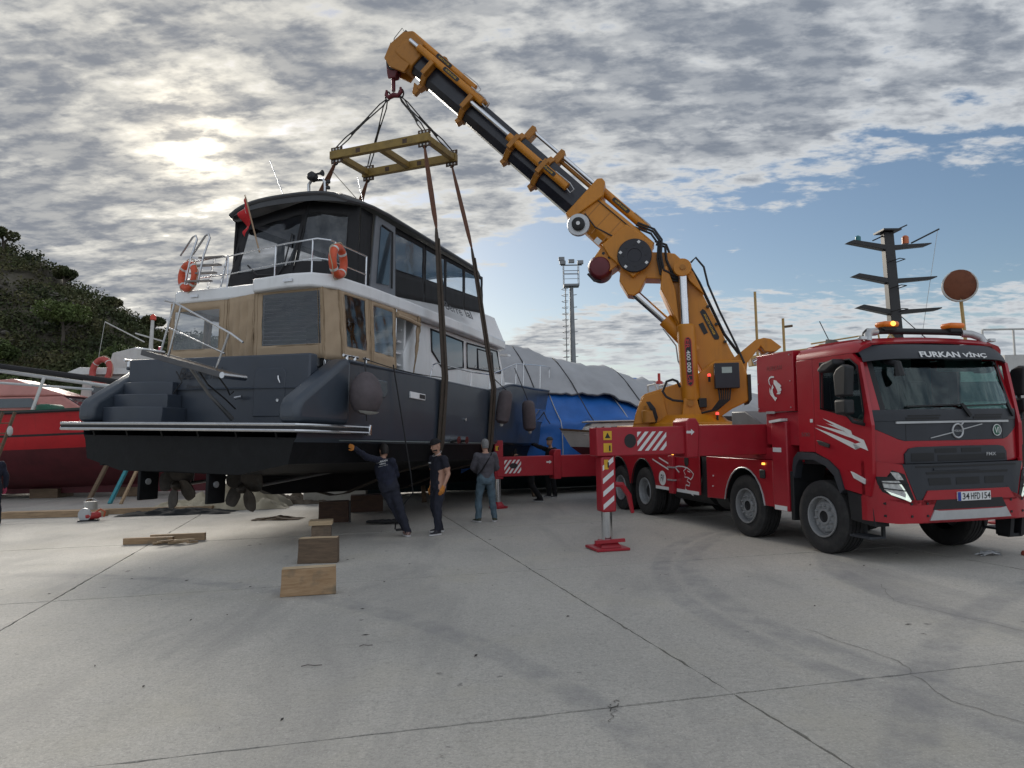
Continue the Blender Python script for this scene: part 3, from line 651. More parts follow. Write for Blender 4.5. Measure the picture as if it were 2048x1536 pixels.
# flybridge: white coaming, black enclosure, cambered roof
def fly_y(x): return float(np.interp(x, [3, 9.8], [1.63, 1.30]))
def deck_y(x): return float(np.interp(x, [2.6, 4, 7.5, 10.3], [2.22, 2.18, 1.98, 1.72]))
def ctop(x): return float(np.interp(x, [3.4, 4.3, 4.55, 9.9], [4.86, 4.88, 5.10, 5.62]))
cx_ = [3.5, 4.2, 4.4, 4.7, 6, 7.5, 9, 9.9, 10.4]
obj('flybridge_coaming', MB().loft([[(x, -deck_y(x), 4.855), (x, -fly_y(x) - .10, ctop(x) - .06), (x, -fly_y(x) + .02, ctop(x)), (x, fly_y(x) - .02, ctop(x)), (x, fly_y(x) + .10, ctop(x) - .06), (x, deck_y(x), 4.855)] for x in cx_]), WHITE, yacht, smooth=40)
lettering('Berre', LETD, yacht, (6.55, -2.02, 5.14), (1, .055, 0), (0, .45, 1), .24, 1.0, .008)
lettering('lal', LETD, yacht, (7.5, -1.965, 5.16), (1, .055, 0), (0, .45, 1), .24, .45, .02)
zt2 = 6.66
def fp(nm, xa, xb, za, zbb, win, m_=BLACKC, v=VINYL, xo=0., wob=.008, sg=-1):
    return panel(nm, (xa, sg * fly_y(xa), za), (xb, sg * fly_y(xb), zbb), (xb + xo, sg * (fly_y(xb) - .03), zt2), (xa + xo, sg * (fly_y(xa) - .03), zt2), win, m_, v, yacht, 10, 10, wob, xa)
fp('fly_panel', 3.05, 3.50, 4.9, 4.9, [], xo=.12)
# grey door in the side
gd = obj('fly_door', MB().prism([(3.50, 4.92), (4.50, 5.06), (4.42, 6.60), (3.66, 6.64)], 'y', -1.645, -1.60), mat('grey_door_paint', (.15, .16, .18), .45, var=.1), yacht, bevel=.01)
obj('door_glass', MB().prism([(3.72, 5.20), (4.20, 5.25), (4.20, 6.40), (3.82, 6.44)], 'y', -1.668, -1.647), MATS['house_glass'], gd)
obj('door_gasket', MB().tube([(3.84, -1.675, 6.47), (4.26, -1.675, 6.43), (4.30, -1.675, 5.2)], .022, 6), BLACKM, gd)
for xa, xb, w_ in ((4.52, 6.08, (.06, .93, .0, .0)), (6.08, 7.25, (.06, .94, 0, 0)), (7.25, 8.42, (.06, .94, 0, 0)), (8.42, 9.80, (.07, .9, 0, 0))):
    for sg in (-1, 1): fp('fly_panel', xa, xb, ctop(xa) - .02, ctop(xb) - .02, [(w_[0], w_[1], .40, .91)], sg=sg)
fp('fly_panel', 3.05, 4.52, 4.9, 5.08, [(.15, .9, .35, .9)], sg=1)
# aft face with two large clear windows
panel('fly_panel', (2.62, 1.40, 4.86), (2.62, -.25, 4.86), (3.20, -.25, 6.98), (3.20, 1.42, 6.70), [(.10, .955, .30, .86)], BLACKC, VINYLD, yacht, 18, 12, .02, 1.)
panel('fly_panel', (2.62, -.25, 4.86), (3.05, -1.64, 4.90), (3.10, -1.60, 6.68), (3.20, -.25, 6.98), [(.045, .80, .34, .86)], BLACKC, VINYLD, yacht, 18, 12, .02, 2.)
panel('fly_panel', (2.62, 1.40, 4.86), (3.05, 1.64, 4.90), (3.14, 1.60, 6.68), (3.20, 1.42, 6.70), [], BLACKC, VINYL, yacht, 6, 8, .02, 2.)
panel('fly_panel', (9.80, -1.30, 5.6), (10.2, 0, 5.6), (9.5, 0, 6.9), (9.5, -1.27, 6.66), [(.05, .95, .1, .9)], BLACKC, VINYL, yacht)
panel('fly_panel', (9.80, 1.30, 5.6), (10.2, 0, 5.6), (9.5, 0, 6.9), (9.5, 1.27, 6.66), [(.05, .95, .1, .9)], BLACKC, VINYL, yacht)
obj('zip_cable', MB().tube([(2.72, .9, 5.55), (2.70, .62, 5.32), (2.72, .1, 5.28), (2.76, -.02, 5.5), (2.95, -.04, 6.2)], .018, 6), BLACKM, yacht)
obj('helm_console', MB().box(8.3, 8.9, -1.0, 1.0, 5.0, 5.9), WHITE, yacht, bevel=.05)
obj('fly_floor', MB().prism([(2.65, -1.6), (10, -1.25), (10, 1.25), (2.65, 1.6)], 'z', 4.861, 4.90), GREY2, yacht)
obj('fly_seat', MB().box(5.2, 6.6, .3, 1.35, 4.9, 5.45), MATS['seat_vinyl'], yacht, bevel=.05)
def roof_fn(off):
    def fn(u, v):
        x = 2.80 + u * 7.05; w = float(np.interp(x, [2.8, 3.2, 4, 9, 9.85], [1.50, 1.72, 1.74, 1.42, 1.15])); t = (v - .5) * 2
        ed = float(np.interp(x, [2.8, 3.1, 4.2, 8.5, 9.85], [.16, .30, .36, .26, .12]))
        return (x, t * w, 6.68 + ed * (1 - abs(t) ** 2.6) + off * (.25 + .75 * (1 - abs(t) ** 6)) - (.05 if u > .97 else 0))
    return fn
mb = MB(); mb.grid(roof_fn(.14), 24, 20); mb.grid(roof_fn(-.02), 24, 20)
nu, nv = 24, 20; o2 = (nu + 1) * (nv + 1)
bd = [i for i in range(nu)] ; 
def vi(i, j): return j * (nu + 1) + i
loop = [vi(i, 0) for i in range(nu + 1)] + [vi(nu, j) for j in range(1, nv + 1)] + [vi(i, nv) for i in range(nu - 1, -1, -1)] + [vi(0, j) for j in range(nv - 1, 0, -1)]
for a, b in zip(loop, loop[1:] + loop[:1]): mb.f.append((a, b, b + o2, a + o2)); mb.m.append(0)
roof = obj('roof', mb, DKROOF, yacht, smooth=50)
obj('roof_edge_trim', MB().tube([mb.v[i] for i in loop], .045, 6, closed=True), DKROOF, roof)
# roof gear
rm = obj('radar_arch', MB().tube([(3.45, -.05, 7.08), (3.42, -.05, 7.42), (3.42, -.12, 7.5), (3.42, -.42, 7.48), (3.42, -.48, 7.40), (3.45, -.48, 7.06)], .035, 8), STEEL, roof)
obj('searchlight', MB().lathe([(.05, 0), (.1, .03), (.1, .16), (.06, .2)], (3.36, -.26, 7.5), (-1, 0, .1), 14), BLACKM, rm)
obj('horn', MB().lathe([(.02, 0), (.03, .15), (.07, .22)], (3.40, -.2, 7.62), (0, -1, 0), 10), BLACKM, rm)
for k in range(3): obj('mast_light', MB().lathe([(.02, 0), (.045, .01), (.045, .06), (.02, .08)], (3.42, -.56, 7.12 + .13 * k), (0, 0, 1), 10), BLACKM, rm)
obj('whip_antenna', MB().tube([(3.5, .55, 7.0), (3.2, .85, 8.0)], .010, 5), STEEL, roof)
obj('whip_antenna', MB().tube([(4.4, -.85, 7.05), (4.5, -.55, 7.9)], .008, 5), STEEL, roof)

# rails on the upper deck
def rail(pts, posts, zlo, parent, r=.0145, mids=()):
    o = obj('guard_rail', MB().tube(pts, r, 8), STEEL, parent)
    for m_ in mids: obj('mid_rail', MB().tube([(x, y, z - m_) for x, y, z in pts], r * .8, 8), STEEL, o)
    for x, y, z in posts: obj('post', MB().cyl((x, y, zlo(x) if callable(zlo) else zlo), (x, y, z), r, 8), STEEL, o)
    return o
rail([(2.0, 1.95, 5.42), (1.78, 1.7, 5.44), (1.74, .5, 5.47), (1.55, -.3, 5.48), (1.42, -1.2, 5.50), (1.38, -1.9, 5.52), (1.5, -2.1, 5.50), (2.6, -2.14, 5.46)],
     [(1.76, 1.6, 5.44), (1.74, .5, 5.47), (1.46, -.90, 5.49), (1.38, -1.80, 5.52), (1.62, -2.12, 5.49), (2.6, -2.14, 5.46)], 4.85, ud, mids=(.36,))
# bow rail
bp = [(x, -row(x, 19.0, 2.6, 2.6) + .04, zsheer(x) + h) for x, h in ((4.5, .05), (4.6, .34), (4.8, .40), (6.5, .40), (7.6, .40), (8.4, .45), (9.5, .62), (11, .72), (13, .80), (15, .86), (17, .88), (18.3, .90), (18.85, .9))]
rail(bp, [bp[i] for i in (3, 4, 5, 6)] + [(x, -row(x, 19.0, 2.6, 2.6) + .04, zsheer(x) + .75) for x in (10.2, 12.2, 14, 15.6, 17)], lambda x: zsheer(x), yacht)
bp2 = [(x, row(x, 19.0, 2.6, 2.6) - .04, zsheer(x) + h) for x, h in ((4.8, .40), (6.5, .40), (8.4, .45), (9.5, .62), (11, .72), (13, .80), (15, .86), (17, .88), (18.3, .90), (18.85, .9))]
rail(bp2, [bp2[i] for i in (1, 2, 4, 5, 6, 7)], lambda x: zsheer(x), yacht)
obj('bow_coaming', MB().loft([[(x, -w, zsheer(x) - .2), (x, -w * .75, zsheer(x) + .25), (x, w * .75, zsheer(x) + .25), (x, w, zsheer(x) - .2)] for x, w in ((11.2, 1.7), (13, 1.5), (15, 1.0), (16.2, .5))]), WHITE, yacht, bevel=.05)
# hull fittings
hw = lambda x: -(row(x, 19.0, 2.62 + .08 * math.sin(min(1, x / 9) * 2.5), 2.6)) - .004
pl = obj('exhaust_window', MB().prism([(2.0, 2.72), (2.55, 2.70), (2.62, 2.80), (2.60, 3.02), (2.12, 3.04), (2.0, 2.92)], 'y', hw(2.2) - .03, hw(2.2) + .02), MATS['house_glass'], hull, bevel=.02)
obj('hawse_plate', MB().prism([(3.45, 2.76), (4.05, 2.74), (4.05, 2.87), (3.45, 2.89)], 'y', hw(3.8) - .02, hw(3.8) + .02), WHITE, hull, bevel=.01)
obj('hawse_hole', MB().prism([(3.80, 2.775), (4.02, 2.765), (4.02, 2.85), (3.80, 2.86)], 'y', hw(3.8) - .026, hw(3.8)), BLACKM, hull)
def hull_y(x, z):
    bm = 2.62 + .08 * math.sin(min(1, x / 9) * math.pi * .8); y5 = row(x, 18.55, bm * .995, 2.6); y6 = row(x, 19.0, bm, 2.6); t = (z - 2.5) / (zsheer(x) - 2.5); return -(y5 + (y6 - y5) * t)
for xa, xb in ((10.6, 13.4), (13.6, 15.2)):
    hwn = obj('hull_window', MB().grid(lambda u, v: (xa + (xb - xa) * u, hull_y(xa + (xb - xa) * u, 2.56 + .36 * v + .05 * u) - .012, 2.56 + .36 * v + .05 * u), 8, 3), MATS['house_glass'], hull)
    obj('window_trim', MB().tube([(xa + (xb - xa) * u, hull_y(xa + (xb - xa) * u, 2.56 + .36 * v + .05 * u) - .012, 2.56 + .36 * v + .05 * u) for u, v in [(i / 8, 0) for i in range(9)] + [(1, 1)] + [(1 - i / 8, 1) for i in range(1, 9)]], .014, 5, closed=True), STEEL, hwn)
for x in (5.35, 5.75): obj('exhaust_pipe', MB().cyl((x, -2.45, 1.97), (x - .02, -2.86, 1.95), .085, 14), STEEL, hull)
obj('through_hull', MB().cyl((5.95, -2.6, 2.42), (5.95, -2.72, 2.42), .04, 12), STEEL, hull)
for x, y in ((1.62, -2.45), (1.85, -2.46), (2.2, -2.46), (1.2, 2.4)):
    obj('mooring_cleat', MB().tube([(x - .1, y, 3.40), (x + .1, y, 3.40)], .025, 8).cyl((x, y, 3.28), (x, y, 3.4), .03, 8), STEEL, yacht)
obj('bow_roller', MB().obox((18.6, 0, 3.9), (19.2, 0, 3.95), .2, .1), STEEL, yacht)

# gangway (passerelle), swung up across the stern
GX = -.40
gw = thing('gangway', 'raised stainless gangway with handrails across the yacht stern', 'gangway'); gw.matrix_world = BM
a0, a1 = Vector((GX, -1.74, 2.88)), Vector((GX, -.02, 3.29)); dv = (a1 - a0); 
for k in range(14):
    p = a0 + dv * ((k + .5) / 14); q = dv.normalized() * (dv.length / 14 * .45)
    obj('slat', MB().obox(p - q, p + q, .42, .025), WOODD, gw)
for off in (-.21, .21): obj('side_beam', MB().obox(a0 + Vector((off, 0, -.02)), a1 + Vector((off, 0, -.02)), .035, .09), mat('dull_aluminium', (.10, .10, .105), .5, .5), gw, bevel=.008)
obj('end_plate', MB().obox(a1 + Vector((0, -.06, .03)), a1 + Vector((0, .16, .05)), .44, .04), WHITE, gw, bevel=.02)
obj('hinge', MB().cyl(a0 + Vector((-.24, -.02, -.02)), a0 + Vector((.26, -.02, -.02)), .05, 12), STEEL, gw)
for off in (-.06,):
    hr = obj('handrail', MB().tube([(GX + off, -.30, 4.14), (GX + off, -.52, 4.09), (GX + off, -1.73, 3.53), (GX + off, -1.98, 3.38)], .018, 8), STEEL, gw)
    obj('mid_rail', MB().tube([(GX + off, -.42, 3.68), (GX + off, -1.62, 3.22)], .014, 6), STEEL, hr)
    for y0, z0, y1, z1 in ((-.52, 4.09, -.28, 3.31), (-.66, 4.02, -.44, 3.20), (-1.70, 3.55, -1.46, 2.97)): obj('post', MB().cyl((GX + off, y0, z0), (GX + off, y1, z1), .018, 8), STEEL, hr)
obj('ram', MB().tube([(GX + .1, -.7, 3.1), (.1, -.82, 2.6), (.5, -.95, 2.22)], [.03, .03, .045], 8), mat('ram_steel', (.2, .2, .2), .35, .8), gw)
obj('hose', MB().tube([(GX, -1.0, 3.02), (GX + .1, -1.15, 2.75), (.2, -1.05, 2.55), (.5, -1.0, 2.4)], .014, 6), RUBBER, gw)
obj('hose', MB().tube([(GX, -1.4, 2.92), (GX + .2, -1.45, 2.7), (.25, -1.1, 2.62), (.55, -.9, 2.7)], .012, 6), RUBBER, gw)

# folded boarding ladder on the upper rail
ld = thing('boarding_ladder', 'folded stainless boarding ladder with hooped ends on the upper rail', 'ladder'); ld.matrix_world = BM
for y in (1.35, 1.02):
    obj('stringer', MB().tube([(1.62, y + .12, 4.95), (1.62, y + .0, 5.5), (1.62, y - .14, 5.85), (1.62, y - .10, 5.93), (1.62, y - .02, 5.9), (1.62, y + .28, 5.55)], .02, 8), STEEL, ld)
    obj('stringer', MB().tube([(1.9, y - .35, 5.55), (1.9, y - .2, 4.9)], .02, 8), STEEL, ld)
for k in range(4): obj('rung', MB().obox((1.60 + .06 * k, 1.42 - .05 * k, 5.0 + .17 * k), (1.60 + .06 * k, .78 - .05 * k, 4.98 + .17 * k), .10, .03), mat('grey_tread', (.22, .2, .19), .6), ld)
# life rings
ORG = mat('orange_plastic', (.58, .085, .03), .5, var=.12, vs=6, dirt=(.35, .06, .03, .4), ds=8)
TAPE = mat('white_tape', (.6, .6, .58), .5)
def life_ring(label, M, rad=.245, cm_=None, tw=.072):
    t = thing('life_ring', label, 'lifebuoy'); t.matrix_world = M
    obj('ring', MB().tube([(0, rad * math.cos(a), rad * math.sin(a)) for a in np.linspace(0, 2 * math.pi, 32, endpoint=False)], tw, 12, closed=True), cm_ or ORG, t)
    for k in range(4):
        a = R(45 + 90 * k); c = Vector((0, rad * math.cos(a), rad * math.sin(a))); tg = Vector((0, -math.sin(a), math.cos(a))) * .022
        obj('band', MB().cyl(c - tg, c + tg, tw + .004, 12), TAPE, t)
    obj('rope', MB().tube([(0.02 * math.sin(3 * a), (rad + tw + .02 + .025 * math.sin(4 * a)) * math.cos(a), (rad + tw + .02 + .025 * math.sin(4 * a)) * math.sin(a)) for a in np.linspace(0, 2 * math.pi, 40, endpoint=False)], .009, 5, closed=True), mat('pale_rope', (.45, .38, .26), .9), t)
    return t
life_ring('orange lifebuoy on the starboard corner of the upper deck rail', BM @ Matrix.Translation((1.50, -2.28, 5.10)) @ Matrix.Rotation(R(102), 4, 'Z'))
life_ring('orange lifebuoy seen edge-on behind the folded ladder on the upper rail', BM @ Matrix.Translation((1.72, 1.50, 5.14)) @ Matrix.Rotation(R(-14), 4, 'Z'))
# flag
fl = thing('flag', 'red ensign drooping from its staff at the flybridge', 'flag'); fl.matrix_world = BM
obj('staff', MB().tube([(1.62, -.38, 5.45), (1.58, 0.0, 6.60)], .016, 6), mat('varnished_wood', (.30, .2, .12), .4), fl)
def flg(u, v): return (1.59 + .10 * math.sin(v * 9 + u * 3) * u, 0.0 - .17 * v + .10 * u * (1 - .4 * v) + .03 * math.sin(u * 8), 6.56 - .42 * v - .26 * u - .12 * u * v)
RED = mat('flag_red', (.45, .015, .02), .8, var=.15, vs=8)
fo = obj('cloth', MB().grid(flg, 10, 12), RED, fl)
cres = [(.30 + .11 * math.cos(a), .42 + .16 * math.sin(a)) for a in np.linspace(.6, 5.7, 14)] + [(.33 + .085 * math.cos(a), .42 + .125 * math.sin(a)) for a in np.linspace(5.5, .8, 12)]
mb = MB(); mb.add([tuple(Vector(flg(u, v)) + Vector((-.006, 0, 0))) for u, v in cres], [tuple(range(len(cres)))]); obj('crescent', mb, TAPE, fo)
# fenders
FEND = mat('fender_cover', (.085, .070, .076), .75, var=.2, vs=5, bump=.08, bs=14)
def fender_ball(label, p):
    t = thing('fender', label, 'fender', p)
    pr_ = [(.03, .40), (.09, .38), (.16, .32), (.245, .20), (.285, .03), (.275, -.12), (.22, -.25), (.13, -.32), (.05, -.34)]
    mb = MB(); n = 40
    mb.loft([[(r_ * (1 + .035 * math.cos(a * 20) * max(0, (h - .05)) * 2.2) * math.cos(a), r_ * (1 + .035 * math.cos(a * 20) * max(0, (h - .05)) * 2.2) * math.sin(a), h) for a in np.linspace(0, 2 * math.pi, n, endpoint=False)] for r_, h in pr_])
    obj('cover', mb, FEND, t)
    obj('bare_bottom', MB().lathe([(.20, -.268), (.15, -.305), (.05, -.325)], (.06, -.02, -.015), (.12, 0, 1), 20), mat('grey_pvc', (.42, .42, .40), .5), t)
    obj('rope', MB().tube([(0, 0, .38), (-.02, .02, .55), (-.03, .12, .66)], .014, 6), RUBBER, t)
    obj('tail', MB().tube([(0, 0, -.33), (.01, 0, -.45)], .012, 6), RUBBER, t); return t
fender_ball('big round grey fender hanging at the stern quarter of the yacht', bw((1.44, -3.0, 2.68)))
def fender_long(label, p, tilt, top, h=.42):
    t = thing('fender', label, 'fender', p, 0, 'long fenders at the bow'); t.rotation_euler = tilt
    obj('cover', MB().lathe([(.03, h), (.10, h * .97), (.165, h * .80), (.18, h * .4), (.18, -h * .5), (.165, -h * .82), (.10, -h * .97), (.03, -h)], n=20), FEND, t)
    obj('end_fitting', MB().lathe([(.05, -h), (.045, -h - .05), (.02, -h - .07)], n=12), MATS['grey_pvc'], t)
    M = Matrix.Translation(p) @ t.rotation_euler.to_matrix().to_4x4()
    obj('rope', MB().tube([(0, 0, h), tuple(M.inverted() @ Vector(top))], .012, 5), RUBBER, t); return t
fender_long('long dark fender hanging left of the forward lifting strap', bw((7.65, -2.93, 2.80)), (.0, .16, 0), bw((7.35, -2.7, 3.55)))
fender_long('long dark fender hanging right of the forward lifting strap, nearest the bow', bw((9.55, -2.86, 2.66)), (.02, -.05, .3), bw((9.35, -2.5, 3.95)))
# ------------------------------------------------------------------ crane truck
TM = rot_frame((5.67, 11.42, 0), R(-75.18), 0, R(-.86), 0)
RPAINT = mat('truck_red_paint', (.35, .008, .018), .30, var=.06, vs=2, coat=.22, dirt=(.22, .012, .02, .3), ds=3, rvar=.05)
RPAINT2 = mat('crane_red_paint', (.34, .012, .024), .42, var=.10, vs=4, dirt=(.20, .03, .03, .45), ds=4, rvar=.08)
DGREY = mat('dark_grey_plastic', (.024, .028, .036), .55, var=.10, vs=4, bump=.03, bs=60)
BPLAS = mat('black_plastic', (.010, .011, .013), .6, var=.15, vs=6)
TYRE = mat('tyre_rubber', (.020, .020, .021), .8, var=.25, vs=14, dirt=(.06, .056, .05, .5), ds=5)
RIM = mat('rim_grey_paint', (.30, .31, .32), .4, .3, var=.15, vs=8, dirt=(.10, .095, .09, .6), ds=7)
YEL = mat('crane_yellow_paint', (.50, .19, .008), .42, var=.07, vs=2, dirt=(.30, .12, .015, .5), ds=2.0, streak=True, rvar=.08)
YEL2 = mat('crane_collar_yellow', (.36, .145, .014), .5, var=.15, vs=5, dirt=(.14, .07, .02, .5), ds=5)
BBOOM = mat('black_boom_paint', (.012, .013, .020), .32, var=.2, vs=3, dirt=(.035, .035, .045, .4), ds=3)
CHROME = mat('chrome', (.66, .67, .69), .14, 1.0, var=.06, vs=5)
SILV = mat('silver_paint', (.45, .46, .47), .35, .5, var=.08)
WDEC = mat('white_decal', (.66, .67, .67), .45, var=.05)
YDEC = mat('yellow_decal', (.62, .36, .02), .5)
KDEC = mat('black_decal', (.01, .01, .012), .5)
LAMPG = mat('lamp_clear', (.55, .57, .58), .1, .4, var=.3, vs=30)
AMBER = mat('amber_lens', (.60, .13, .015), .25, emit=(1, .35, .03, .06))
AMBERL = mat('amber_lit', (.9, .4, .05), .25, emit=(1, .5, .08, 1.6))
REDL = mat('red_lit', (.8, .03, .03), .3, emit=(1, .06, .05, 1.6))
DRL = mat('headlight_strip', (.8, .85, .8), .3, emit=(.85, 1, .85, .35))
WSG = glass('windscreen_glass', (.55, .72, .70), .03, .02)
SDG = glass('side_glass', (.72, .84, .82), .05, .02)

truck = thing('crane_truck', 'red four-axle crane truck with a yellow and black telescopic crane', 'crane truck'); truck.matrix_world = TM
KM = rot_frame((4.19, 17.0, 0), math.atan2(1.2, -7.09), 0, 0, 0)
KT = TM.inverted() @ KM                                  # crane slewing frame in truck space
def ok(name, mb, m_, parent=None, **k):
    mb.xform(KT); return obj(name, mb, m_, parent or truck, **k)

# ---- wheels
def tyre_prof(w, r, ri):
    h = w / 2
    p = [(ri, -h * .80), (ri + .04, -h * .95), (r * .80, -h), (r - .045, -h * .97), (r - .008, -h * .86)]
    for g_ in (-.52, -.18, .18, .52): p += [(r, (g_ - .05) * h), (r - .016, (g_ - .035) * h), (r - .016, (g_ + .035) * h), (r, (g_ + .05) * h)]
    return p + [(r - .008, h * .86), (r - .045, h * .97), (r * .80, h), (ri + .04, h * .95), (ri, h * .80)]
def wheel(x, side, steer=0., dual=False, sh=None):
    zc = .525 + x * .015
    M = Matrix.Translation((x, 0, zc)) @ Matrix.Rotation(0, 4, 'Z'); S_ = side   # side -1 = right hand side
    def place(o, y): o.matrix_local = Matrix.Translation((x, S_ * y, zc)) @ Matrix.Rotation(R(steer), 4, 'Z') @ Matrix.Rotation(0 if S_ < 0 else math.pi, 4, 'Z'); return o
    w = .30 if dual else .36
    t = place(obj('wheel', MB().lathe(tyre_prof(w, .53, .285), ax=(0, -1, 0), n=40, caps=False), TYRE, truck, smooth=30), 1.06 if not dual else 1.08)
    if dual: place(obj('wheel', MB().lathe(tyre_prof(w, .53, .285), ax=(0, -1, 0), n=32, caps=False), TYRE, truck, smooth=30), .73)
    h = w / 2
    if not dual: pr_ = [(.30, h - .015), (.295, h + .005), (.275, h + .0), (.265, h - .05), (.262, h - .10), (.235, h - .115), (.225, h - .07), (.205, h - .055), (.125, h - .055), (.115, h - .035), (.085, h - .035)]
    else: pr_ = [(.30, h - .015), (.295, h + .005), (.275, h - .0), (.268, h - .03), (.262, h - .035), (.258, h - .09), (.250, h - .095), (.246, h - .16), (.20, h - .20), (.12, h - .21)]
    rm_ = obj('rim', MB().lathe(pr_, ax=(0, -1, 0), n=40, caps=False), RIM, t, smooth=30)
    if not dual:
        obj('hub', MB().lathe([(.115, h - .05), (.10, h - .075), (.085, h - .04), (.07, h - .06), (.001, h - .065)], ax=(0, -1, 0), n=20, caps=False), BPLAS, t)
        nm = None
        for k in range(10):
            a = R(36 * k + 10)
            if nm is None: nm = o = obj('wheel_nut', MB().lathe([(.022, 0), (.022, .03), (.014, .045), (.001, .046)], ax=(0, -1, 0), n=8, caps=False), RIM, t)
            else: o = nm.copy(); COL.objects.link(o)
            o.location = (.165 * math.cos(a), -(h - .058), .165 * math.sin(a))
    else: obj('hub', MB().lathe([(.16, h - .21), (.15, h - .12), (.10, h - .09), (.001, h - .085)], ax=(0, -1, 0), n=20, caps=False), BPLAS, t)
    return t
wheel(0, -1, 3); wheel(0, 1, 3); wheel(-1.995, -1, 2); wheel(-1.995, 1, 2)
for x in (-6.1, -7.47): wheel(x, -1, 0, True); wheel(x, 1, 0, True)
# ---- chassis
obj('chassis_frame', MB().box(-9.3, .9, -.44, .44, .72, 1.05), BPLAS, truck)
for x in (0, -1.995, -6.1, -7.47): obj('axle', MB().cyl((x, -.95, .52 + x * .015), (x, .95, .52 + x * .015), .10, 10), BPLAS, truck)
obj('deck_frame', MB().box(-9.45, -1.05, -1.20, 1.20, 1.30, 1.50), RPAINT2, truck, bevel=.01)
obj('crane_bed', MB().box(-8.4, -2.6, -.9, .9, 1.50, 1.90), YEL, truck, bevel=.02)
obj('fuel_tank', MB().tube([(-3.2, -.8, .62), (-2.75, -.8, .62)], .33, 20), BPLAS, truck)
obj('spare_tank', MB().tube([(-5.2, -.75, .62), (-3.6, -.75, .62)], .30, 20), BPLAS, truck)
# side skirts with wheel arches
def arch(cx, r, n=12): return [(cx + r * math.cos(a), .42 + r * 1.16 * math.sin(a)) for a in np.linspace(math.pi * .94, math.pi * .06, n)]
for sg in (-1, 1):
    y0, y1 = (sg * 1.235, sg * 1.26)
    pA = [(-3.25, .53), (-3.25, 1.30), (-1.14, 1.30), (-1.14, .56)] + list(reversed([(x, z) for x, z in arch(-1.995, .63) if z > .53]))
    fr_ = obj('side_skirt', MB().prism(pA, 'y', y0, y1), RPAINT, truck, bevel=.008)
    obj('arch_lip', MB().tube([(x, sg * 1.265, z) for x, z in arch(-1.995, .63)], .014, 6), SILV if sg < 0 else BPLAS, fr_)
    ar = list(reversed(arch(-6.1, .64))); ar2 = list(reversed(arch(-7.47, .64)))
    pB = [(-8.25, 1.30), (-3.52, 1.30), (-3.52, .55), (-5.46, .54)] + ar[0:] + ar2[0:] + [(-8.2, .55)]
    rs = obj('side_skirt', MB().prism(pB, 'y', y0, y1), RPAINT, truck, bevel=.008)
    for c_ in (-6.1, -7.47): obj('arch_lip', MB().tube([(x, sg * 1.265, z) for x, z in arch(c_, .64)], .014, 6), BPLAS, rs)
    obj('arch_liner', MB().loft([[(x, yy, z) for x, z in arch(-1.995, .66)] for yy in (sg * 1.23, sg * .75)], False), BPLAS, truck)
    for c_ in (-6.1, -7.47): obj('arch_liner', MB().loft([[(x, yy, z) for x, z in arch(c_, .665)] for yy in (sg * 1.23, sg * .5)], False), BPLAS, truck)
    obj('locker_recess', MB().box(-3.53, -3.24, sg * 1.15, sg * 1.20, .55, 1.28), BPLAS, truck)
    if sg < 0:
        obj('reflective_strip', MB().box(-5.44, -4.72, -1.268, -1.262, .545, .61), WDEC, rs); obj('reflective_strip', MB().box(-4.46, -3.56, -1.268, -1.262, .545, .61), WDEC, rs)
        decal('fuel_hole', [(-4.03 + .09 * math.cos(a), 1.185 + .115 * math.sin(a)) for a in np.linspace(0, 2 * math.pi, 20, endpoint=False)], KDEC, rs, 'y', -1.267)
        obj('access_ladder', MB().box(-4.70, -4.50, -1.33, -1.262, .50, 1.27), RPAINT2, rs, bevel=.01)
        for z in (.76, 1.02): obj('ladder_step', MB().box(-4.72, -4.48, -1.35, -1.26, z, z + .03), SILV, rs)
        badge_c = decal('round_badge', [(-5.11 + .165 * math.cos(a), .78 + .155 * math.sin(a)) for a in np.linspace(0, 2 * math.pi, 28, endpoint=False)], WDEC, rs, 'y', -1.268)
        lettering('FV', KDEC, rs, (-5.11, -1.2695, .78), (1, 0, 0), (0, 0, 1), .15, .17, .02, .2)
        # line drawing of a leaping cat
        for ln, w in (([(-5.574, 1.164), (-4.673, .939)], .03), ([(-5.255, 1.206), (-4.697, 1.07)], .03), ([(-4.523, 1.041), (-4.35, 1.066), (-4.168, 1.065), (-3.99, 1.044), (-3.848, .995), (-3.751, .938), (-3.798, .873), (-3.873, .82)], .022),
                      ([(-4.05, 1.034), (-4.158, .98), (-4.087, .912), (-4.121, .861), (-3.973, .86), (-3.859, .82)], .018), ([(-3.958, .856), (-4.021, .789), (-3.906, .755), (-3.939, .696), (-4.071, .708), (-4.111, .628), (-3.777, .521)], .022), ([(-4.524, 1.034), (-4.343, .941)], .03), ([(-3.994, .988), (-3.878, .966)], .02)):
            mb = MB(); n = len(ln); L_, R_ = [], []
            for i, p in enumerate(ln):
                a, b = ln[max(0, i - 1)], ln[min(n - 1, i + 1)]; dx, dz = b[0] - a[0], b[1] - a[1]; q = math.hypot(dx, dz); nx, nz = -dz / q * w / 2, dx / q * w / 2
                L_.append((p[0] + nx, -1.2655, p[1] + nz)); R_.append((p[0] - nx, -1.2655, p[1] - nz))
            mb.add(L_ + R_, [(i, i + 1, n + i + 1, n + i) for i in range(n - 1)]); obj('cat_emblem_line', mb, WDEC, rs, smooth=0)
        for x, z in ((-1.40, 1.22), (-4.62, 1.285)): obj('side_marker', MB().box(x, x + .06, -1.285, -1.262, z, z + .035), AMBERL, fr_ if x > -3 else rs)
        obj('work_light', MB().box(-1.47, -1.33, -1.29, -1.262, 1.00, 1.14), BPLAS, fr_, bevel=.01)
        for x, z in ((-3.0, .95), (-3.02, .76)): obj('panel_bolt', MB().cyl((x, -1.26, z), (x, -1.275, z), .014, 8), WDEC, fr_)
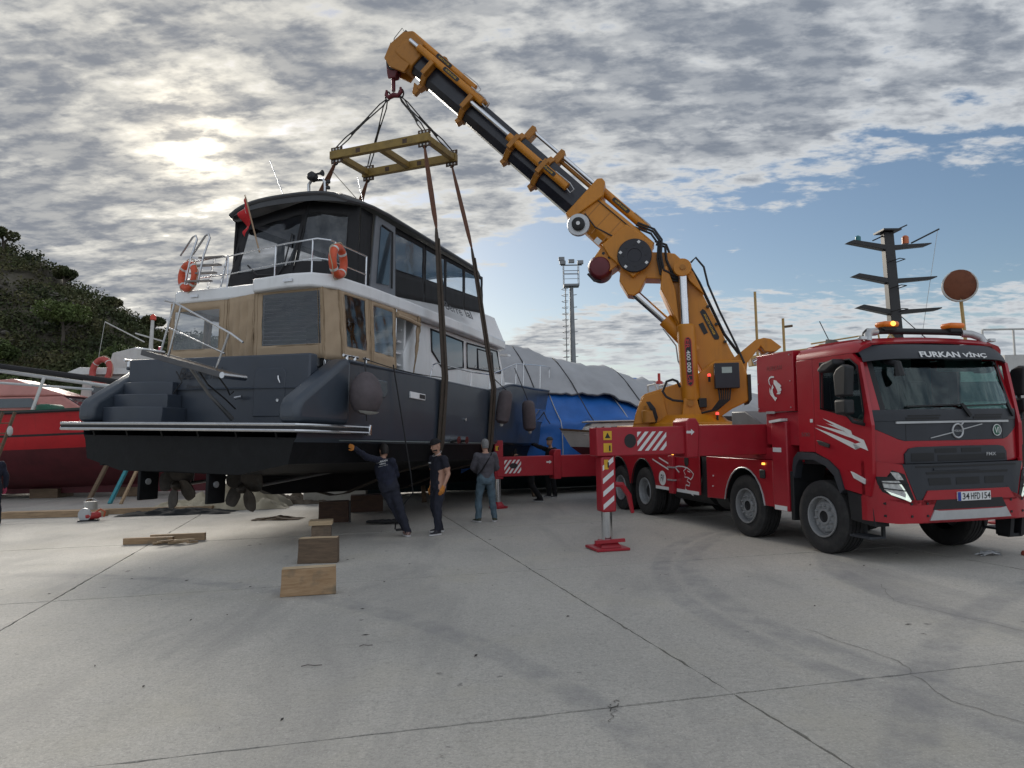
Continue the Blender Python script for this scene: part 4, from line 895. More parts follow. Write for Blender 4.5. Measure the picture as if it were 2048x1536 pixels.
# column behind the cab, tool box and grey tank
col_ = obj('mast_column', MB().box(-1.12, -.72, -1.275, -1.0, .52, 1.92), RPAINT2, truck, bevel=.02)
obj('reflective_strip', MB().box(-1.08, -.76, -1.281, -1.276, .53, .60), WDEC, col_); obj('reflective_strip', MB().box(-1.08, -.86, -1.281, -1.276, 1.44, 1.51), WDEC, col_)
obj('cap_plate', MB().obox((-1.10, -1.26, 1.92), (-.78, -1.26, 1.95), .12, .04), WDEC, col_)
obj('mast_column', MB().box(-1.12, -.72, 1.0, 1.275, .52, 1.92), RPAINT2, truck, bevel=.02)
tb = obj('tool_box', MB().box(-1.50, -.52, -1.252, 1.252, 2.08, 3.02), RPAINT, truck, bevel=.012)
obj('box_shelf', MB().box(-1.35, -.50, -1.20, 1.20, 1.55, 2.07), RPAINT2, truck, bevel=.01)
obj('box_latch', MB().box(-1.24, -1.02, -1.275, -1.254, 2.05, 2.09), SILV, tb)
for x in (-1.46, -.60):
    for z in (2.14, 2.55, 2.96): obj('rivet', MB().cyl((x, -1.25, z), (x, -1.262, z), .010, 8), SILV, tb)
# lion head print on the box
for pl_ in ([(-1.024, 2.591), (-.951, 2.574), (-.921, 2.547), (-.871, 2.519), (-.825, 2.482), (-.864, 2.463), (-.828, 2.436), (-.836, 2.406), (-.926, 2.392), (-.949, 2.436), (-.988, 2.489), (-1.027, 2.529)],
            [(-.926, 2.388), (-.958, 2.362), (-.875, 2.355), (-.848, 2.381), (-.860, 2.398)],
            [(-1.083, 2.658), (-1.02, 2.651), (-1.011, 2.628), (-1.103, 2.628), (-1.152, 2.6), (-1.134, 2.535), (-1.104, 2.495), (-1.156, 2.536), (-1.169, 2.601), (-1.138, 2.643)],
            [(-1.06, 2.518), (-1.031, 2.466), (-1.065, 2.443), (-1.057, 2.392), (-1.019, 2.327), (-.947, 2.299), (-1.002, 2.251), (-1.083, 2.33), (-1.11, 2.407), (-1.085, 2.469)],
            [(-1.138, 2.472), (-1.115, 2.433), (-1.118, 2.382), (-1.042, 2.291), (-1.12, 2.357), (-1.147, 2.409)]):
    decal('lion_emblem', pl_, WDEC, tb, 'y', -1.258)
lettering('FURKAN', mat('dark_red_print', (.16, .006, .012), .4), tb, (-1.0, -1.256, 2.78), (1, 0, 0), (0, 0, 1), .075, .42, .01, .2)
obj('grey_tank', MB().prism([(-2.75, 1.52), (-1.75, 1.52), (-1.75, 1.88), (-2.3, 2.12), (-2.75, 2.12)], 'y', -1.0, .2), mat('grey_tank_paint', (.13, .135, .14), .5, var=.15, vs=3), truck, bevel=.02)

# ---- cab
def door_ring(sg, y0, y1, nm):
    o_ = [(-.05, 1.455), (-.05, 2.84), (.80, 2.84), (.955, 2.70), (1.085, 2.03), (1.12, 1.85), (1.10, 1.2), (1.03, .90), (.55, .965), (.45, 1.225), (.25, 1.355)]
    w_ = [(.10, 2.10), (.12, 2.76), (.76, 2.76), (.90, 2.66), (.985, 2.03), (.975, 1.90)]
    mb = MB()
    for pl_ in ([o_[0], o_[1], w_[1], w_[0]], [o_[1], o_[2], w_[2], w_[1]], [o_[2], o_[3], w_[3], w_[2]], [o_[3], o_[4], w_[4], w_[3]], [o_[4], o_[5], o_[6], w_[5], w_[4]], [o_[6], o_[7], o_[8], o_[9], o_[10], o_[0], w_[0], w_[5]]):
        mb.prism(pl_, 'y', y0, y1)
    d = obj(nm, mb, RPAINT, truck, smooth=0)
    obj('side_window', MB().prism(w_, 'y', (y0 + y1) / 2 - .004, (y0 + y1) / 2 + .004), SDG, d, smooth=0)
    obj('window_seal', MB().tube([(x, y1 - sg * -.001, z) for x, z in w_], .014, 6, closed=True), BPLAS, d)
    return d
for sg in (-1, 1):
    y0, y1 = sg * 1.20, sg * 1.25
    dr_ = door_ring(sg, y0, y1, 'cab_door')
    rq = obj('cab_side', MB().prism([(-.44, 1.46), (-.44, 2.84), (-.062, 2.84), (-.062, 1.46)], 'y', y0, y1), RPAINT, truck, bevel=.006)
    obj('door_handle', MB().prism([(0, 1.636), (.061, 1.634), (.282, 1.586), (.27, 1.53), (.057, 1.571)], 'y', sg * 1.251, sg * 1.275), BPLAS, dr_, bevel=.008)
    obj('roof_side', MB().loft([[(x, sg * 1.25, 2.845), (x, sg * 1.24, 2.92), (x, sg * 1.17, 3.0), (x, sg * 1.05, 3.03), (x, sg * 1.0, 2.98), (x, sg * 1.2, 2.845)] for x in (-.43, .2, .75)] + [[(.88, sg * 1.22, 2.845), (.90, sg * 1.20, 2.90), (.92, sg * 1.14, 2.95), (.93, sg * 1.03, 2.98), (.92, sg * 1.0, 2.95), (.88, sg * 1.18, 2.845)]]), RPAINT, truck, smooth=50)
    # wheel arch flare
    fl_ = [(-.60, 1.20), (-.56, 1.36), (-.45, 1.455), (-.07, 1.45), (.25, 1.352), (.45, 1.222), (.555, .955)]; fi = [(-.56, 1.05), (-.50, 1.25), (-.42, 1.34), (-.08, 1.35), (.18, 1.27), (.36, 1.14), (.47, .90)]
    mb = MB()
    for i in range(6): mb.prism([fl_[i], fl_[i + 1], fi[i + 1], fi[i]], 'y', sg * 1.15, sg * 1.275)
    obj('wheel_arch', mb, DGREY, truck, smooth=0)
    obj('mudguard', MB().loft([[(x, yy, z) for x, z in [(-.66, .45), (-.62, 1.0), (-.52, 1.25), (-.2, 1.33), (.18, 1.25), (.42, 1.05), (.5, .8)]] for yy in (sg * 1.15, sg * .72)], False), BPLAS, truck, smooth=50)
    obj('rear_mudflap', MB().box(-.70, -.62, sg * 1.25, sg * .95, .40, 1.15), BPLAS, truck, bevel=.01)
    st = obj('cab_step', MB().prism([(.55, .955), (1.04, .88), (1.08, .50), (.62, .55)], 'y', sg * 1.0, sg * 1.225), BPLAS, truck, bevel=.01)
    obj('tread_plate', MB().box(.62, 1.0, sg * 1.0, sg * 1.26, .33, .36), DGREY, st)
    for x in (.64, .98): obj('step_hanger', MB().box(x - .02, x + .02, sg * 1.0, sg * 1.04, .35, .58), BPLAS, st)
# right-hand side door graphics
D_ = [c for c in truck.children if c.name.startswith('cab_door')][0]
for pl_ in ([(.142, 1.954), (.352, 1.898), (.647, 1.803), (.723, 1.776), (.743, 1.722), (.70, 1.70), (.598, 1.765)], [(-.021, 1.866), (.296, 1.815), (.589, 1.765), (.70, 1.70), (.648, 1.695)],
            [(-.051, 1.822), (.292, 1.743), (.752, 1.615), (.901, 1.549), (.80, 1.52)], [(.743, 1.722), (.967, 1.65), (1.039, 1.51), (.90, 1.549), (.905, 1.62), (.74, 1.675), (.648, 1.695), (.70, 1.70)], [(.80, 1.60), (.905, 1.62), (.90, 1.549), (.80, 1.52), (.752, 1.60)],
            [(.207, 1.883), (.414, 1.845), (.598, 1.775), (.56, 1.775)]):
    decal('door_graphic', pl_, WDEC, D_, 'y', -1.2545, .003)
lettering('500', mat('grey_print', (.16, .10, .10), .4, .4), truck, (-.27, -1.2525, 1.72), (1, 0, 0), (0, 0, 1), .06, .20, .01)
obj('small_sticker', MB().box(-.15, -.09, -1.255, -1.2515, 1.90, 1.95), WDEC, rq)
obj('side_repeater', MB().prism([(.70, 1.22), (.75, 1.21), (.98, 1.13), (.97, 1.06), (.76, 1.13)], 'y', -1.275, -1.252), mat('lamp_white', (.6, .6, .6), .25), D_, bevel=.006)
obj('cab_back', MB().box(-.44, -.40, -1.2, 1.2, 1.30, 2.98), RPAINT, truck)
obj('cab_floor', MB().box(-.40, 1.02, -1.19, 1.19, 1.28, 1.40), BPLAS, truck)
def roof_g(u, v):
    x = -.43 + 1.36 * u; y = -1.04 + 2.08 * v; return (x, y, 3.028 + .035 * math.sin(math.pi * v) + .02 * math.sin(math.pi * min(1, u * .9 + .1)) - (.07 * max(0, (u - .85) / .15) ** 2))
mb = MB().grid(roof_g, 10, 10); rf = obj('cab_roof', mb, RPAINT, truck, solid=.03)
obj('roof_hatch', MB().box(-.05, .35, -.35, .35, 3.06, 3.10), DGREY, rf, bevel=.02)
# interior
obj('cab_lining', MB().box(-.398, -.38, -1.19, 1.19, 1.40, 2.95), BPLAS, truck); obj('headlining', MB().box(-.38, .85, -1.0, 1.0, 2.93, 2.96), BPLAS, truck)
obj('dashboard', MB().prism([(.62, 1.40), (1.0, 1.40), (1.02, 1.98), (.78, 2.02), (.62, 1.85)], 'y', -1.15, 1.15), BPLAS, truck, bevel=.04)
for y in (-.62, .62):
    se = obj('seat', MB().box(-.15, .32, y - .26, y + .26, 1.55, 1.80), BPLAS, truck, bevel=.05); obj('seat_back', MB().prism([(-.18, 1.75), (-.02, 1.75), (-.10, 2.52), (-.24, 2.52)], 'y', y - .24, y + .24), BPLAS, se, bevel=.05)
    obj('sun_visor', MB().box(.66, .82, y - .33, y + .33, 2.60, 2.78), BPLAS, truck, bevel=.02)
stw = obj('steering_wheel', MB().tube([Vector((.55, .62, 1.98)) + Vector((-.35 * .22 * math.sin(a), .22 * math.cos(a), .22 * .94 * math.sin(a) * .55)) for a in np.linspace(0, 2 * math.pi, 24, endpoint=False)], .016, 8, closed=True), BPLAS, truck)
# ---- front
def xf(y, z): return 1.25 - .20 * min(1.3, abs(y) / 1.22) ** 4 - max(0, z - 2.03) * .32
def fpatch(name, ya, yb, zlo, zhi, m_, parent, off=0., th=.03, n=24, nz=3, **k):
    f1 = zlo if callable(zlo) else (lambda y: zlo); f2 = zhi if callable(zhi) else (lambda y: zhi)
    def fn(o_):
        def g_(u, v):
            y = ya + (yb - ya) * u; z = f1(y) + (f2(y) - f1(y)) * v; return (xf(y, z) + o_, y, z)
        return g_
    mb = MB().grid(fn(off), n, nz); mb.grid(fn(off - th), n, nz); N_ = (n + 1) * (nz + 1)
    vi = lambda i, j: j * (n + 1) + i
    lp = [vi(i, 0) for i in range(n + 1)] + [vi(n, j) for j in range(1, nz + 1)] + [vi(i, nz) for i in range(n - 1, -1, -1)] + [vi(0, j) for j in range(nz - 1, 0, -1)]
    for a, b in zip(lp, lp[1:] + lp[:1]): mb.f.append((a, b, b + N_, a + N_)); mb.m.append(0)
    return obj(name, mb, m_, parent, **k)
vz = lambda y: float(np.interp(abs(y), [0, .83, .90, 1.24], [1.63, 1.635, 1.655, 1.83]))
fpatch('windscreen', -1.10, 1.10, 2.05, 2.73, WSG, truck, 0, .008, 24, 6)
for sg in (-1, 1):
    fpatch('windscreen_pillar', sg * 1.10, sg * 1.205, 2.03, 2.78, RPAINT if sg < 0 else RPAINT, truck, 0.0, .05, 4, 4)
    fpatch('black_border', sg * 1.04, sg * 1.10, 2.05, 2.73, BPLAS, truck, .002, .003, 3, 4)
fpatch('cowl_panel', -1.225, 1.225, 1.90, 2.05, DGREY, truck, .012, .05)
pn = fpatch('bonnet_panel', -1.235, 1.235, vz, 1.897, DGREY, truck, .004, .05)
for y in (-.52, .55): fpatch('vent_slot', y - .25, y + .25, 1.955, 1.975, BPLAS, pn, .016, .003, 4, 1); fpatch('vent_slot', y - .28, y + .22, 1.915, 1.945, BPLAS, pn, .018, .006, 4, 1)
fpatch('chrome_strip', -.93, .93, lambda y: 1.862 + .004 * (1 - abs(y)), 1.892, SILV, pn, .022, .02)
for y in (-.80, .80): fpatch('panel_seam', y - .004, y + .004, 1.64, 1.89, BPLAS, pn, .006, .002, 1, 2)
# round badge with diagonal bar
lg = obj('badge_ring', MB().tube([(1.262, .12 * 0 + .085 * math.cos(a) - .0, 1.755 + .092 * math.sin(a)) for a in np.linspace(0, 2 * math.pi, 28, endpoint=False)], .013, 8, closed=True), SILV, pn)
obj('badge_arrow', MB().obox((1.262, .055, 1.835), (1.262, .095, 1.875), .02, .03, (1, 0, 0)), SILV, lg)
lettering('VOLVO', SILV, pn, (1.268, 0, 1.755), (0, 1, 0), (0, 0, 1), .028, .13, .02)
obj('badge_bar', MB().obox((1.250, -.44, 1.665), (1.262, -.085, 1.735), .012, .022, (1, 0, 0)), SILV, pn); obj('badge_bar', MB().obox((1.262, .085, 1.775), (1.250, .42, 1.842), .012, .020, (1, 0, 0)), SILV, pn)
GRN = mat('green_sticker', (.02, .10, .06), .4)
decal('emission_badge', [(.675 + .068 * math.cos(a), 1.755 + .075 * math.sin(a)) for a in np.linspace(0, 2 * math.pi, 24, endpoint=False)], GRN, pn, 'x', 1.236, .012)
obj('emission_ring', MB().tube([(1.25, .675 + .068 * math.cos(a), 1.755 + .075 * math.sin(a)) for a in np.linspace(0, 2 * math.pi, 24, endpoint=False)], .006, 6, closed=True), WDEC, pn)
lettering('VI', WDEC, pn, (1.2505, .675, 1.755), (0, 1, 0), (0, 0, 1), .085, .075, .008)
redf = fpatch('front_panel', -1.235, 1.235, 1.335, lambda y: vz(y) - .003, RPAINT, truck, 0, .05, 30, 4)
g1 = fpatch('upper_grille', -.84, .84, 1.335, lambda y: float(np.interp(abs(y), [0, .68, .78, .84], [1.555, 1.55, 1.53, 1.46])), DGREY, truck, .025, .05, 28, 3)
for ya, yb in ((-.40, -.05), (.03, .36)): fpatch('grille_opening', ya, yb, 1.465, 1.525, BPLAS, g1, .029, .006, 6, 1)
fpatch('mesh_strip', -.76, -.42, 1.36, 1.47, BPLAS, g1, .028, .004, 6, 1); fpatch('mesh_strip', -.36, .80, 1.355, 1.44, BPLAS, g1, .028, .004, 10, 1)
lettering('FMX', SILV, g1, (1.284, .52, 1.435), (0, 1, 0), (0, 0, 1), .045, .16, .01)
fpatch('bumper_gap', -1.22, 1.22, 1.25, 1.333, BPLAS, truck, -.04, .03)
# bumper
def xb(y): return float(np.interp(abs(y), [0, .8, 1.0, 1.13, 1.21, 1.255], [1.39, 1.375, 1.32, 1.20, 1.08, .93]))
def bpatch(name, poly, m_, parent, off=0., th=.05, sub=7, **k):
    # poly in (y,z); sampled finely so that it bends with the bumper
    P = []
    for (a, b) in zip(poly, poly[1:] + poly[:1]):
        for i in range(sub): t = i / sub; P.append((a[0] + (b[0] - a[0]) * t, a[1] + (b[1] - a[1]) * t))
    bmx = bmesh.new(); vs = [bmx.verts.new((0, y, z)) for y, z in P]; bmx.faces.new(vs); bmesh.ops.triangulate(bmx, faces=bmx.faces)
    ys = np.arange(-1.25, 1.26, .06)
    for yc in ys: bmesh.ops.bisect_plane(bmx, geom=bmx.verts[:] + bmx.edges[:] + bmx.faces[:], plane_co=(0, float(yc), 0), plane_no=(0, 1, 0))
    bmesh.ops.remove_doubles(bmx, verts=bmx.verts, dist=.0008); bmesh.ops.recalc_face_normals(bmx, faces=bmx.faces)
    top = list(bmx.faces); r_ = bmesh.ops.extrude_face_region(bmx, geom=top); nv_ = [e for e in r_['geom'] if isinstance(e, bmesh.types.BMVert)]; ns = set(nv_)
    for v in bmx.verts: v.co.x = xb(v.co.y) + off - (th if v in ns else 0)
    bmx.verts.index_update(); mb = MB(); mb.add([tuple(v.co) for v in bmx.verts], [tuple(v.index for v in f.verts) for f in bmx.faces]); bmx.free()
    return obj(name, mb, m_, parent, **k)
def ms(poly): return [(-y, z) for y, z in reversed(poly)]
bump = bpatch('bumper', [(-1.25, .58), (-1.06, .56), (-.64, .585), (.64, .585), (1.06, .56), (1.25, .58), (1.25, .90), (.86, .80), (.74, .86), (.66, .985), (-.66, .985), (-.74, .86), (-.86, .80), (-1.25, .90)], RPAINT, truck, .02, .10)
for sg in (-1, 1):
    q = (lambda p: p) if sg < 0 else ms
    bc = bpatch('bumper_corner', q([(-1.25, .90), (-.86, .80), (-.80, .80), (-.98, 1.33), (-1.25, 1.37)]), RPAINT, truck, 0, .06)
    hl = bpatch('headlight', q([(-1.20, 1.17), (-1.19, 1.07), (-1.16, .97), (-1.10, .93), (-.90, .815), (-.85, .81), (-.86, .89), (-.96, 1.20), (-1.08, 1.255), (-1.10, 1.17)]), BPLAS, truck, .012, .03)
    bpatch('lens', q([(-1.165, 1.115), (-1.15, 1.0), (-1.10, .945), (-.90, .845), (-1.03, 1.12)]), LAMPG, hl, .020, .01)
    bpatch('lens', q([(-1.10, 1.235), (-1.03, 1.225), (-.985, 1.13), (-1.05, 1.135)]), LAMPG, hl, .020, .01)
    bpatch('running_light', q([(-1.14, .985), (-1.10, .935), (-.915, .845), (-.90, .86), (-1.02, 1.09), (-1.035, 1.085), (-.93, .88), (-1.09, .96)]), DRL, hl, .026, .008, 3)
    for za, zb_ in ((1.10, 1.085), (1.03, .99)): bpatch('guard_bar', q([(-1.19, za), (-.93, zb_), (-.93, zb_ - .014), (-1.19, za - .014)]), BPLAS, hl, .034, .01, 3)
g2 = bpatch('lower_grille', [(-.98, 1.33), (-.80, .81), (-.72, .86), (-.66, .985), (.66, .985), (.72, .86), (.80, .81), (.98, 1.33)], DGREY, truck, .006, .05)
for poly in ([(-.66, 1.195), (.66, 1.195), (.67, 1.225), (-.67, 1.225)], [(-.62, 1.05), (-.28, 1.05), (-.29, 1.145), (-.64, 1.145)], [(-.20, 1.05), (.18, 1.05), (.18, 1.145), (-.20, 1.145)], [(.27, 1.05), (.58, 1.05), (.60, 1.145), (.27, 1.145)], [(-.82, 1.285), (.82, 1.285), (.82, 1.305), (-.82, 1.305)]):
    bpatch('grille_opening', poly, BPLAS, g2, .010, .006, 4)
bpatch('tow_bar', [(-.55, 1.245), (.2, 1.245), (.2, 1.27), (-.55, 1.27)], DGREY, g2, .022, .02, 3)
bpatch('lower_opening', [(-.60, .735), (.60, .735), (.53, .86), (-.53, .86)], BPLAS, bump, .025, .01, 4)
bpatch('skid_plate', [(-.66, .60), (.66, .60), (.58, .735), (.5, .72), (-.5, .72), (-.58, .735)], SILV, bump, .036, .03, 4)
for y in (-1.15, -.90, -.68, .68, .90):
    for z in (.66, .82): obj('bumper_bolt', MB().cyl((xb(y), y, z), (xb(y) + .03, y, z), .017, 8), KDEC, bump)
pt = obj('number_plate', MB().box(1.405, 1.425, -.215, .325, .835, .955), WDEC, truck, bevel=.004)
obj('plate_band', MB().box(1.4255, 1.4275, -.215, -.165, .838, .952), mat('plate_blue', (.01, .04, .28), .4), pt)
for s_, y, w_ in (('34', -.085, .11), ('HFD', .07, .15), ('154', .245, .14)): lettering(s_, KDEC, pt, (1.4275, y, .895), (0, 1, 0), (0, 0, 1), .085, w_, .012)
for y in (.86, 1.05): obj('front_step', MB().prism([(1.0, .30), (1.22, .30), (1.26, .58), (1.0, .58)], 'y', y - .03, y + .03), BPLAS, truck)
obj('step_bar', MB().box(1.02, 1.2, .83, 1.08, .28, .33), BPLAS, truck, bevel=.01)
# visor and roof bar
def visor_fn(u, v):
    y = -1.20 + 2.40 * u; zz = 2.735 + .20 * v; c_ = abs(y) / 1.2; return (xf(y, 2.73) + .16 - .15 * v * v - .02 * v - .05 * c_ ** 4, y, zz - .03 * c_ ** 6)
vs_ = obj('sun_visor_board', MB().grid(visor_fn, 24, 6), DGREY, truck, solid=.03)
vlx = xf(0, 2.73) + .16
lettering('FURKAN', WDEC, vs_, (vlx + .006, -.16, 2.795), (0, 1, 0), (-.45, 0, 1), .088, .66, .034)
lettering('V\u0130N\u00c7', WDEC, vs_, (vlx + .006, .42, 2.792), (0, 1, 0), (-.45, 0, 1), .100, .40, .034)
rb = obj('roof_bar', MB().tube([(.78, -1.02, 3.02), (.74, -.96, 3.12), (.66, -.86, 3.165), (.64, -.5, 3.18), (.64, .5, 3.18), (.66, .86, 3.165), (.74, .96, 3.12), (.78, 1.02, 3.02)], .045, 10), BPLAS, truck)
for sg in (-1, 1): obj('bar_end', MB().tube([(.82, sg * 1.00, 3.0), (.79, sg * .97, 3.09), (.72, sg * .88, 3.145), (.68, sg * .74, 3.16)], .055, 10), SILV, rb); obj('marker_lamp', MB().box(.80, .88, sg * 1.10 - .05, sg * 1.10 + .05, 3.02, 3.07), LAMPG, rb, bevel=.01)
for y, m_ in ((-.52, AMBERL), (.62, AMBER)):
    be = obj('beacon', MB().box(.54, .76, y - .13, y + .13, 3.23, 3.31), m_ if m_ is AMBER else AMBER, truck, bevel=.035, seg=3); obj('beacon_base', MB().box(.58, .72, y - .10, y + .10, 3.18, 3.235), BPLAS, be)
    if m_ is AMBERL: obj('flash', MB().sphere((.772, y, 3.27), .035, 10, 8, (.3, 1.3, 1)), AMBERL, be)
obj('aerial', MB().tube([(.0, -.95, 3.05), (-.15, -1.02, 3.42)], .007, 5), BPLAS, rf); obj('aerial', MB().tube([(.45, .35, 3.1), (.2, .10, 3.5)], .007, 5), BPLAS, rf)
obj('aerial_base', MB().loft([[(x, -.95 - w, 3.04), (x, -.95 + w, 3.04), (x, -.95 + w * .5, 3.04 + h), (x, -.95 - w * .5, 3.04 + h)] for x, w, h in ((-.08, .05, .10), (.05, .05, .08), (.2, .04, .02))]), BPLAS, rf)
# mirrors
for sg in (-1, 1):
    ma = obj('mirror_arm', MB().tube([(.98, sg * 1.24, 1.86), (.98, sg * 1.42, 1.90), (.90, sg * 1.5, 2.05), (.86, sg * 1.5, 2.60)], .026, 8), BPLAS, truck)
    obj('mirror_head', MB().prism([(.80, 2.24), (1.02, 2.24), (1.06, 2.64), (.96, 2.67), (.84, 2.62), (.78, 2.54)], 'y', sg * 1.42, sg * 1.56), BPLAS, ma, bevel=.03, seg=3)
    obj('mirror_head', MB().prism([(.80, 2.00), (1.03, 2.00), (1.03, 2.20), (.80, 2.20)], 'y', sg * 1.42, sg * 1.57), BPLAS, ma, bevel=.03, seg=3)
    obj('kerb_mirror', MB().prism([(.30, 2.64), (.42, 2.73), (.66, 2.78), (.70, 2.70), (.50, 2.60), (.36, 2.60)], 'y', sg * 1.26, sg * 1.46), BPLAS, truck, bevel=.03, seg=3)
obj('front_mirror', MB().tube([(.93, -.86, 2.72), (1.22, -.88, 2.66), (1.22, -.86, 2.50)], [.03, .05, .07], 8), BPLAS, truck)
for y0, y1 in ((-.78, .08), (.10, .92)):
    wp = obj('wiper', MB().obox((xf(y0, 2.09) + .03, y0, 2.09), (xf(y1, 2.11) + .03, y1, 2.11), .03, .02), BPLAS, truck); obj('wiper_arm', MB().obox((xf(y1, 2.1) + .04, y1, 2.12), (xf(y1 + .12, 1.94) + .04, y1 + .12, 1.95), .03, .04), BPLAS, wp)

# ---- outriggers
def stripes(parent, ax, h, u0, u1, z0, z1, n, slant, off=.003):
    # white diagonal hazard bars clipped to a rectangle on a plane
    wd = (u1 - u0) / n
    for k in range(-3, n + 3):
        a = u0 + k * wd
        pl_ = [(a, z0), (a + wd * .5, z0), (a + wd * .5 + slant, z1), (a + slant, z1)]
        def clip(P, f, v0):
            out = []
            for p, q in zip(P, P[1:] + P[:1]):
                fp_, fq = f(p) - v0, f(q) - v0
                if fp_ >= 0: out.append(p)
                if fp_ * fq < 0: t = fp_ / (fp_ - fq); out.append((p[0] + (q[0] - p[0]) * t, p[1] + (q[1] - p[1]) * t))
            return out
        pl_ = clip(pl_, lambda p: p[0], u0)
        if len(pl_) > 2: pl_ = clip(pl_, lambda p: -p[0], -u1)
        if len(pl_) > 2 and abs(max(p[0] for p in pl_) - min(p[0] for p in pl_)) > .01: decal('hazard_stripe', pl_, WDEC, parent, ax, h, off)
def warn(parent, y, z, x, w=.13, h=.14, fig=True):
    s_ = decal('warning_sticker', [(y - w / 2, z - h / 2), (y + w / 2, z - h / 2), (y + w / 2, z + h / 2), (y - w / 2, z + h / 2)], YDEC, parent, 'x', x, .003)
    if fig: decal('pictogram', [(y + .02, z - .05), (y + .045, z - .05), (y + .045, z + .035), (y + .02, z + .035)], KDEC, s_, 'x', x + .0035, .002)
    else: decal('pictogram', [(y - .045, z - .04), (y + .045, z - .04), (y, z + .045)], KDEC, s_, 'x', x + .0035, .002)
for sg in (-1, 1):
    ob = obj('outrigger_box', MB().box(-1.78, -1.38, sg * .3, sg * 2.62, 1.39, 1.885), RPAINT2, truck, bevel=.015)
    obj('box_collar', MB().prism([(sg * 2.46, 1.37), (sg * 2.66, 1.37), (sg * 2.66, 1.95), (sg * 2.60, 2.0), (sg * 2.48, 2.0), (sg * 2.42, 1.90)], 'x', -1.82, -1.34), RPAINT2, ob, bevel=.02)
    if sg < 0: decal('arrow_decal', [(-2.66, 1.76), (-2.58, 1.76), (-2.58, 1.73), (-2.52, 1.78), (-2.58, 1.83), (-2.58, 1.80), (-2.66, 1.80)], WDEC, ob, 'x', -1.339)
    ib = obj('outrigger_beam', MB().box(-1.74, -1.41, sg * 2.55, sg * 4.16, 1.43, 1.875), RPAINT2, truck, bevel=.015)
    stripes(ib, 'x', -1.409, *sorted((sg * 3.48, sg * 2.98)), 1.50, 1.80, 4, .26 * 1)
    if sg < 0:
        decal('port_hole', [(-3.60 + .10 * math.cos(a), 1.66 + .11 * math.sin(a)) for a in np.linspace(0, 2 * math.pi, 24, endpoint=False)], KDEC, ib, 'x', -1.409)
        for y_, z_, f_ in ((-3.98, 1.75, False), (-3.98, 1.56, True)): warn(ib, y_, z_, -1.408, .14, .14, f_)
    lg_ = obj('outrigger_leg', MB().prism([(sg * 3.86, -1.70), (sg * 4.12, -1.70), (sg * 4.12, -1.44), (sg * 3.86, -1.44)], 'z', .56, 1.43), RPAINT2, truck, bevel=.03, seg=3) if False else obj('outrigger_leg', MB().box(-1.70, -1.44, sg * 3.84, sg * 4.08, .56, 1.43), RPAINT2, truck, bevel=.03, seg=3)
    if sg < 0:
        mbq = None
        for k in range(4):
            z = .60 + .20 * k; decal('hazard_stripe', [(-4.06, z), (-3.88, z + .14), (-3.88, z + .22), (-4.06, z + .08)], WDEC, lg_, 'x', -1.439, .003)
        warn(lg_, -4.00, 1.30, -1.438, .07, .15)
        obj('side_hook', MB().tube([(-1.57, -3.84, .98), (-1.57, -3.70, .97), (-1.57, -3.58, .80), (-1.57, -3.52, .52)], [.05, .05, .045, .03], 6), RPAINT2, lg_)
    pzl = -1.57 * .015
    obj('leg_ram', MB().cyl((-1.57, sg * 3.96, .10), (-1.57, sg * 3.96, .60), .085, 16), CHROME, lg_)
    fp_ = obj('foot_pad', MB().loft([[(-1.57 + a, sg * 3.96 + b, z) for a, b in ((-s_, -s_), (s_, -s_), (s_, s_), (-s_, s_))] for s_, z in ((.27, pzl + .045), (.27, pzl + .005), (.24, pzl + .002))]), RPAINT2, lg_, bevel=.008)
    obj('foot_cone', MB().loft([[(-1.57 + a, sg * 3.96 + b, z) for a, b in ((-s_, -s_), (s_, -s_), (s_, s_), (-s_, s_))] for s_, z in ((.17, pzl + .046), (.11, .12))]), RPAINT2, lg_)
    obj('foot_handle', MB().obox((-1.42, sg * 3.96 - .26, .115), (-1.40, sg * 3.96 + .22, .13), .06, .05), RPAINT2, lg_)
    # rear pair
    rb_ = obj('outrigger_box', MB().box(-9.36, -9.02, sg * .2, sg * 2.30, .60, 1.16), RPAINT2, truck, bevel=.015)
    obj('box_collar', MB().prism([(sg * 2.22, .56), (sg * 2.42, .56), (sg * 2.42, 1.24), (sg * 2.36, 1.32), (sg * 2.22, 1.32)], 'x', -9.40, -8.98), RPAINT2, rb_, bevel=.02)
    ri = obj('outrigger_beam', MB().box(-9.33, -9.05, sg * 2.3, sg * 3.92, .66, 1.16), RPAINT2, truck, bevel=.015)
    rl = obj('outrigger_leg', MB().box(-9.31, -9.07, sg * 3.74, sg * 3.97, .60, 1.58), RPAINT2, truck, bevel=.02)
    if sg < 0:
        stripes(ri, 'x', -9.049, -3.72, -3.28, .74, 1.08, 4, .25); decal('port_hole', [(-3.48 + .11 * math.cos(a), .93 + .07 * math.sin(a)) for a in np.linspace(0, 2 * math.pi, 20, endpoint=False)], KDEC, ri, 'x', -9.045)
        warn(rl, -3.90, 1.38, -9.068, .08, .12); decal('arrow_decal', [(-2.6, .98), (-2.52, .98), (-2.52, .95), (-2.46, 1.0), (-2.52, 1.05), (-2.52, 1.02), (-2.6, 1.02)], WDEC, ri, 'x', -9.048)
    obj('leg_ram', MB().cyl((-9.19, sg * 3.86, -.06), (-9.19, sg * 3.86, .62), .075, 14), CHROME, rl)
    obj('foot_pad', MB().lathe([(.24, -.135), (.25, -.10), (.16, -.08), (.09, .02)], (-9.19, sg * 3.86, 0), n=16), RPAINT2, rl)
# extended left front beam with hazard bars showing past the cab
stripes([c for c in truck.children if c.name.startswith('outrigger_beam')][2], 'x', -1.409, 3.50, 4.10, 1.46, 1.86, 5, -.28)

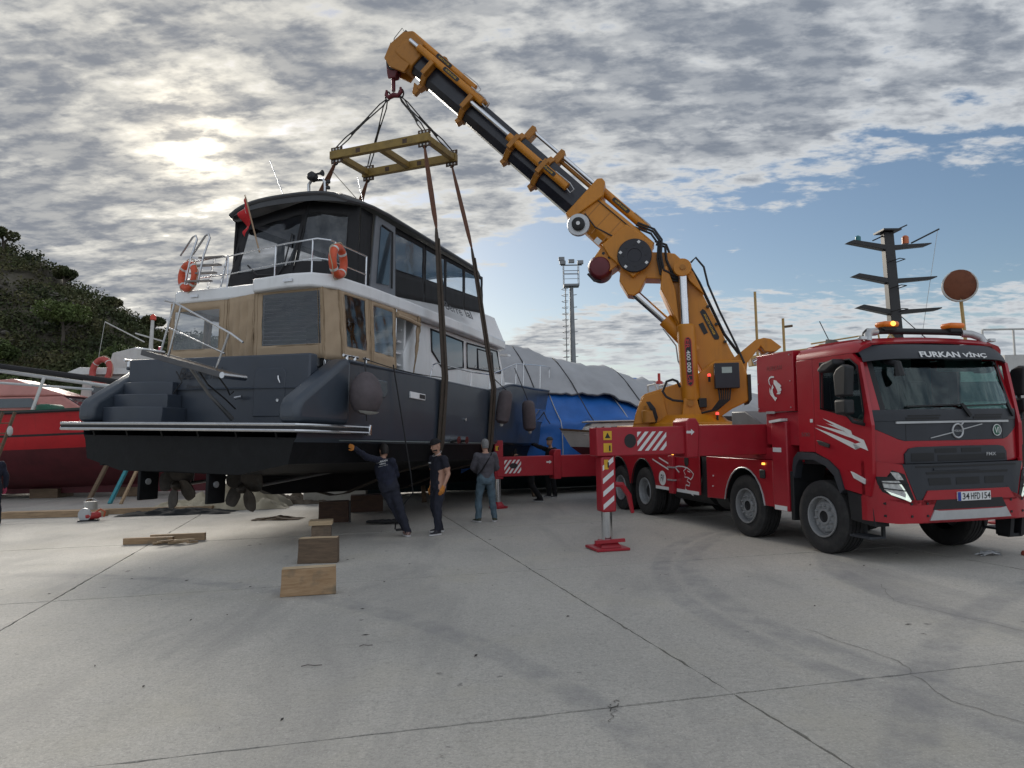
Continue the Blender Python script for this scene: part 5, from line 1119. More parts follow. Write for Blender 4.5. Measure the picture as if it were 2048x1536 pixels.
# ---- crane
tur = ok('turret', MB().prism([(1.47, 1.92), (1.40, 2.23), (1.25, 2.63), (1.17, 2.69), (.77, 2.81), (.43, 2.91), (-.01, 3.11), (-.35, 3.38), (-.95, 3.38), (-1.05, 3.07), (-1.07, 2.47), (-.71, 2.31), (-.39, 2.10), (-.38, 1.92)], 'y', -.42, .42), YEL, bevel=.03)
ok('turret_base', MB().lathe([(1.0, 1.88), (1.0, 2.02), (.85, 2.06), (.7, 2.2)], (0.2, 0, 0), n=32), YEL, bevel=.01)
ok('tail_plate', MB().prism([(1.44, 2.02), (1.36, 2.28), (1.22, 2.62), (1.12, 2.66), (.80, 2.74), (.66, 2.05)], 'y', .42, .47), YEL, tur, bevel=.015)
ok('slew_motor', MB().lathe([(.16, 2.05), (.16, 2.30), (.10, 2.33), (.10, 2.42)], (1.10, .56, 0), n=16), YEL2, tur)
for k in range(4): ok('hose', MB().tube([(1.14 - .02 * k, .62, 2.5), (1.06 - .03 * k, .70, 2.35), (.98 - .02 * k, .66, 2.15), (.96, .6, 2.02)], .016, 5), RUBBER, tur)
ok('rear_guard', MB().prism([(-1.05, 2.4), (-1.12, 2.5), (-1.12, 3.05), (-1.05, 3.05)], 'y', -.3, .45), BPLAS, tur)
ok('cylinder_ear', MB().prism([(.40, 2.05), (-.08, 2.05), (.02, 2.36), (.06, 2.55), (.20, 2.62), (.34, 2.55), (.37, 2.38)], 'y', .43, .64), YEL, tur, bevel=.02)
ok('pivot_pin', MB().cyl((.20, .64, 2.44), (.20, .68, 2.44), .07, 16), YEL2, tur)
ib_ = ok('inner_boom', MB().prism([(.95, 5.93), (.60, 5.90), (.40, 5.86), (.21, 5.67), (.04, 5.41), (-.74, 3.60), (-1.0, 3.10), (-.62, 2.92), (-.15, 3.05), (.41, 4.23), (.75, 5.07), (.72, 5.30), (1.12, 5.33), (1.42, 5.52)], 'y', -.30, .30), YEL, bevel=.02)
ok('boom_gusset', MB().prism([(.75, 5.05), (.70, 5.50), (.60, 5.56), (.42, 5.0), (.36, 4.2)], 'y', .31, .45), YEL, ib_, bevel=.015)
ok('boom_gusset', MB().prism([(.30, 5.72), (.02, 5.38), (-.20, 4.86), (.12, 5.2)], 'y', .31, .45), YEL, ib_, bevel=.015)
ok('head_boss', MB().cyl((.26, .30, 5.47), (.26, .60, 5.47), .20, 24), YEL, ib_, bevel=.01); ok('pivot_pin', MB().cyl((.26, .60, 5.47), (.26, .63, 5.47), .06, 16), YEL2, ib_)
lr = ok('lift_ram', MB().cyl((.26, .48, 5.45), (.24, .48, 4.15), .098, 20), CHROME)
lc = ok('lift_cylinder', MB().loft([[(cx_ + r_ * math.cos(a) * (1 if abs(math.cos(a)) < .9 else 1), .48 + r_ * math.sin(a), z) for a in np.linspace(0, 2 * math.pi, 24, endpoint=False)] for cx_, r_, z in ((.175, .19, 2.52), (.178, .20, 2.60), (.23, .195, 4.17), (.23, .16, 4.20))]), YEL)
# side lettering plate on the cylinder
plate_ = [(.285, 3.80), (.26, 3.88), (.20, 3.90), (.15, 3.86), (.135, 3.80), (.115, 2.92), (.13, 2.85), (.18, 2.81), (.25, 2.85), (.262, 2.92)]
pc = ok('name_plate', MB().prism(plate_, 'y', .674, .690), mat('plate_red', (.40, .02, .02), .4), lc); ok('plate_face', MB().prism([((x - .2) * .72 + .2, (z - 3.355) * .965 + 3.355) for x, z in plate_], 'y', .689, .694), KDEC, pc)
def lk(body, m_, loc, xd, yd, h, w, parent, bold=.015, shear=0.):
    o = lettering(body, m_, parent, (0, 0, 0), (1, 0, 0), (0, 1, 0), h, w, bold, shear)
    x = Vector(xd).normalized(); z = x.cross(Vector(yd)).normalized(); y = z.cross(x)
    o.matrix_local = KT @ Matrix(((x.x, y.x, z.x, loc[0]), (x.y, y.y, z.y, loc[1]), (x.z, y.z, z.z, loc[2]), (0, 0, 0, 1))); return o
PRED = mat('print_red', (.5, .03, .03), .4)
lk('ER', PRED, (.222, .696, 3.74), (-.022, 0, -1), (-1, 0, 0), .085, .20, pc)
lk('400 000', WDEC, (.206, .696, 3.36), (-.022, 0, -1), (-1, 0, 0), .085, .48, pc)
lk('L-R', PRED, (.19, .696, 2.97), (-.022, 0, -1), (-1, 0, 0), .085, .18, pc)
b1 = ok('maker_plate', MB().prism([(-.10, 4.50), (-.16, 4.56), (-.22, 4.52), (-.50, 3.92), (-.48, 3.86), (-.40, 3.86), (-.36, 3.92)], 'y', .302, .312), KDEC, ib_)
lk('WORLD POWER', YDEC, (-.30, .3135, 4.21), (-.40, 0, -.92), (.92, 0, -.40), .05, .52, b1, .01); ok('maker_plate', MB().prism([(-.06, 4.22), (-.16, 4.26), (-.26, 4.02), (-.17, 3.98)], 'y', .302, .312), KDEC, ib_)
ok('knuckle_lug', MB().prism([(1.62, 5.62), (1.02, 5.40), (1.22, 5.02), (1.34, 4.94), (1.48, 4.97), (1.66, 5.30)], 'y', -.2, .32), YEL, bevel=.02)
kc = ok('knuckle_ram', MB().cyl((1.40, .16, 5.10), (.55, .16, 4.26), .10, 18), CHROME); ok('knuckle_cylinder', MB().cyl((.66, .16, 4.38), (.0, .16, 3.62), .17, 20), YEL)
ok('ram_pipe', MB().tube([(.72, .36, 4.15), (.45, .36, 3.75), (.42, .42, 3.4), (.36, .5, 3.25)], .018, 6), SILV, ib_)
ok('linkage_arm', MB().prism([(-.72, 3.38), (-1.27, 3.82), (-1.45, 3.86), (-1.60, 3.83), (-1.82, 3.64), (-1.69, 3.54), (-1.46, 3.55), (-1.38, 3.68), (-1.08, 3.32), (-1.05, 3.08), (-.96, 3.06), (-.93, 3.22)], 'y', .08, .30), YEL, bevel=.015)
ok('linkage_arm', MB().prism([(-.72, 3.38), (-1.27, 3.82), (-1.45, 3.86), (-1.60, 3.83), (-1.82, 3.64), (-1.69, 3.54), (-1.46, 3.55), (-1.38, 3.68), (-1.08, 3.32), (-1.05, 3.08), (-.96, 3.06), (-.93, 3.22)], 'y', -.32, -.1), YEL, bevel=.015)
ok('linkage_ram', MB().cyl((-1.70, 0, 3.55), (-1.25, 0, 3.35), .07, 14), CHROME)
cb_ = ok('control_box', MB().box(-.84, -.32, .55, .78, 2.74, 3.29), mat('control_box_paint', (.012, .014, .022), .4), bevel=.015); ok('display', MB().box(-.685, -.475, .78, .79, 3.07, 3.20), mat('lcd_screen', (.22, .27, .26), .2, emit=(.3, .36, .34, .10)), cb_)
for k in range(6): ok('cable', MB().tube([(-.40 - .05 * k, .68, 2.74), (-.42 - .04 * k, .70, 2.50), (-.25 - .02 * k, .66, 2.28), (.0, .6, 2.22)], .02, 6), RUBBER, cb_)
ok('hose_loop', MB().tube([(.41, .62, 2.81), (.47, .7, 2.93), (.57, .72, 2.97), (.70, .72, 2.93), (.79, .72, 2.72), (.72, .72, 2.60), (.58, .7, 2.52), (.36, .66, 2.49)], .028, 8), RUBBER, tur)
for x, z in ((-.22, 3.02), (-.36, 2.18)): ok('signal_lamp', MB().lathe([(.035, 0), (.035, .05), (.01, .06)], (x, .62, z), n=10), REDL, tur); ok('lamp_stem', MB().cyl((x, .62, z - .12), (x, .62, z), .025, 8), BPLAS, tur)
ok('valve_block', MB().box(-.15, .02, .44, .62, 2.35, 2.55), BPLAS, tur, bevel=.01)
# telescopic boom in its own frame: u along the boom, v across it upward, w towards the camera
bo = Vector((2.53, 0, 7.20)); bu = Vector((math.cos(R(44.5)), 0, math.sin(R(44.5)))); bv = Vector((-bu.z, 0, bu.x)); bwv = Vector((0, 1, 0))
QM = Matrix(((bu.x, bv.x, bwv.x, bo.x), (bu.y, bv.y, bwv.y, bo.y), (bu.z, bv.z, bwv.z, bo.z), (0, 0, 0, 1)))
def oq(name, mb, m_, parent=None, **k): mb.xform(QM); return ok(name, mb, m_, parent, **k)
def hexs(u, hv, hw_): return [(u, -hv, -hw_ * .45), (u, -hv, hw_ * .45), (u, -hv * .5, hw_), (u, hv * .72, hw_), (u, hv, hw_ * .8), (u, hv, -hw_ * .8), (u, hv * .72, -hw_), (u, -hv * .5, -hw_)]
hs = oq('boom_housing', MB().loft([hexs(-1.95, .43, .34), hexs(-1.2, .42, .36), hexs(0, .39, .36)]), YEL, bevel=.015)
oq('housing_root', MB().prism([(-2.15, -.5), (-1.4, -.5), (-1.1, -.40), (-1.2, .30), (-1.95, .38), (-2.2, .0)], 'z', -.44, .44), YEL, hs, bevel=.02)
oq('housing_collar', MB().prism([(-.16, -.44), (.03, -.42), (.03, .66), (-.05, .74), (-.16, .72), (-.35, .44)], 'z', -.43, .43), YEL, hs, bevel=.02)
oq('seam_pipe', MB().tube([(-.1, .30, .375), (-1.6, .32, .375)], .012, 6), BLACKM, hs)
oq('cable_run', MB().tube([(-.3, -.12, .375), (-.7, -.2, .375), (-.95, -.14, .375), (-1.5, -.02, .40)], .016, 6), BLACKM, hs)
for i, (ua, ub, hv) in enumerate(((-.2, 1.22, .345), (.9, 2.16, .325), (1.8, 3.72, .300), (3.4, 5.10, .275), (4.8, 5.6, .25))):
    oq('boom_stage', MB().loft([hexs(ua, hv, hv * .92), hexs(ub, hv, hv * .92)]), BBOOM, bevel=.012)
for u, hv, top in ((1.19, .385, .62), (2.12, .365, .60), (3.68, .345, .36), (5.02, .33, .48)):
    c_ = oq('boom_collar', MB().loft([hexs(u - .07, hv, hv * .98), hexs(u + .07, hv, hv * .98)]), YEL2, bevel=.012)
    oq('collar_lug', MB().prism([(u - .12, hv * .6), (u + .05, hv * .6), (u + .05, top + .08), (u - .05, top + .10), (u - .12, top)], 'z', -.16, .16), YEL2, c_, bevel=.012)
    oq('collar_foot', MB().prism([(u - .10, -hv * .6), (u + .06, -hv * .6), (u + .08, -hv - .10), (u - .02, -hv - .12)], 'z', -.12, .12), YEL2, c_, bevel=.012)
    oq('collar_ear', MB().prism([(u - .06, -.15), (u + .06, -.15), (u + .06, .22), (u - .06, .22)], 'z', hv * .9, hv + .16), YEL2, c_, bevel=.01)
def qcyl(name, u0, u1, v, w, r, m_, caps_=None):
    return oq(name, MB().tube([(u0, v, w), (u1, v, w)], r, 16), m_)
cy = qcyl('extension_cylinder', -1.55, .02, .60, .05, .10, YEL); qcyl('extension_ram', 0, 1.10, .60, .05, .055, CHROME); qcyl('extension_ram', 1.15, 2.05, .60, .05, .048, CHROME)
qcyl('extension_ram', -.1, 1.1, .50, -.02, .05, YEL2)
cyc = qcyl('extension_cylinder', .42, 2.32, .06, .43, .095, YEL); qcyl('extension_ram', 2.3, 3.66, .10, .40, .055, CHROME)
cyb = qcyl('extension_cylinder', 3.40, 5.60, .28, .36, .085, YEL); cya = qcyl('extension_cylinder', 3.90, 6.10, .46, .12, .085, YEL); qcyl('extension_cylinder', 3.5, 5.5, .40, -.15, .08, YEL2); qcyl('extension_ram', 5.5, 5.9, .28, .36, .05, CHROME)
for pc_, u, v, w in ((cy, -.75, .60, .145), (cyc, 1.05, .06, .52), (cyb, 4.45, .28, .44), (cya, 4.95, .46, .20)):
    pl_ = oq('maker_plate', MB().prism([(u - .25, v + .04), (u - .22, v + .055), (u + .22, v + .055), (u + .25, v + .04), (u + .25, v - .03), (u + .22, v - .045), (u - .22, v - .045), (u - .25, v - .03)], 'z', w - .02, w + .012), KDEC, pc_)
    M_ = QM @ Matrix(((-1, 0, 0, u), (0, -1, 0, v + .005), (0, 0, 1, w + .0135), (0, 0, 0, 1)))
    o = lettering('WORLD POWER', YDEC, pl_, (0, 0, 0), (1, 0, 0), (0, 1, 0), .045, .36, .01); o.matrix_local = KT @ M_
for u0, v, w in ((-1.6, .60, .1), (.36, .06, .48), (3.34, .28, .42), (3.84, .46, .2)):
    oq('hose', MB().tube([(u0 + .5, v + .09, w + .02), (u0 + .05, v + .1, w + .03), (u0 - .12, v + .05, w + .02), (u0 - .10, v - .06, w + .01), (u0 + .02, v - .04, w)], .012, 6), SILV)
hd = oq('boom_head', MB().loft([hexs(5.45, .31, .30), hexs(5.8, .33, .33), hexs(6.05, .30, .32)]), YEL2, bevel=.02)
oq('head_plate', MB().prism([(5.5, -.40), (5.9, -.52), (6.15, -.45), (6.28, -.1), (6.22, .34), (6.05, .50), (5.6, .42)], 'z', .22, .30), YEL2, hd, bevel=.012); oq('head_plate', MB().prism([(5.5, -.40), (5.9, -.52), (6.15, -.45), (6.28, -.1), (6.22, .34), (6.05, .50), (5.6, .42)], 'z', -.30, -.22), YEL2, hd, bevel=.012)
oq('sheave', MB().cyl((6.0, -.34, -.10), (6.0, -.34, .10), .20, 20), BLACKM, hd); oq('lug', MB().prism([(5.0, -.38), (5.25, -.38), (5.10, -.62), (5.0, -.60)], 'z', -.08, .08), YEL2, hd, bevel=.02)
oq('limit_switch', MB().tube([(6.2, .36, .1), (6.42, .42, .12), (6.40, .1, .12), (6.30, -.05, .1)], .010, 5), BLACKM, hd); oq('bracket', MB().box(6.15, 6.30, .32, .44, -.1, .15), BLACKM, hd)
# drum, winch, knuckle disc
dm = oq('cable_drum', MB().lathe([(.25, .36), (.26, .38), (.26, .46), (.25, .48), (.14, .48)], (-.39, -.42, 0), (0, 0, 1), 32), SILV); oq('drum_hub', MB().lathe([(.15, .47), (.15, .56), (.12, .58), (.04, .58), (.04, .59), (.001, .59)], (-.39, -.42, 0), (0, 0, 1), 24, False), BPLAS, dm)
oq('drum_badge', MB().cyl((-.39, -.42, .585), (-.39, -.42, .60), .045, 16), WDEC, dm)
kd = oq('knuckle_disc', MB().lathe([(.37, .44), (.385, .455), (.385, .50), (.37, .515), (.16, .515), (.15, .505), (.001, .505)], (-1.84, -.12, 0), (0, 0, 1), 40, False), mat('disc_black', (.010, .011, .018), .45, var=.2), bevel=0)
for a in (65, 170, 265, 330): oq('disc_label', MB().box(-1.84 + .32 * math.cos(R(a)) - .03, -1.84 + .32 * math.cos(R(a)) + .03, -.12 + .32 * math.sin(R(a)) - .03, -.12 + .32 * math.sin(R(a)) + .03, .514, .519), WDEC, kd)
MAR = mat('maroon_paint', (.11, .008, .015), .45, var=.15, vs=5)
wn = oq('winch', MB().lathe([(.10, -.30), (.27, -.28), (.28, .28), (.22, .36), (.10, .38)], (-1.40, -.80, 0), (0, 0, 1), 28), MAR, bevel=.015); oq('winch_bracket', MB().prism([(-1.7, -.42), (-1.1, -.40), (-1.15, -.72), (-1.62, -.80)], 'z', -.30, .34), YEL, wn, bevel=.015)
for u in (-1.25, -1.42): oq('bracket_hole', MB().cyl((u, -.52 - (u + 1.25) * .1, .335), (u, -.52 - (u + 1.25) * .1, .346), .035, 14), BLACKM, wn)
oq('rope_guide', MB().tube([(-1.62, -1.02, .2), (-1.52, -1.12, .3), (-1.30, -1.10, .32)], .03, 6), BLACKM, wn); oq('sensor_box', MB().box(-1.05, -.90, -.46, -.34, .36, .42), SILV, wn)
oq('head_hose', MB().tube([(-2.0, .42, .3), (-2.2, .5, .33), (-2.42, .30, .33), (-2.75, .15, .34), (-3.05, .28, .33), (-3.2, .1, .3)], .03, 8), RUBBER); oq('head_hose', MB().tube([(-1.9, .50, .1), (-2.15, .60, .1), (-2.5, .42, .12), (-2.9, .40, .12), (-3.25, .22, .15)], .03, 8), RUBBER)
for k in range(3): ok('hose_bundle', MB().tube([(.10, .1 + .06 * k, 5.62), (-.12, .1 + .06 * k, 5.2), (-.62, .1 + .06 * k, 4.0), (-.95, .1 + .06 * k, 3.5), (-1.02, .2, 3.2)], .026, 6), RUBBER, ib_)

for k, (dv_, dw) in enumerate(((0, .36), (.05, .40), (-.06, .33), (.02, .28))):
    oq('head_hose', MB().tube([(-1.35, .47 + dv_, dw - .1), (-1.75, .58 + dv_, dw), (-2.05, .50 + dv_, dw + .05), (-2.28, .22 + dv_, dw + .08), (-2.55, .02 + dv_, dw + .06), (-2.85, .10 + dv_, dw + .04), (-3.08, .26 + dv_, dw)], .026, 7), RUBBER)
ok('hose', MB().tube([(.06, .34, 5.62), (-.05, .38, 5.72), (-.22, .36, 5.5), (-.30, .33, 5.1), (-.52, .33, 4.5), (-.86, .33, 3.7), (-1.0, .4, 3.3)], .024, 6), RUBBER, ib_)
for z in (4.6, 4.2, 3.8): ok('hose_clamp', MB().obox((-.10 - (5.0 - z) * .43, .05, z), (-.10 - (5.0 - z) * .43, .40, z), .06, .05), BLACKM, ib_)
for k in range(8):
    a = R(45 * k); oq('disc_bolt', MB().cyl((-1.84 + .25 * math.cos(a), -.12 + .25 * math.sin(a), .514), (-1.84 + .25 * math.cos(a), -.12 + .25 * math.sin(a), .528), .018, 8), BLACKM, kd)
for u in np.linspace(-1.7, -.4, 5): oq('housing_weld', MB().box(u - .012, u + .012, -.36, .30, .345, .362), YEL2, hs)
# ------------------------------------------------------------------ rigging
HC = Vector((-2.81, 18.22, 0))                               # plumb line of the hook
hb = thing('hook_block', 'maroon crane hook block hanging from the boom head', 'hook', (HC.x, HC.y, 10.9))
HB = Matrix.Rotation(R(-22), 4, 'Z'); hb.matrix_world = Matrix.Translation((HC.x, HC.y, 10.9)) @ HB
for sg in (-1, 1): obj('cheek_plate', MB().prism([(-.13, .0), (-.16, .35), (-.08, .50), (.08, .50), (.16, .35), (.17, 0), (.10, -.12), (-.10, -.12)], 'y', sg * .06, sg * .10), MAR, hb, bevel=.02)
obj('sheave', MB().cyl((0, -.05, .25), (0, .05, .25), .17, 20), BLACKM, hb)
obj('shank', MB().tube([(0, 0, -.1), (0, 0, -.42)], .05, 10), MAR, hb)
obj('ramshorn_hook', MB().tube([(-.20, 0, -.36), (-.21, 0, -.48), (-.13, 0, -.56), (0, 0, -.52), (.13, 0, -.56), (.21, 0, -.48), (.20, 0, -.36)], [.03, .05, .06, .07, .06, .05, .03], 10), MAR, hb)
tipw = KM @ (QM @ Vector((6.05, -.42, 0)))
for dx in (-.07, .07): obj('hoist_rope', MB().tube([(dx, 0, .40), (dx, 0, .85)], .013, 6), BLACKM, hb)
ringL, ringR = Vector((-.19, 0, -.50)), Vector((.19, 0, -.50))
for p in (ringL, ringR): obj('shackle', MB().tube([p + Vector((.07 * math.cos(a), .04, .11 * math.sin(a))) for a in np.linspace(0, 2 * math.pi, 14, endpoint=False)], .022, 7, closed=True), BLACKM, hb)
# spreader frame
SFY = mat('old_yellow_paint', (.25, .165, .04), .6, var=.2, vs=5, dirt=(.12, .08, .03, .7), ds=4)
FX = Vector((math.cos(R(-22.4)), math.sin(R(-22.4)), 0)); FY = Vector((-FX.y, FX.x, 0)); FZ = 8.80
sf = thing('spreader_frame', 'rusty yellow steel spreader frame above the yacht', 'lifting frame')
sf.matrix_world = Matrix(((FX.x, FY.x, 0, -2.81), (FX.y, FY.y, 0, 18.23), (0, 0, 1, FZ), (0, 0, 0, 1)))
hx, hy = 1.38, .70
for y in (-hy, hy): obj('long_beam', MB().box(-hx, hx, y - .07, y + .07, -.10, .10), SFY, sf, bevel=.012)
for x in (-hx + .16, 0, hx - .10): obj('cross_beam', MB().box(x - .07, x + .07, -hy + .072, hy - .072, -.08, .08), SFY, sf, bevel=.012)
SLOT = mat('rust', (.08, .05, .035), .85, var=.3, vs=20)
CORN = [(x, y) for x in (-hx + .17, hx - .14) for y in (-hy, hy)]
for x, y in CORN:
    for z0, z1 in ((.10, .20), (-.20, -.10)):
        pl_ = obj('lug_plate', MB().box(x - .16, x + .16, y - .015, y + .015, z0, z1), SLOT, sf)
        for d in (-.09, 0, .09): obj('lug_hole', MB().cyl((x + d, y - .018, (z0 + z1) / 2), (x + d, y + .018, (z0 + z1) / 2), .025, 8), TAPE, pl_)
for k, (x, y) in enumerate(((-.55, -hy), (.75, -hy), (.35, hy), (-.6, hy))): obj('weld_plate', MB().box(x - .06, x + .06, y - .075, y + .075, -.06, .05), SLOT, sf)
FM = sf.matrix_world.copy(); HM = hb.matrix_world.copy()
ROPE = mat('dark_wire_sling', (.030, .028, .026), .75, var=.4, vs=30, bump=.3, bs=60)
names_ = {(-1, -1): 'left sling leg from hook to the near beam', (-1, 1): 'left sling leg from hook to the far beam', (1, -1): 'right sling leg from hook to the near beam', (1, 1): 'right sling leg from hook to the far beam'}
for x, y in CORN:
    sx_, sy_ = (1 if x > 0 else -1), (1 if y > 0 else -1)
    top = HM @ ((ringR if sx_ > 0 else ringL) + Vector((0, .0, -.10))); bot = FM @ Vector((x, y, .17))
    s_ = thing('sling_leg', 'dark ' + names_[(sx_, sy_)], 'sling', bot, 0, 'sling legs under the hook')
    a, b = top - bot, Vector((0, 0, 0)); d = (b - a); sd = d.cross(Vector((0, 1, 0))).normalized() * .045
    for q in (-1, 1): obj('strand', MB().tube([a + sd * .3 * q, a + d * .12 + sd * q, a + d * .45 + sd * .35 * q, a + d * .62 + sd * .3 * q, a + d * .8 + sd * q, b + sd * .6 * q], .016, 6), ROPE, s_)
    obj('sleeve', MB().tube([a + d * .36, a + d * .48, a + d * .50, a + d * .58, a + d * .68, a + d * .72], [.018, .034, .028, .036, .030, .018], 8), ROPE, s_)
# webbing slings
WEBO = mat('orange_webbing', (.135, .056, .030), .85, var=.25, vs=10, dirt=(.09, .045, .025, .6), ds=5, bump=.15, bs=50)
WEBB = mat('brown_webbing', (.060, .046, .034), .85, var=.25, vs=10, dirt=(.04, .032, .026, .6), ds=5, bump=.15, bs=50)
def band(mb, path, widths, side, th=.018):
    P = [Vector(p) for p in path]; rings = []
    for i, p in enumerate(P):
        t = (P[min(i + 1, len(P) - 1)] - P[max(i - 1, 0)]).normalized(); s_ = Vector(side); s_ = (s_ - t * s_.dot(t)).normalized(); n_ = t.cross(s_); w = widths[i] / 2
        rings.append([p - s_ * w - n_ * th / 2, p + s_ * w - n_ * th / 2, p + s_ * w + n_ * th / 2, p - s_ * w + n_ * th / 2])
    return mb.loft(rings)
ax_ = (BM.to_3x3() @ Vector((1, 0, 0))).normalized()
def hb_(x): return row(x, 19.0, 2.70, 2.6)
for nm, fx_, gx in (('aft', -hy, 4.75), ('forward', hy, 7.35)):
    pts = {}
    for sx_, tag_ in ((1, 'starboard'), (-1, 'port')):
        c = FM @ Vector((sx_ * (hx - .14), fx_, -.17)); gun = BM @ Vector((gx, -sx_ * (hb_(gx) + .07), zsheer(gx) + .08))
        j = c + (gun - c) * (.38 if tag_ == 'starboard' else .38)
        j += (BM.to_3x3() @ Vector((0, -sx_ * .12, 0)))
        o = thing('lifting_strap', 'orange upper lifting strap from the spreader frame, %s %s corner' % (tag_, nm), 'strap', j, 0, 'upper lifting straps')
        w_ = [(0, .06), (.06, .10), (.25, .20), (.55, .24), (.85, .21), (.96, .12), (1, .07)]
        obj('web', band(MB(), [(c - j) * (1 - t) for t, _ in w_], [q for _, q in w_], ax_), WEBO, o)
        obj('shackle', MB().tube([c - j + Vector((.05 * math.cos(a), 0, .07 * math.sin(a))) for a in np.linspace(0, 2 * math.pi, 12, endpoint=False)], .018, 6, closed=True), BLACKM, o)
        pts[tag_] = (j, gun)
    jS, gS = pts['starboard']; jP, gP = pts['port']
    def hp(y, z): return BM @ Vector((gx, y, z))
    b_ = hb_(gx)
    path = [jS, jS + (gS - jS) * .06, jS + (gS - jS) * .3, jS + (gS - jS) * .65, gS, hp(-b_ - .035, 2.5), hp(-b_ * .99 - .03, 1.9), hp(-b_ * .95 - .02, 1.45), hp(-1.5, 1.18), hp(-.35, .72), hp(0, .66), hp(.35, .72), hp(1.5, 1.18), hp(b_ * .95, 1.45), hp(b_ * .99 + .03, 1.9), hp(b_ + .035, 2.5), gP, jP + (gP - jP) * .5, jP]
    wd = [.09, .16, .20, .21, .22] + [.24] * 11 + [.22, .19, .08]
    o = thing('belly_strap', 'wide brown belly strap passing under the hull, %s of the two' % nm, 'strap', hp(0, .66), 0, 'belly straps')
    obj('web', band(MB(), [p - hp(0, .66) for p in path], wd, ax_), WEBB, o)
    obj('web', band(MB(), [p - hp(0, .66) + ax_ * .06 + (BM.to_3x3() @ Vector((0, -.03, -.02))) for p in path[1:8]], [.05, .08, .09, .1, .12, .13, .13], ax_), WEBB, o)
tg = thing('tag_line', 'thin tag line from the spreader frame to the yacht roof', 'rope')
obj('line', MB().tube([FM @ Vector((-hx, -hy, 0)), FM @ Vector((-hx + .05, -hy, -.4)), bw((4.4, -.85, 7.1))], .010, 5), mat('pale_line', (.28, .25, .2), .9), tg)
tl = thing('mooring_rope', 'black rope hanging from the yacht quarter down to the ground', 'rope')
obj('line', MB().tube([bw((2.75, -2.72, 3.35)), bw((3.0, -2.78, 2.4)), Vector((-1.98, 14.55, 1.1)), Vector((-1.95, 14.6, .75)), Vector((-2.30, 14.75, .35)), Vector((-2.35, 14.9, .03))], .014, 6), RUBBER, tl)
gl = thing('guard_line', 'thin black line slung along the yacht side rail', 'rope'); obj('line', MB().tube([bw((x, -2.68, 3.36 - .06 * math.sin((x - 1.8) / 3.2 * 3.14) - (x - 1.8) * .02)) for x in np.linspace(1.8, 5.0, 14)], .010, 5), RUBBER, gl)
# ------------------------------------------------------------------ boats and gear behind
def boat_hull(mb_rows, L, n=18):
    # rows: list of (half breadth, z at stern, z mid, z at bow, length fraction aft, length fraction fore, fullness)
    rows = []
    for hbf, zs_, zm, zb_, xa, xb_, p in mb_rows:
        pts = []
        for i in range(n + 1):
            t = i / n; x = xa * L + (xb_ - xa) * L * t
            b = hbf * (1 - max(0, (t - .45) / .55) ** p) * (.80 + .20 * min(1, t / .3)); z = zs_ * (1 - t) ** 2 + 2 * zm * t * (1 - t) + zb_ * t * t
            pts.append((x, b, z))
        rows.append(pts)
    return rows
def hull_obj(name, rows, mats, parent):
    mb = MB()
    for r_ in range(len(rows) - 1):
        mb.cm = mats[r_][1]
        for i in range(len(rows[0]) - 1):
            for sg in (-1, 1):
                a, b, c, d = rows[r_][i], rows[r_][i + 1], rows[r_ + 1][i + 1], rows[r_ + 1][i]
                mb.add([(p[0], sg * p[1], p[2]) for p in (a, b, c, d)], [(0, 1, 2, 3)])
        a, b = rows[r_][0], rows[r_ + 1][0]; mb.add([(a[0], -a[1], a[2]), (a[0], a[1], a[2]), (b[0], b[1], b[2]), (b[0], -b[1], b[2])], [(0, 1, 2, 3)])
    o = obj(name, mb, [m_ for m_, _ in sorted({(m_, k) for m_, k in mats}, key=lambda q: q[1])], parent, smooth=0)
    b_ = bmesh.new(); b_.from_mesh(o.data); bmesh.ops.remove_doubles(b_, verts=b_.verts, dist=.003); bmesh.ops.recalc_face_normals(b_, faces=b_.faces)
    for f in b_.faces: f.smooth = True
    for e in b_.edges: e.smooth = len(e.link_faces) == 2 and e.calc_face_angle(0) < R(32)
    b_.to_mesh(o.data); b_.free(); return o
def deck_from(rows, name, m_, parent, dz=-.12):
    top = rows[-1]; mb = MB()
    for a, b in zip(top, top[1:]): mb.add([(a[0], -a[1], a[2] + dz), (b[0], -b[1], b[2] + dz), (b[0], b[1], b[2] + dz), (a[0], a[1], a[2] + dz)], [(0, 1, 2, 3)])
    return obj(name, mb, m_, parent)
BRED = mat('boat_red_paint', (.46, .014, .020), .4, var=.10, vs=2, dirt=(.22, .02, .02, .4), ds=2, streak=True)
BMAR = mat('boat_maroon_bottom', (.085, .010, .015), .7, var=.3, vs=1.5, dirt=(.11, .02, .022, .5), ds=2.5, streak=True)
PINK = mat('faded_pink_gelcoat', (.46, .20, .175), .5, var=.12, vs=2, dirt=(.34, .15, .13, .5), ds=3)
GREEN = mat('green_tarp', (.012, .085, .05), .6, var=.15, vs=4)
OWH = mat('old_white_paint', (.50, .50, .48), .5, var=.10, vs=3, dirt=(.30, .27, .23, .5), ds=3, streak=True)
TIMB = mat('sawn_timber', (.34, .235, .14), .8, var=.25, vs=3, stretch=(1, 9, 9), bump=.1, bs=20, dirt=(.2, .15, .1, .5), ds=4)
TIMD = mat('dark_timber', (.13, .088, .055), .85, var=.3, vs=3, stretch=(1, 9, 9), bump=.12, bs=20)

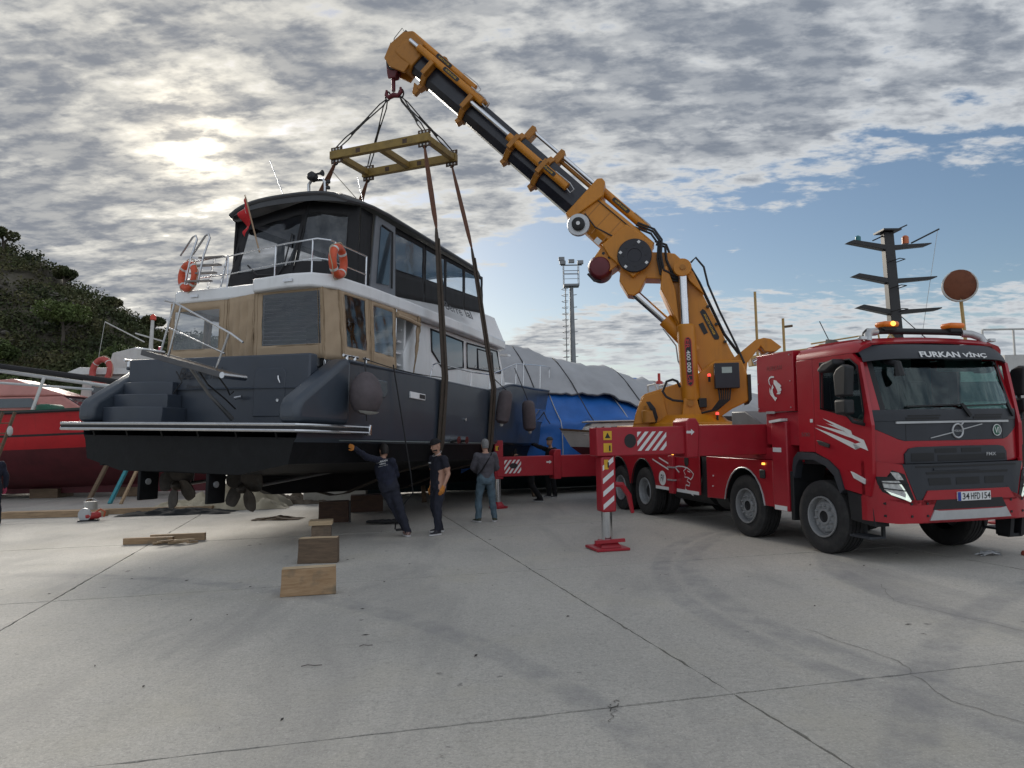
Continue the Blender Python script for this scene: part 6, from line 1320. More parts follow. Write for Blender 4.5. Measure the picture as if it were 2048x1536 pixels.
# red fishing boat, left
rb_t = thing('fishing_boat', 'red wooden fishing boat with dark maroon bottom propped on shore at left', 'boat', (-27.0, 27.6, 0), R(-3))
rr = boat_hull([(.12, .35, .25, .45, .04, .80, 2.2), (1.2, .75, .50, .95, .03, .86, 2.0), (2.05, 1.75, 1.52, 2.0, .0, .93, 2.2), (2.12, 2.20, 1.92, 2.45, .0, .95, 2.3), (2.14, 2.27, 2.0, 2.52, .0, .95, 2.3), (2.2, 2.95, 2.72, 3.35, .0, 1.0, 2.5), (2.22, 3.02, 2.79, 3.42, .0, 1.0, 2.5)], 20.0)
hull_obj('hull', rr, [(BMAR, 0), (BMAR, 0), (BRED, 1), (BLACKM, 2), (BRED, 1), (GREEN, 3)], rb_t); deck_from(rr, 'deck', OWH, rb_t)
obj('keel', MB().box(.8, 16.5, -.12, .12, .16, .5), BMAR, rb_t)
obj('rub_rail', MB().tube([(p[0], -p[1] - .03, p[2]) for p in rr[5]], .05, 6), BLACKM, rb_t); obj('scupper', MB().box(9.2, 9.6, -2.34, -2.15, 2.42, 2.56), BLACKM, rb_t)
gb = tag(obj('tarp_roll', MB().prism([(.0, .0), (.55, 0), (.62, .35), (.5, .55), (.1, .55), (-.02, .3)], 'y', -.45, .45), GREEN, bevel=.08, seg=3), 'dark green covered box on the red boat deck edge', 'box'); gb.location = (-16.35, 26.1, 2.72)
pp = thing('outrigger_pole', 'long grey poles lying over the red boat at the left edge', 'pole')
obj('pole', MB().tube([(-22, 26.6, 5.15), (-14.6, 27.6, 3.95)], .07, 8), SILV, pp); obj('pole', MB().tube([(-22, 26.4, 4.45), (-15.2, 27.2, 3.85)], .045, 8), SILV, pp); obj('net_roll', MB().tube([(-22, 26.7, 5.3), (-18.5, 27.0, 4.75), (-13.9, 27.7, 4.05)], .10, 8), mat('dark_net', (.02, .02, .022), .9, bump=.5, bs=30), pp)
obj('support_post', MB().cyl((-16.75, 26.0, 2.7), (-16.55, 26.5, 4.25), .055, 8), OWH, pp)
# pink cabin boat
pk = thing('cabin_boat', 'small motor boat with a faded pink cabin behind the red hull', 'boat', (-21.5, 30.6, .35))
rr = boat_hull([(.1, .5, .4, .7, .05, .8, 2), (1.2, 1.5, 1.3, 1.8, .0, .95, 2), (1.35, 2.9, 2.75, 3.1, 0, 1, 2.2)], 7.0); hull_obj('hull', rr, [(OWH, 0), (PINK, 1)], pk); deck_from(rr, 'deck', PINK, pk, -.02)
cbn = obj('cabin', MB().loft([[(.3, -1.1, 2.9), (4.6, -1.0, 2.9), (4.6, 1.0, 2.9), (.3, 1.1, 2.9)], [(.4, -1.05, 3.45), (3.7, -.95, 3.45), (3.7, .95, 3.45), (.4, 1.05, 3.45)]]), PINK, pk, bevel=.05)
obj('roof', MB().loft([[(.2, -1.05, 3.46), (3.9, -.9, 3.46), (3.9, .9, 3.46), (.2, 1.05, 3.46)], [(.3, -.95, 4.1), (1.6, -.8, 4.2), (1.6, .8, 4.2), (.3, .95, 4.1)]]), PINK, pk, bevel=.12, seg=3)
obj('window', MB().prism([(.6, 3.02), (2.9, 3.02), (2.6, 3.38), (.6, 3.38)], 'y', -1.11, -1.06), MATS['house_glass'], cbn); obj('windscreen', MB().add([(4.5, -.85, 2.98), (4.5, .85, 2.98), (3.78, .8, 3.42), (3.78, -.8, 3.42)], [(0, 1, 2, 3)]), MATS['house_glass'], cbn, solid=.03)
for x in (.8, 1.8, 3.0): obj('cradle_leg', MB().box(x * 1.8 - .1, x * 1.8 + .1, -.9, .9, 0, .7), TIMD, pk)
# white wheelhouse boat with mast and lifebuoy
wb = thing('workboat', 'white workboat with a lifebuoy and a lamp mast behind the red hull', 'boat', (-20.1, 33.5, .4), R(4))
rr = boat_hull([(.1, .4, .3, .6, .05, .8, 2), (1.5, 1.6, 1.4, 2.0, .0, .95, 2), (1.7, 3.1, 2.9, 3.4, 0, 1, 2.2)], 9.0); hull_obj('hull', rr, [(BMAR, 0), (OWH, 1)], wb); deck_from(rr, 'deck', OWH, wb)
obj('cradle', MB().box(2, 6, -.8, .8, 0, .5), TIMD, wb)
wh = obj('wheelhouse', MB().loft([[(1.2, -1.1, 2.9), (4.6, -1.0, 2.9), (4.6, 1.0, 2.9), (1.2, 1.1, 2.9)], [(1.4, -1.0, 4.5), (4.2, -.9, 4.5), (4.2, .9, 4.5), (1.4, 1.0, 4.5)]]), OWH, wb, bevel=.04); obj('roof_board', MB().loft([[(.6, -1.3, 4.5), (5.2, -1.2, 4.5), (5.2, 1.2, 4.5), (.6, 1.3, 4.5)], [(1.2, -1.0, 4.85), (5.0, -.9, 4.72), (5.0, .9, 4.72), (1.2, 1.0, 4.85)]]), OWH, wb, bevel=.03)
obj('window', MB().box(1.8, 3.9, -1.13, -1.02, 3.6, 4.2), MATS['house_glass'], wh)
sp_ = obj('sloping_screen', MB().prism([(2.2, 4.7), (4.9, 4.7), (4.2, 5.4), (3.4, 5.75), (2.4, 5.5)], 'y', -.6, .6), OWH, wb, bevel=.04)
ms_ = obj('mast', MB().tube([(3.9, -.3, 5.0), (4.0, -.3, 7.0)], [.10, .07], 10), OWH, wb)
obj('lamp', MB().lathe([(.10, 0), (.13, .03), (.12, .2), (.05, .27)], (4.02, -.3, 7.0), n=14), mat('red_lens', (.55, .05, .02), .3), ms_)
for z in (6.15, 5.55): obj('cross_arm', MB().obox((3.3, -.4, z + .25 * (z > 6)), (4.5, -.2, z - .12), .10, .06), OWH, ms_)
obj('derrick', MB().tube([(3.7, -.4, 6.0), (2.2, -.9, 6.85)], .03, 6), OWH, ms_); obj('stay', MB().tube([(2.2, -.9, 6.85), (2.0, -1.0, 5.2)], .01, 4), OWH, ms_); obj('lamp', MB().lathe([(.07, 0), (.07, .16), (.02, .18)], (4.35, -.35, 5.62), n=10), mat('pink_lens', (.5, .08, .12), .3), ms_)
obj('antenna_bar', MB().obox((3.9, -.4, 5.15), (6.2, -.3, 4.98), .08, .05), OWH, wb)
life_ring('worn red lifebuoy on the white workboat wheelhouse', Matrix.Translation((-17.6, 32.1, 5.0)) @ Matrix.Rotation(R(68), 4, 'Z') @ Matrix.Rotation(R(6), 4, 'Y'), .52, mat('faded_red_plastic', (.40, .06, .05), .6, var=.15, vs=4, dirt=(.5, .3, .25, .4), ds=5), .13)

# big covered yacht behind the bow
TEAL = mat('teal_bottom_paint', (.020, .048, .058), .6, var=.2, vs=1.2, dirt=(.035, .065, .07, .5), ds=1.5)
GTARP = mat('grey_tarpaulin', (.34, .35, .37), .6, var=.12, vs=1, bump=.5, bs=2.2, dirt=(.30, .31, .32, .5), ds=1.2)
BTARP = mat('blue_tarpaulin', (.012, .115, .42), .5, var=.2, vs=1.2, bump=.5, bs=2.2, dirt=(.02, .13, .42, .5), ds=1.4)
cy_t = thing('covered_yacht', 'large laid-up boat under grey and blue tarpaulins with a teal bottom', 'boat', (-5.2, 21.2, 0), R(21))
rows = []
for hbf, z, xa in ((.25, .06, 1.2), (1.5, .10, .9), (2.5, .55, .3), (2.8, 1.5, -.2), (2.9, 2.3, -.6)):
    rows.append([(xa + (19 - xa) * i / 20, hbf * min(1, .02 + (i / 20 / .45)) ** .55 * (1 if i < 17 else 1 - (i - 17) * .08), z * (1 + .25 * (1 - min(1, i / 8)))) for i in range(21)])
rows = [[(x, y, z) for x, y, z in r_] for r_ in rows]
mbh = hull_obj('hull', rows, [(TEAL, 0), (TEAL, 0), (TEAL, 0), (TEAL, 0)], cy_t)
for c in (mbh,): c.location = (0, 2.9, 0)
obj('bow_stripe', MB().tube([(p[0], -p[1] - .02 + 2.9, p[2] + .02) for p in rows[2]][1:14], .03, 5), OWH, cy_t)
def zr(x): return float(np.interp(x, [0, 3, 5.2, 5.8, 6.8, 9, 11.5, 13, 16, 19], [2.9, 4.1, 5.15, 5.2, 5.0, 4.5, 4.0, 3.75, 3.4, 2.9]))
from mathutils import noise as mnoise
def tarp(u, v, x0, x1, vlo, vhi, seed, off, sag):
    x = x0 + (x1 - x0) * u; t = vlo + (vhi - vlo) * v           # t 0 = ridge, 1 = hem on the near side
    hem_y = 2.9 - 3.0 * min(1, .15 + x / 6) ** .6; ry = 3.0
    tt = max(t, 0); y = ry + (hem_y - .12 - ry) * min(1, tt / .55) ** .8; z = zr(x) + (2.40 - zr(x)) * (tt / .5) if tt < .5 else 2.40 + (.85 - 2.40) * ((tt - .5) / .5)
    nn = mnoise.fractal(Vector((x * .9 + seed, t * 2.2, seed)), 1.0, 2.0, 4) * .14 + .06 * (.5 - abs(mnoise.noise(Vector((x * 2.6 + t * 1.5, t * 1.2, seed + 5))))) * 2 - .05 + .06 * math.sin(x * 5.6 + 2.5 * mnoise.noise(Vector((x * .6, t * 2, seed))) + t * 2) * t
    if t < 0: y = ry - t * 3; z = zr(x) + t * 2.0
    return (x, y - off - abs(nn) * sag * .6, z + nn * sag)
gt = obj('grey_tarpaulin', MB().grid(lambda u, v: tarp(u, v, 2.5, 19, -.5, .34 + .24 * max(0, min(1, (u - .30) / .4)) + .05 * math.sin(u * 11), 3.3, .20, 1.0), 90, 34), GTARP, cy_t, smooth=80, solid=.02)
bt = obj('blue_tarpaulin', MB().grid(lambda u, v: tarp(u, v, -.3, 19, .28, 1.02 + .03 * math.sin(u * 17), 9.1, .0, 1.0), 90, 34), BTARP, cy_t, smooth=80, solid=.02)
bt2 = obj('blue_tarpaulin', MB().grid(lambda u, v: tarp(u, v, -.3, 19, -.5, .4, 2.1, -.05, .6), 60, 14), BTARP, cy_t, smooth=80)
for x in (5.6, 6.6, 8.1, 10.4, 12.2): obj('tie_rope', MB().tube([tarp(0, 0, x, x + .3 * t, t, t, 3.3, .24, 1.0) for t in np.linspace(-.1, .55, 12)], .018, 5), BLACKM, cy_t)
obj('tarp_hem', MB().tube([tarp(u, 1, 2.5, 19, -.5, .34 + .24 * max(0, min(1, (u - .30) / .4)) + .05 * math.sin(u * 11), 3.3, .22, 1.0) for u in np.linspace(0, 1, 90)], .03, 5), mat('dark_hem', (.12, .12, .13), .8), cy_t)
for x in (7.1, 9.5): obj('tie_rope', MB().tube([tarp(0, 0, x, x, t, t, 9.1, .05, 1.0) for t in np.linspace(.3, 1.0, 10)], .015, 5), OWH, cy_t)
for k, x in enumerate((2.6, 6.0, 9.5, 13)): obj('shore_prop', MB().obox((x, -.6, 0), (x + .1, .1, 1.0), .12, .12), TIMD, cy_t)
# small white fishing boat on trestles
sw = thing('small_boat', 'little white cabin boat with maroon bottom in front of the blue tarpaulin', 'boat', (6.6, 21.7, 0), R(180 + 7))
rr = boat_hull([(.06, 1.02, .98, 1.15, .05, .86, 2), (.65, 1.20, 1.12, 1.30, .02, .90, 1.8), (.85, 1.42, 1.36, 1.50, 0, .95, 2.0), (.95, 1.72, 1.66, 1.95, 0, 1.0, 2.2), (.97, 1.78, 1.72, 2.02, 0, 1.01, 2.2)], 5.3)
hull_obj('hull', rr, [(BMAR, 0), (BMAR, 0), (OWH, 1), (TIMD, 2)], sw); deck_from(rr, 'deck', OWH, sw, -.08)
c1 = obj('cuddy', MB().loft([[(3.0, -.72, 1.65), (4.75, -.38, 1.80), (4.75, .38, 1.80), (3.0, .72, 1.65)], [(3.0, -.66, 2.16), (4.5, -.36, 2.14), (4.5, .36, 2.14), (3.0, .66, 2.16)]]), OWH, sw, bevel=.04)
obj('cuddy_roof', MB().prism([(2.95, -.74), (4.62, -.42), (4.62, .42), (2.95, .74)], 'z', 2.161, 2.20), OWH, sw, bevel=.015)
for xa, xb_ in ((3.1, 3.45), (3.55, 4.02), (4.14, 4.26), (4.34, 4.44)): obj('porthole', MB().prism([(xa, 1.82), (xb_, 1.84), (xb_, 2.02), (xa + .05, 2.04)], 'y', .685 - (xa - 3.0) * .19, .725 - (xa - 3.0) * .19), MATS['house_glass'], c1)
c2 = obj('wheelhouse', MB().loft([[(1.5, -.75, 1.7), (3.0, -.7, 1.7), (3.0, .7, 1.7), (1.5, .75, 1.7)], [(1.5, -.68, 2.66), (2.6, -.62, 2.66), (2.6, .62, 2.66), (1.5, .68, 2.66)]]), OWH, sw, bevel=.04); obj('roof', MB().box(.6, 2.72, -.8, .8, 2.661, 2.70), OWH, sw, bevel=.015)
obj('window', MB().prism([(1.9, 2.28), (2.42, 2.28), (2.3, 2.58), (2.0, 2.58)], 'y', .69, .74), MATS['house_glass'], c2); obj('window', MB().prism([(2.54, 2.26), (2.72, 2.26), (2.62, 2.56), (2.48, 2.56)], 'y', .68, .73), MATS['house_glass'], c2)
for x in (2.2, 2.55): obj('arch', MB().tube([(x, -.5, 2.7), (x + .1, -.35, 3.2), (x + .1, .35, 3.2), (x, .5, 2.7)], .03, 6), OWH, sw)
obj('arch_lamp', MB().lathe([(.10, 0), (.10, .06), (.04, .1), (.04, .3)], (2.45, .1, 3.22), n=10), mat('arch_red', (.45, .04, .04), .4), sw); obj('bow_fender', MB().tube([(2.3, .98, 1.93), (2.9, 1.02, 1.93)], .10, 10), OWH, sw)
for x in (1.0, 3.4):
    obj('trestle_top', MB().box(x - .08, x + .08, -.8, .8, .90, 1.04), TIMD, sw)
    for y in (-.7, .7): obj('trestle_leg', MB().obox((x - .25, y, 0), (x, y, .95), .1, .1), TIMD, sw); obj('trestle_leg', MB().obox((x + .25, y, 0), (x, y, .95), .1, .1), TIMD, sw)
# flood light tower
TWR = mat('galvanised_steel', (.20, .21, .22), .5, .4, var=.15, vs=3)
tw = thing('light_tower', 'tall slim floodlight mast with a caged ladder and lamp platform', 'light mast', (4.95, 60, 0)); 
obj('pole', MB().tube([(0, 0, -.2), (0, 0, 14.0)], [.30, .16], 12), TWR, tw)
for y in (-.2, .2): obj('ladder_rail', MB().tube([(-.55, y, 1.0), (-.48, y, 13.9)], .03, 5), TWR, tw)
for k in range(26): obj('ladder_hoop', MB().tube([(-.30 + .0, -.3, 1.2 + .5 * k), (-.62, -.34, 1.2 + .5 * k), (-.80, 0, 1.2 + .5 * k), (-.62, .34, 1.2 + .5 * k), (-.3, .3, 1.2 + .5 * k)], .022, 4), TWR, tw)
for k in range(0, 26, 2): obj('pole_bracket', MB().obox((.0, 0, 1.2 + .5 * k), (.42, 0, 1.25 + .5 * k), .05, .05), TWR, tw)
obj('platform', MB().box(-.62, .62, -.5, .5, 13.9, 14.05), TWR, tw)
pg = obj('platform_rail', MB().tube([(-.6, -.5, 15.1), (.6, -.5, 15.1), (.6, .5, 15.1), (-.6, .5, 15.1)], .03, 5, closed=True), TWR, tw)
for x, y in ((-.6, -.5), (.6, -.5), (.6, .5), (-.6, .5)): obj('rail_post', MB().cyl((x, y, 14.05), (x, y, 15.7), .03, 6), TWR, pg)
for z in (14.45, 14.8): obj('rail_bar', MB().tube([(-.6, -.5, z), (.6, -.5, z)], .02, 4), TWR, pg)
obj('lamp_bar', MB().tube([(-.85, -.5, 15.55), (.85, -.5, 15.55)], .05, 6), TWR, tw)
for x, z in ((-.70, 15.75), (.0, 15.85), (.72, 15.75), (-.78, 16.05)): obj('floodlight', MB().box(x - .24, x + .24, -.75, -.5, z - .16, z + .14), TWR, tw, bevel=.03); 
# trawler behind the truck
PALEY = mat('pale_yellow_paint', (.42, .28, .10), .55, var=.12, vs=3, dirt=(.25, .14, .06, .5), ds=4)
DHULL = mat('dark_trawler_hull', (.045, .032, .026), .7, var=.3, vs=1.5, dirt=(.08, .05, .04, .5), ds=2)
twl = thing('trawler', 'moored trawler behind the truck cab with a black mast and pale yellow rails', 'boat', (5.5, 24.0, -1.0), R(3))
rr = boat_hull([(.3, .2, .1, .3, .05, .85, 2), (2.2, 1.4, 1.2, 1.7, 0, .95, 2.2), (2.5, 3.3, 3.0, 3.9, 0, 1, 2.4)], 22.0); hull_obj('hull', rr, [(BMAR, 0), (DHULL, 1)], twl); deck_from(rr, 'deck', TIMD, twl)
dh = obj('deckhouse', MB().box(3.2, 10.5, -1.5, 1.5, 2.9, 4.55), OWH, twl, bevel=.05); obj('window', MB().box(7.6, 9.9, -1.53, -1.50, 3.6, 4.2), MATS['house_glass'], dh)
bm1 = obj('cargo_boom', MB().obox((1.3, -2.3, 4.85), (3.5, -2.2, 5.12), .28, .30), PALEY, twl, bevel=.02); obj('boom_head', MB().box(3.4, 4.0, -2.4, -2.0, 4.95, 5.33), PALEY, twl, bevel=.02)
for x, z in ((1.55, 6.9), (2.35, 6.1)): obj('stanchion', MB().cyl((x, -2.3, 4.9), (x, -2.3, z), .04, 8), PALEY, twl)
obj('stanchion_arm', MB().cyl((2.35, -2.3, 5.85), (2.62, -2.3, 5.88), .04, 6), TIMD, twl)
mt_ = obj('black_mast', MB().loft([[(6.0 + dx - (z - 4) * .03 + sx_ * w, y * w * 1.6 - 1.9, z) for sx_, y in ((-1, -.5), (1, -.5), (1, .5), (-1, .5))] for z, w, dx in ((4.5, .17, 0), (8.75, .15, 0))]), BLACKM, twl, bevel=.02)
for z, dx in ((8.35, .0), (7.33, .08), (6.38, .14)):
    cxm = 6.0 - (z - 4) * .03; obj('crosstree', MB().prism([(cxm - 1.30 + dx, z + .08), (cxm - 1.1 + dx, z + .16), (cxm, z - .02), (cxm + 1.30 + dx, z + .05), (cxm + 1.30 + dx, z + .02), (cxm + 1.15 + dx, z - .04), (cxm, z - .15), (cxm - .15, z - .15)], 'y', -2.02, -1.78), BLACKM, mt_, bevel=.01)
obj('mast_cap', MB().box(5.6, 6.15, -2.2, -1.6, 8.75, 8.80), BLACKM, mt_); obj('yard', MB().tube([(5.4, -1.9, 8.5), (6.5, -1.9, 8.98)], .02, 5), BLACKM, mt_); obj('yard', MB().tube([(6.6, -1.9, 8.42), (7.5, -1.9, 8.85)], .025, 5), BLACKM, mt_)
obj('halyard', MB().tube([(7.45, -1.9, 8.82), (7.3, -1.9, 8.1), (6.7, -1.9, 5.3)], .008, 4), OWH, mt_)
obj('beacon', MB().lathe([(.10, 0), (.10, .2), (.05, .25)], (6.42, -1.9, 8.40), n=10), mat('orange_lens', (.5, .12, .03), .3), mt_); obj('beacon', MB().lathe([(.08, 0), (.08, .16), (.03, .2)], (4.95, -1.9, 8.46), n=10), mat('teal_lens', (.02, .16, .18), .3), mt_)
for z in (7.8, 7.0, 6.3, 5.6): obj('mast_step', MB().tube([(5.75, -2.05, z), (5.95, -2.35, z + .05), (6.2, -2.2, z + .06), (6.0, -2.0, z)], .015, 4), BLACKM, mt_)
for sg in (-1, 1): obj('mast_brace', MB().cyl((6.0 + sg * .1, -1.9, 5.6), (6.0 + sg * .5, -1.9, 4.9), .05, 6), BLACKM, mt_)
yr = obj('guard_rail', MB().tube([(3.2, -2.2, 5.35), (4.6, -2.25, 5.55), (5.0, -2.25, 5.55), (5.05, -2.25, 5.75), (5.15, -2.25, 5.78), (5.22, -2.25, 5.6), (5.3, -2.25, 5.0)], .025, 6), PALEY, twl); obj('guard_rail', MB().tube([(5.5, -2.25, 5.0), (5.5, -2.25, 5.5), (5.58, -2.25, 5.62), (5.68, -2.25, 5.5), (5.7, -2.25, 5.3), (6.6, -2.3, 5.28), (8.2, -2.3, 5.16)], .025, 6), PALEY, twl)
dsp = obj('sign_pole', MB().cyl((7.85, -2.3, 4.9), (7.75, -2.3, 6.95), .05, 8), PALEY, twl); RST = mat('rusty_disc', (.17, .055, .025), .8, var=.3, vs=5, dirt=(.09, .04, .025, .6), ds=5)
obj('round_mirror', MB().lathe([(.47, -.03), (.48, 0), (.42, .03), (.001, .04)], (7.72, -2.36, 7.0), (-.45, -.85, -.15), 28), RST, dsp); obj('mirror_rim', MB().tube([Vector((7.70, -2.40, 7.0)) + Vector((.88 * .46 * math.cos(a), -.45 * .46 * math.cos(a), .46 * math.sin(a))) for a in np.linspace(0, 2 * math.pi, 28, endpoint=False)], .025, 6, closed=True), OWH, dsp)
for k in range(3): obj('rope_bitt', MB().obox((10.2, -2.4, 3.3 + .12 * k), (10.9, -2.4, 3.33 + .12 * k), .25, .03), PALEY, twl)
obj('gallows_post', MB().cyl((10.3, -2.4, 3.1), (10.3, -2.4, 4.0), .05, 8), PALEY, twl)
wcon = thing('covered_wheelhouse', 'grey covered vessel with a railed top beyond the truck windscreen', 'boat', (17.5, 30, -1.0)); obj('hull_block', MB().loft([[(-3, -2, 0), (5, -2, 0), (5, 2, 0), (-3, 2, 0)], [(-4, -2.3, 3), (6, -2.3, 3.2), (6, 2.3, 3.2), (-4, 2.3, 3)]]), OWH, wcon); obj('cover', MB().loft([[(-4, -2.2, 3), (3, -2.2, 3), (3, 2.2, 3), (-4, 2.2, 3)], [(-2.6, -1.2, 5.2), (.4, -1.2, 5.4), (.4, 1.2, 5.4), (-2.6, 1.2, 5.2)]]), GTARP, wcon, bevel=.1); obj('tower', MB().box(1.6, 3.4, -1, 1, 3.2, 5.6), OWH, wcon)
for x in (.8, 2.0, 3.4): obj('rail_post', MB().cyl((x, -1, 5.6), (x, -1, 6.6), .04, 6), OWH, wcon)
obj('rail_top', MB().tube([(.8, -1, 6.6), (3.4, -1, 6.6)], .04, 6), OWH, wcon)
# ------------------------------------------------------------------ people
SKIN = mat('skin', (.42, .235, .165), .55, var=.08, vs=12); HAIRD = mat('dark_hair', (.015, .012, .010), .7, var=.3, vs=40); HAIRG = mat('grey_hair', (.20, .20, .20), .75, var=.35, vs=60, bump=.4, bs=80)
NAVY = mat('navy_cloth', (.010, .013, .030), .85, var=.25, vs=9); NAVYT = mat('navy_tshirt', (.008, .009, .018), .85, var=.2, vs=9); NAVYP = mat('navy_trousers', (.012, .014, .026), .85, var=.25, vs=9)
GREYS = mat('grey_sweater', (.075, .072, .085), .9, var=.2, vs=14); JEANS = mat('blue_jeans', (.075, .118, .150), .85, var=.3, vs=10, dirt=(.13, .175, .20, .5), ds=6)
BLK = mat('black_cloth', (.008, .008, .010), .9, var=.25, vs=10); SHOE = mat('dark_shoe', (.018, .018, .024), .6); SOLE = mat('white_sole', (.5, .5, .5), .6); GLOVE = mat('orange_glove', (.52, .20, .035), .8, var=.2, vs=20); PINKG = mat('pink_glove', (.5, .06, .13), .8)
def head_mesh(mb, c, yaw, tilt, turn):
    # head about .235 tall; local x right, y forward
    i0 = len(mb.v)
    prof = [(-.115, .050, .062, .016), (-.10, .056, .074, .018), (-.075, .062, .084, .012), (-.04, .068, .090, .006), (0, .073, .094, .0), (.04, .075, .097, -.004), (.075, .070, .092, -.006), (.10, .056, .074, -.006), (.118, .030, .042, -.004), (.122, .006, .01, -.004)]
    mb.loft([[(rx * math.cos(a), oy + ry * math.sin(a) * (1.0 if math.sin(a) > 0 else 1.02), z) for a in np.linspace(0, 2 * math.pi, 20, endpoint=False)] for z, rx, ry, oy in prof])
    mb.loft([[(-.012, .088, -.036), (.012, .088, -.036), (0, .118, -.030)], [(-.008, .088, .012), (.008, .088, .012), (0, .100, .010)]])          # nose
    mb.tube([(-.022, .083, -.066), (0, .096, -.064), (.022, .083, -.066)], .009, 6)                                                              # lips
    mb.tube([(-.055, .070, .026), (-.03, .088, .032), (-.010, .092, .026)], .009, 6); mb.tube([(.055, .070, .026), (.03, .088, .032), (.010, .092, .026)], .009, 6)  # brows
    for s_ in (-1, 1): mb.sphere((s_ * .076, -.008, -.008), .026, 8, 6, (.35, .7, 1.15))
    return i0
def person(label, pos, yaw, J, mats, top_len='long', head_dir=0., head_tilt=0., shoes=SHOE, group='dock workers', hair=None, gloves=(None, None), sole=SOLE, hands='relaxed', scale=1.0):
    # J: joints in local metres, x right, y forward, z up
    t = thing('person', label, 'person', pos, yaw, group)
    V = {k: Vector(v) for k, v in J.items()}
    mb = MB(); segs = []
    def limb(a, b, r0, r1, mid=None, m_=0, n=12, up=None):
        A, B_ = V[a] if isinstance(a, str) else a, V[b] if isinstance(b, str) else b
        P = [A, A.lerp(B_, .35), A.lerp(B_, .7), B_]; mr_ = mid or (r0 + r1) / 2
        mb.tube(P, [r0, mr_ * 1.02, (mr_ + r1) / 2, r1], n); mb.sphere(A, r0, 10, 8); mb.sphere(B_, r1, 10, 8); segs.append((A, B_, m_))
    # torso
    up = (V['chest'] - V['pelvis']).normalized(); sh = (V['shR'] - V['shL']); sd = (sh - up * sh.dot(up)).normalized(); fw = up.cross(sd)
    Lt = (V['chest'] - V['pelvis']).length
    rings = []
    for f, rx, ry, oy in ((-.26, .165, .125, -.005), (-.12, .188, .138, -.01), (.05, .186, .134, .0), (.3, .178, .124, .008), (.55, .186, .128, .008), (.8, .200, .134, .0), (1.0, .188, .122, -.008), (1.14, .135, .095, -.010), (1.24, .070, .064, -.008)):
        c = V['pelvis'] + up * (Lt * f) + fw * oy; rings.append([c + sd * rx * math.cos(a) + fw * ry * math.sin(a) for a in np.linspace(0, 2 * math.pi, 18, endpoint=False)])
    mb.loft(rings); segs.append((V['pelvis'] + up * Lt * .12, V['chest'] + up * .05, 0)); segs.append((V['pelvis'] - up * .06, V['pelvis'] - up * .02, 1))
    for s_ in ('L', 'R'):
        limb('chestc', 'sh' + s_, .07, .068, m_=0) if False else None
        mb.tube([V['chest'] + up * .02, V['sh' + s_]], [.085, .066], 12); segs.append((V['chest'], V['sh' + s_], 0))
        el, wr = V['el' + s_], V['wr' + s_]
        if top_len == 'short':
            m1 = V['sh' + s_].lerp(el, .62); limb(V['sh' + s_], m1, .070, .072, m_=0); limb(m1, el, .050, .042, m_=2); limb(el, wr, .042, .028, .040, m_=2)
        else: limb('sh' + s_, 'el' + s_, .074, .060, m_=0); limb('el' + s_, 'wr' + s_, .060, .042, .056, m_=0)
        limb('hip' + s_, 'kn' + s_, .108, .078, .098, m_=1); limb('kn' + s_, 'an' + s_, .076, .066, .076, m_=1)
        an, toe = V['an' + s_], V['toe' + s_]; d = (toe - an); d.z = 0; d.normalize(); sdx = Vector((d.y, -d.x, 0)); z0 = an.z - .085
        rr_ = []
        for f, w, h in ((-.075, .028, .055), (-.05, .042, .085), (.03, .044, .088), (.10, .048, .062), (.165, .046, .048), (.20, .026, .034)):
            c = an + d * f; c.z = z0; rr_.append([c + sdx * w * math.cos(a) + Vector((0, 0, h * .5 + h * .5 * math.sin(a))) for a in np.linspace(0, 2 * math.pi, 12, endpoint=False)])
        mb.loft(rr_); segs.append((Vector((an.x, an.y, z0 + .03)) - d * .04, Vector((an.x, an.y, z0 + .03)) + d * .18, 3)); segs.append((an + Vector((0, 0, .03)), an + Vector((0, 0, .08)), 1))
    nk = V['neck']; hd_ = V['head']; mb.tube([V['chest'] + up * .10, nk, hd_ - Vector((0, 0, .06))], [.062, .054, .054], 12); segs.append((nk, hd_ - Vector((0, 0, .05)), 2))
    # voxel remesh gives one continuous skin
    me = bpy.data.meshes.new('tmp'); me.from_pydata(mb.v, [], mb.f); to = bpy.data.objects.new('tmp', me); COL.objects.link(to)
    md = to.modifiers.new('r', 'REMESH'); md.mode = 'VOXEL'; md.voxel_size = .014; sm = to.modifiers.new('s', 'SMOOTH'); sm.factor = .6; sm.iterations = 5
    dg = bpy.context.evaluated_depsgraph_get(); ev = bpy.data.meshes.new_from_object(to.evaluated_get(dg)); bpy.data.objects.remove(to)
    n_ = len(ev.vertices); co = np.empty(n_ * 3); ev.vertices.foreach_get('co', co); co = co.reshape(-1, 3); no = np.array([v.normal[:] for v in ev.vertices])
    A = np.array([s_[0][:] for s_ in segs]); B_ = np.array([s_[1][:] for s_ in segs]); mi = np.array([s_[2] for s_ in segs])
    d = B_ - A; L2 = (d ** 2).sum(1) + 1e-9
    def cls(P):
        tt = np.clip(((P[:, None] - A) * d).sum(2) / L2, 0, 1); dist = np.linalg.norm(P[:, None] - (A + tt[..., None] * d), axis=2); return mi[dist.argmin(1)]
    cv = cls(co)
    amp = np.array([.014, .015, 0, 0])[cv]
    disp = np.array([mnoise.fractal(Vector((p[0] * 11, p[1] * 11, p[2] * 8)) + Vector((pos[0], 0, 0)), 1.0, 2.0, 3) for p in co]); co = co + no * (disp * amp)[:, None]
    fc = [tuple(p.vertices) for p in ev.polygons]; cen = np.array([co[list(f)].mean(0) for f in fc]); fm = cls(cen)
    out = MB(); out.v = [tuple(p) for p in co]; out.f = fc; out.m = [int(k) for k in fm]; bpy.data.meshes.remove(ev)
    # head
    out.cm = 2; i0 = head_mesh(out, None, 0, 0, 0)
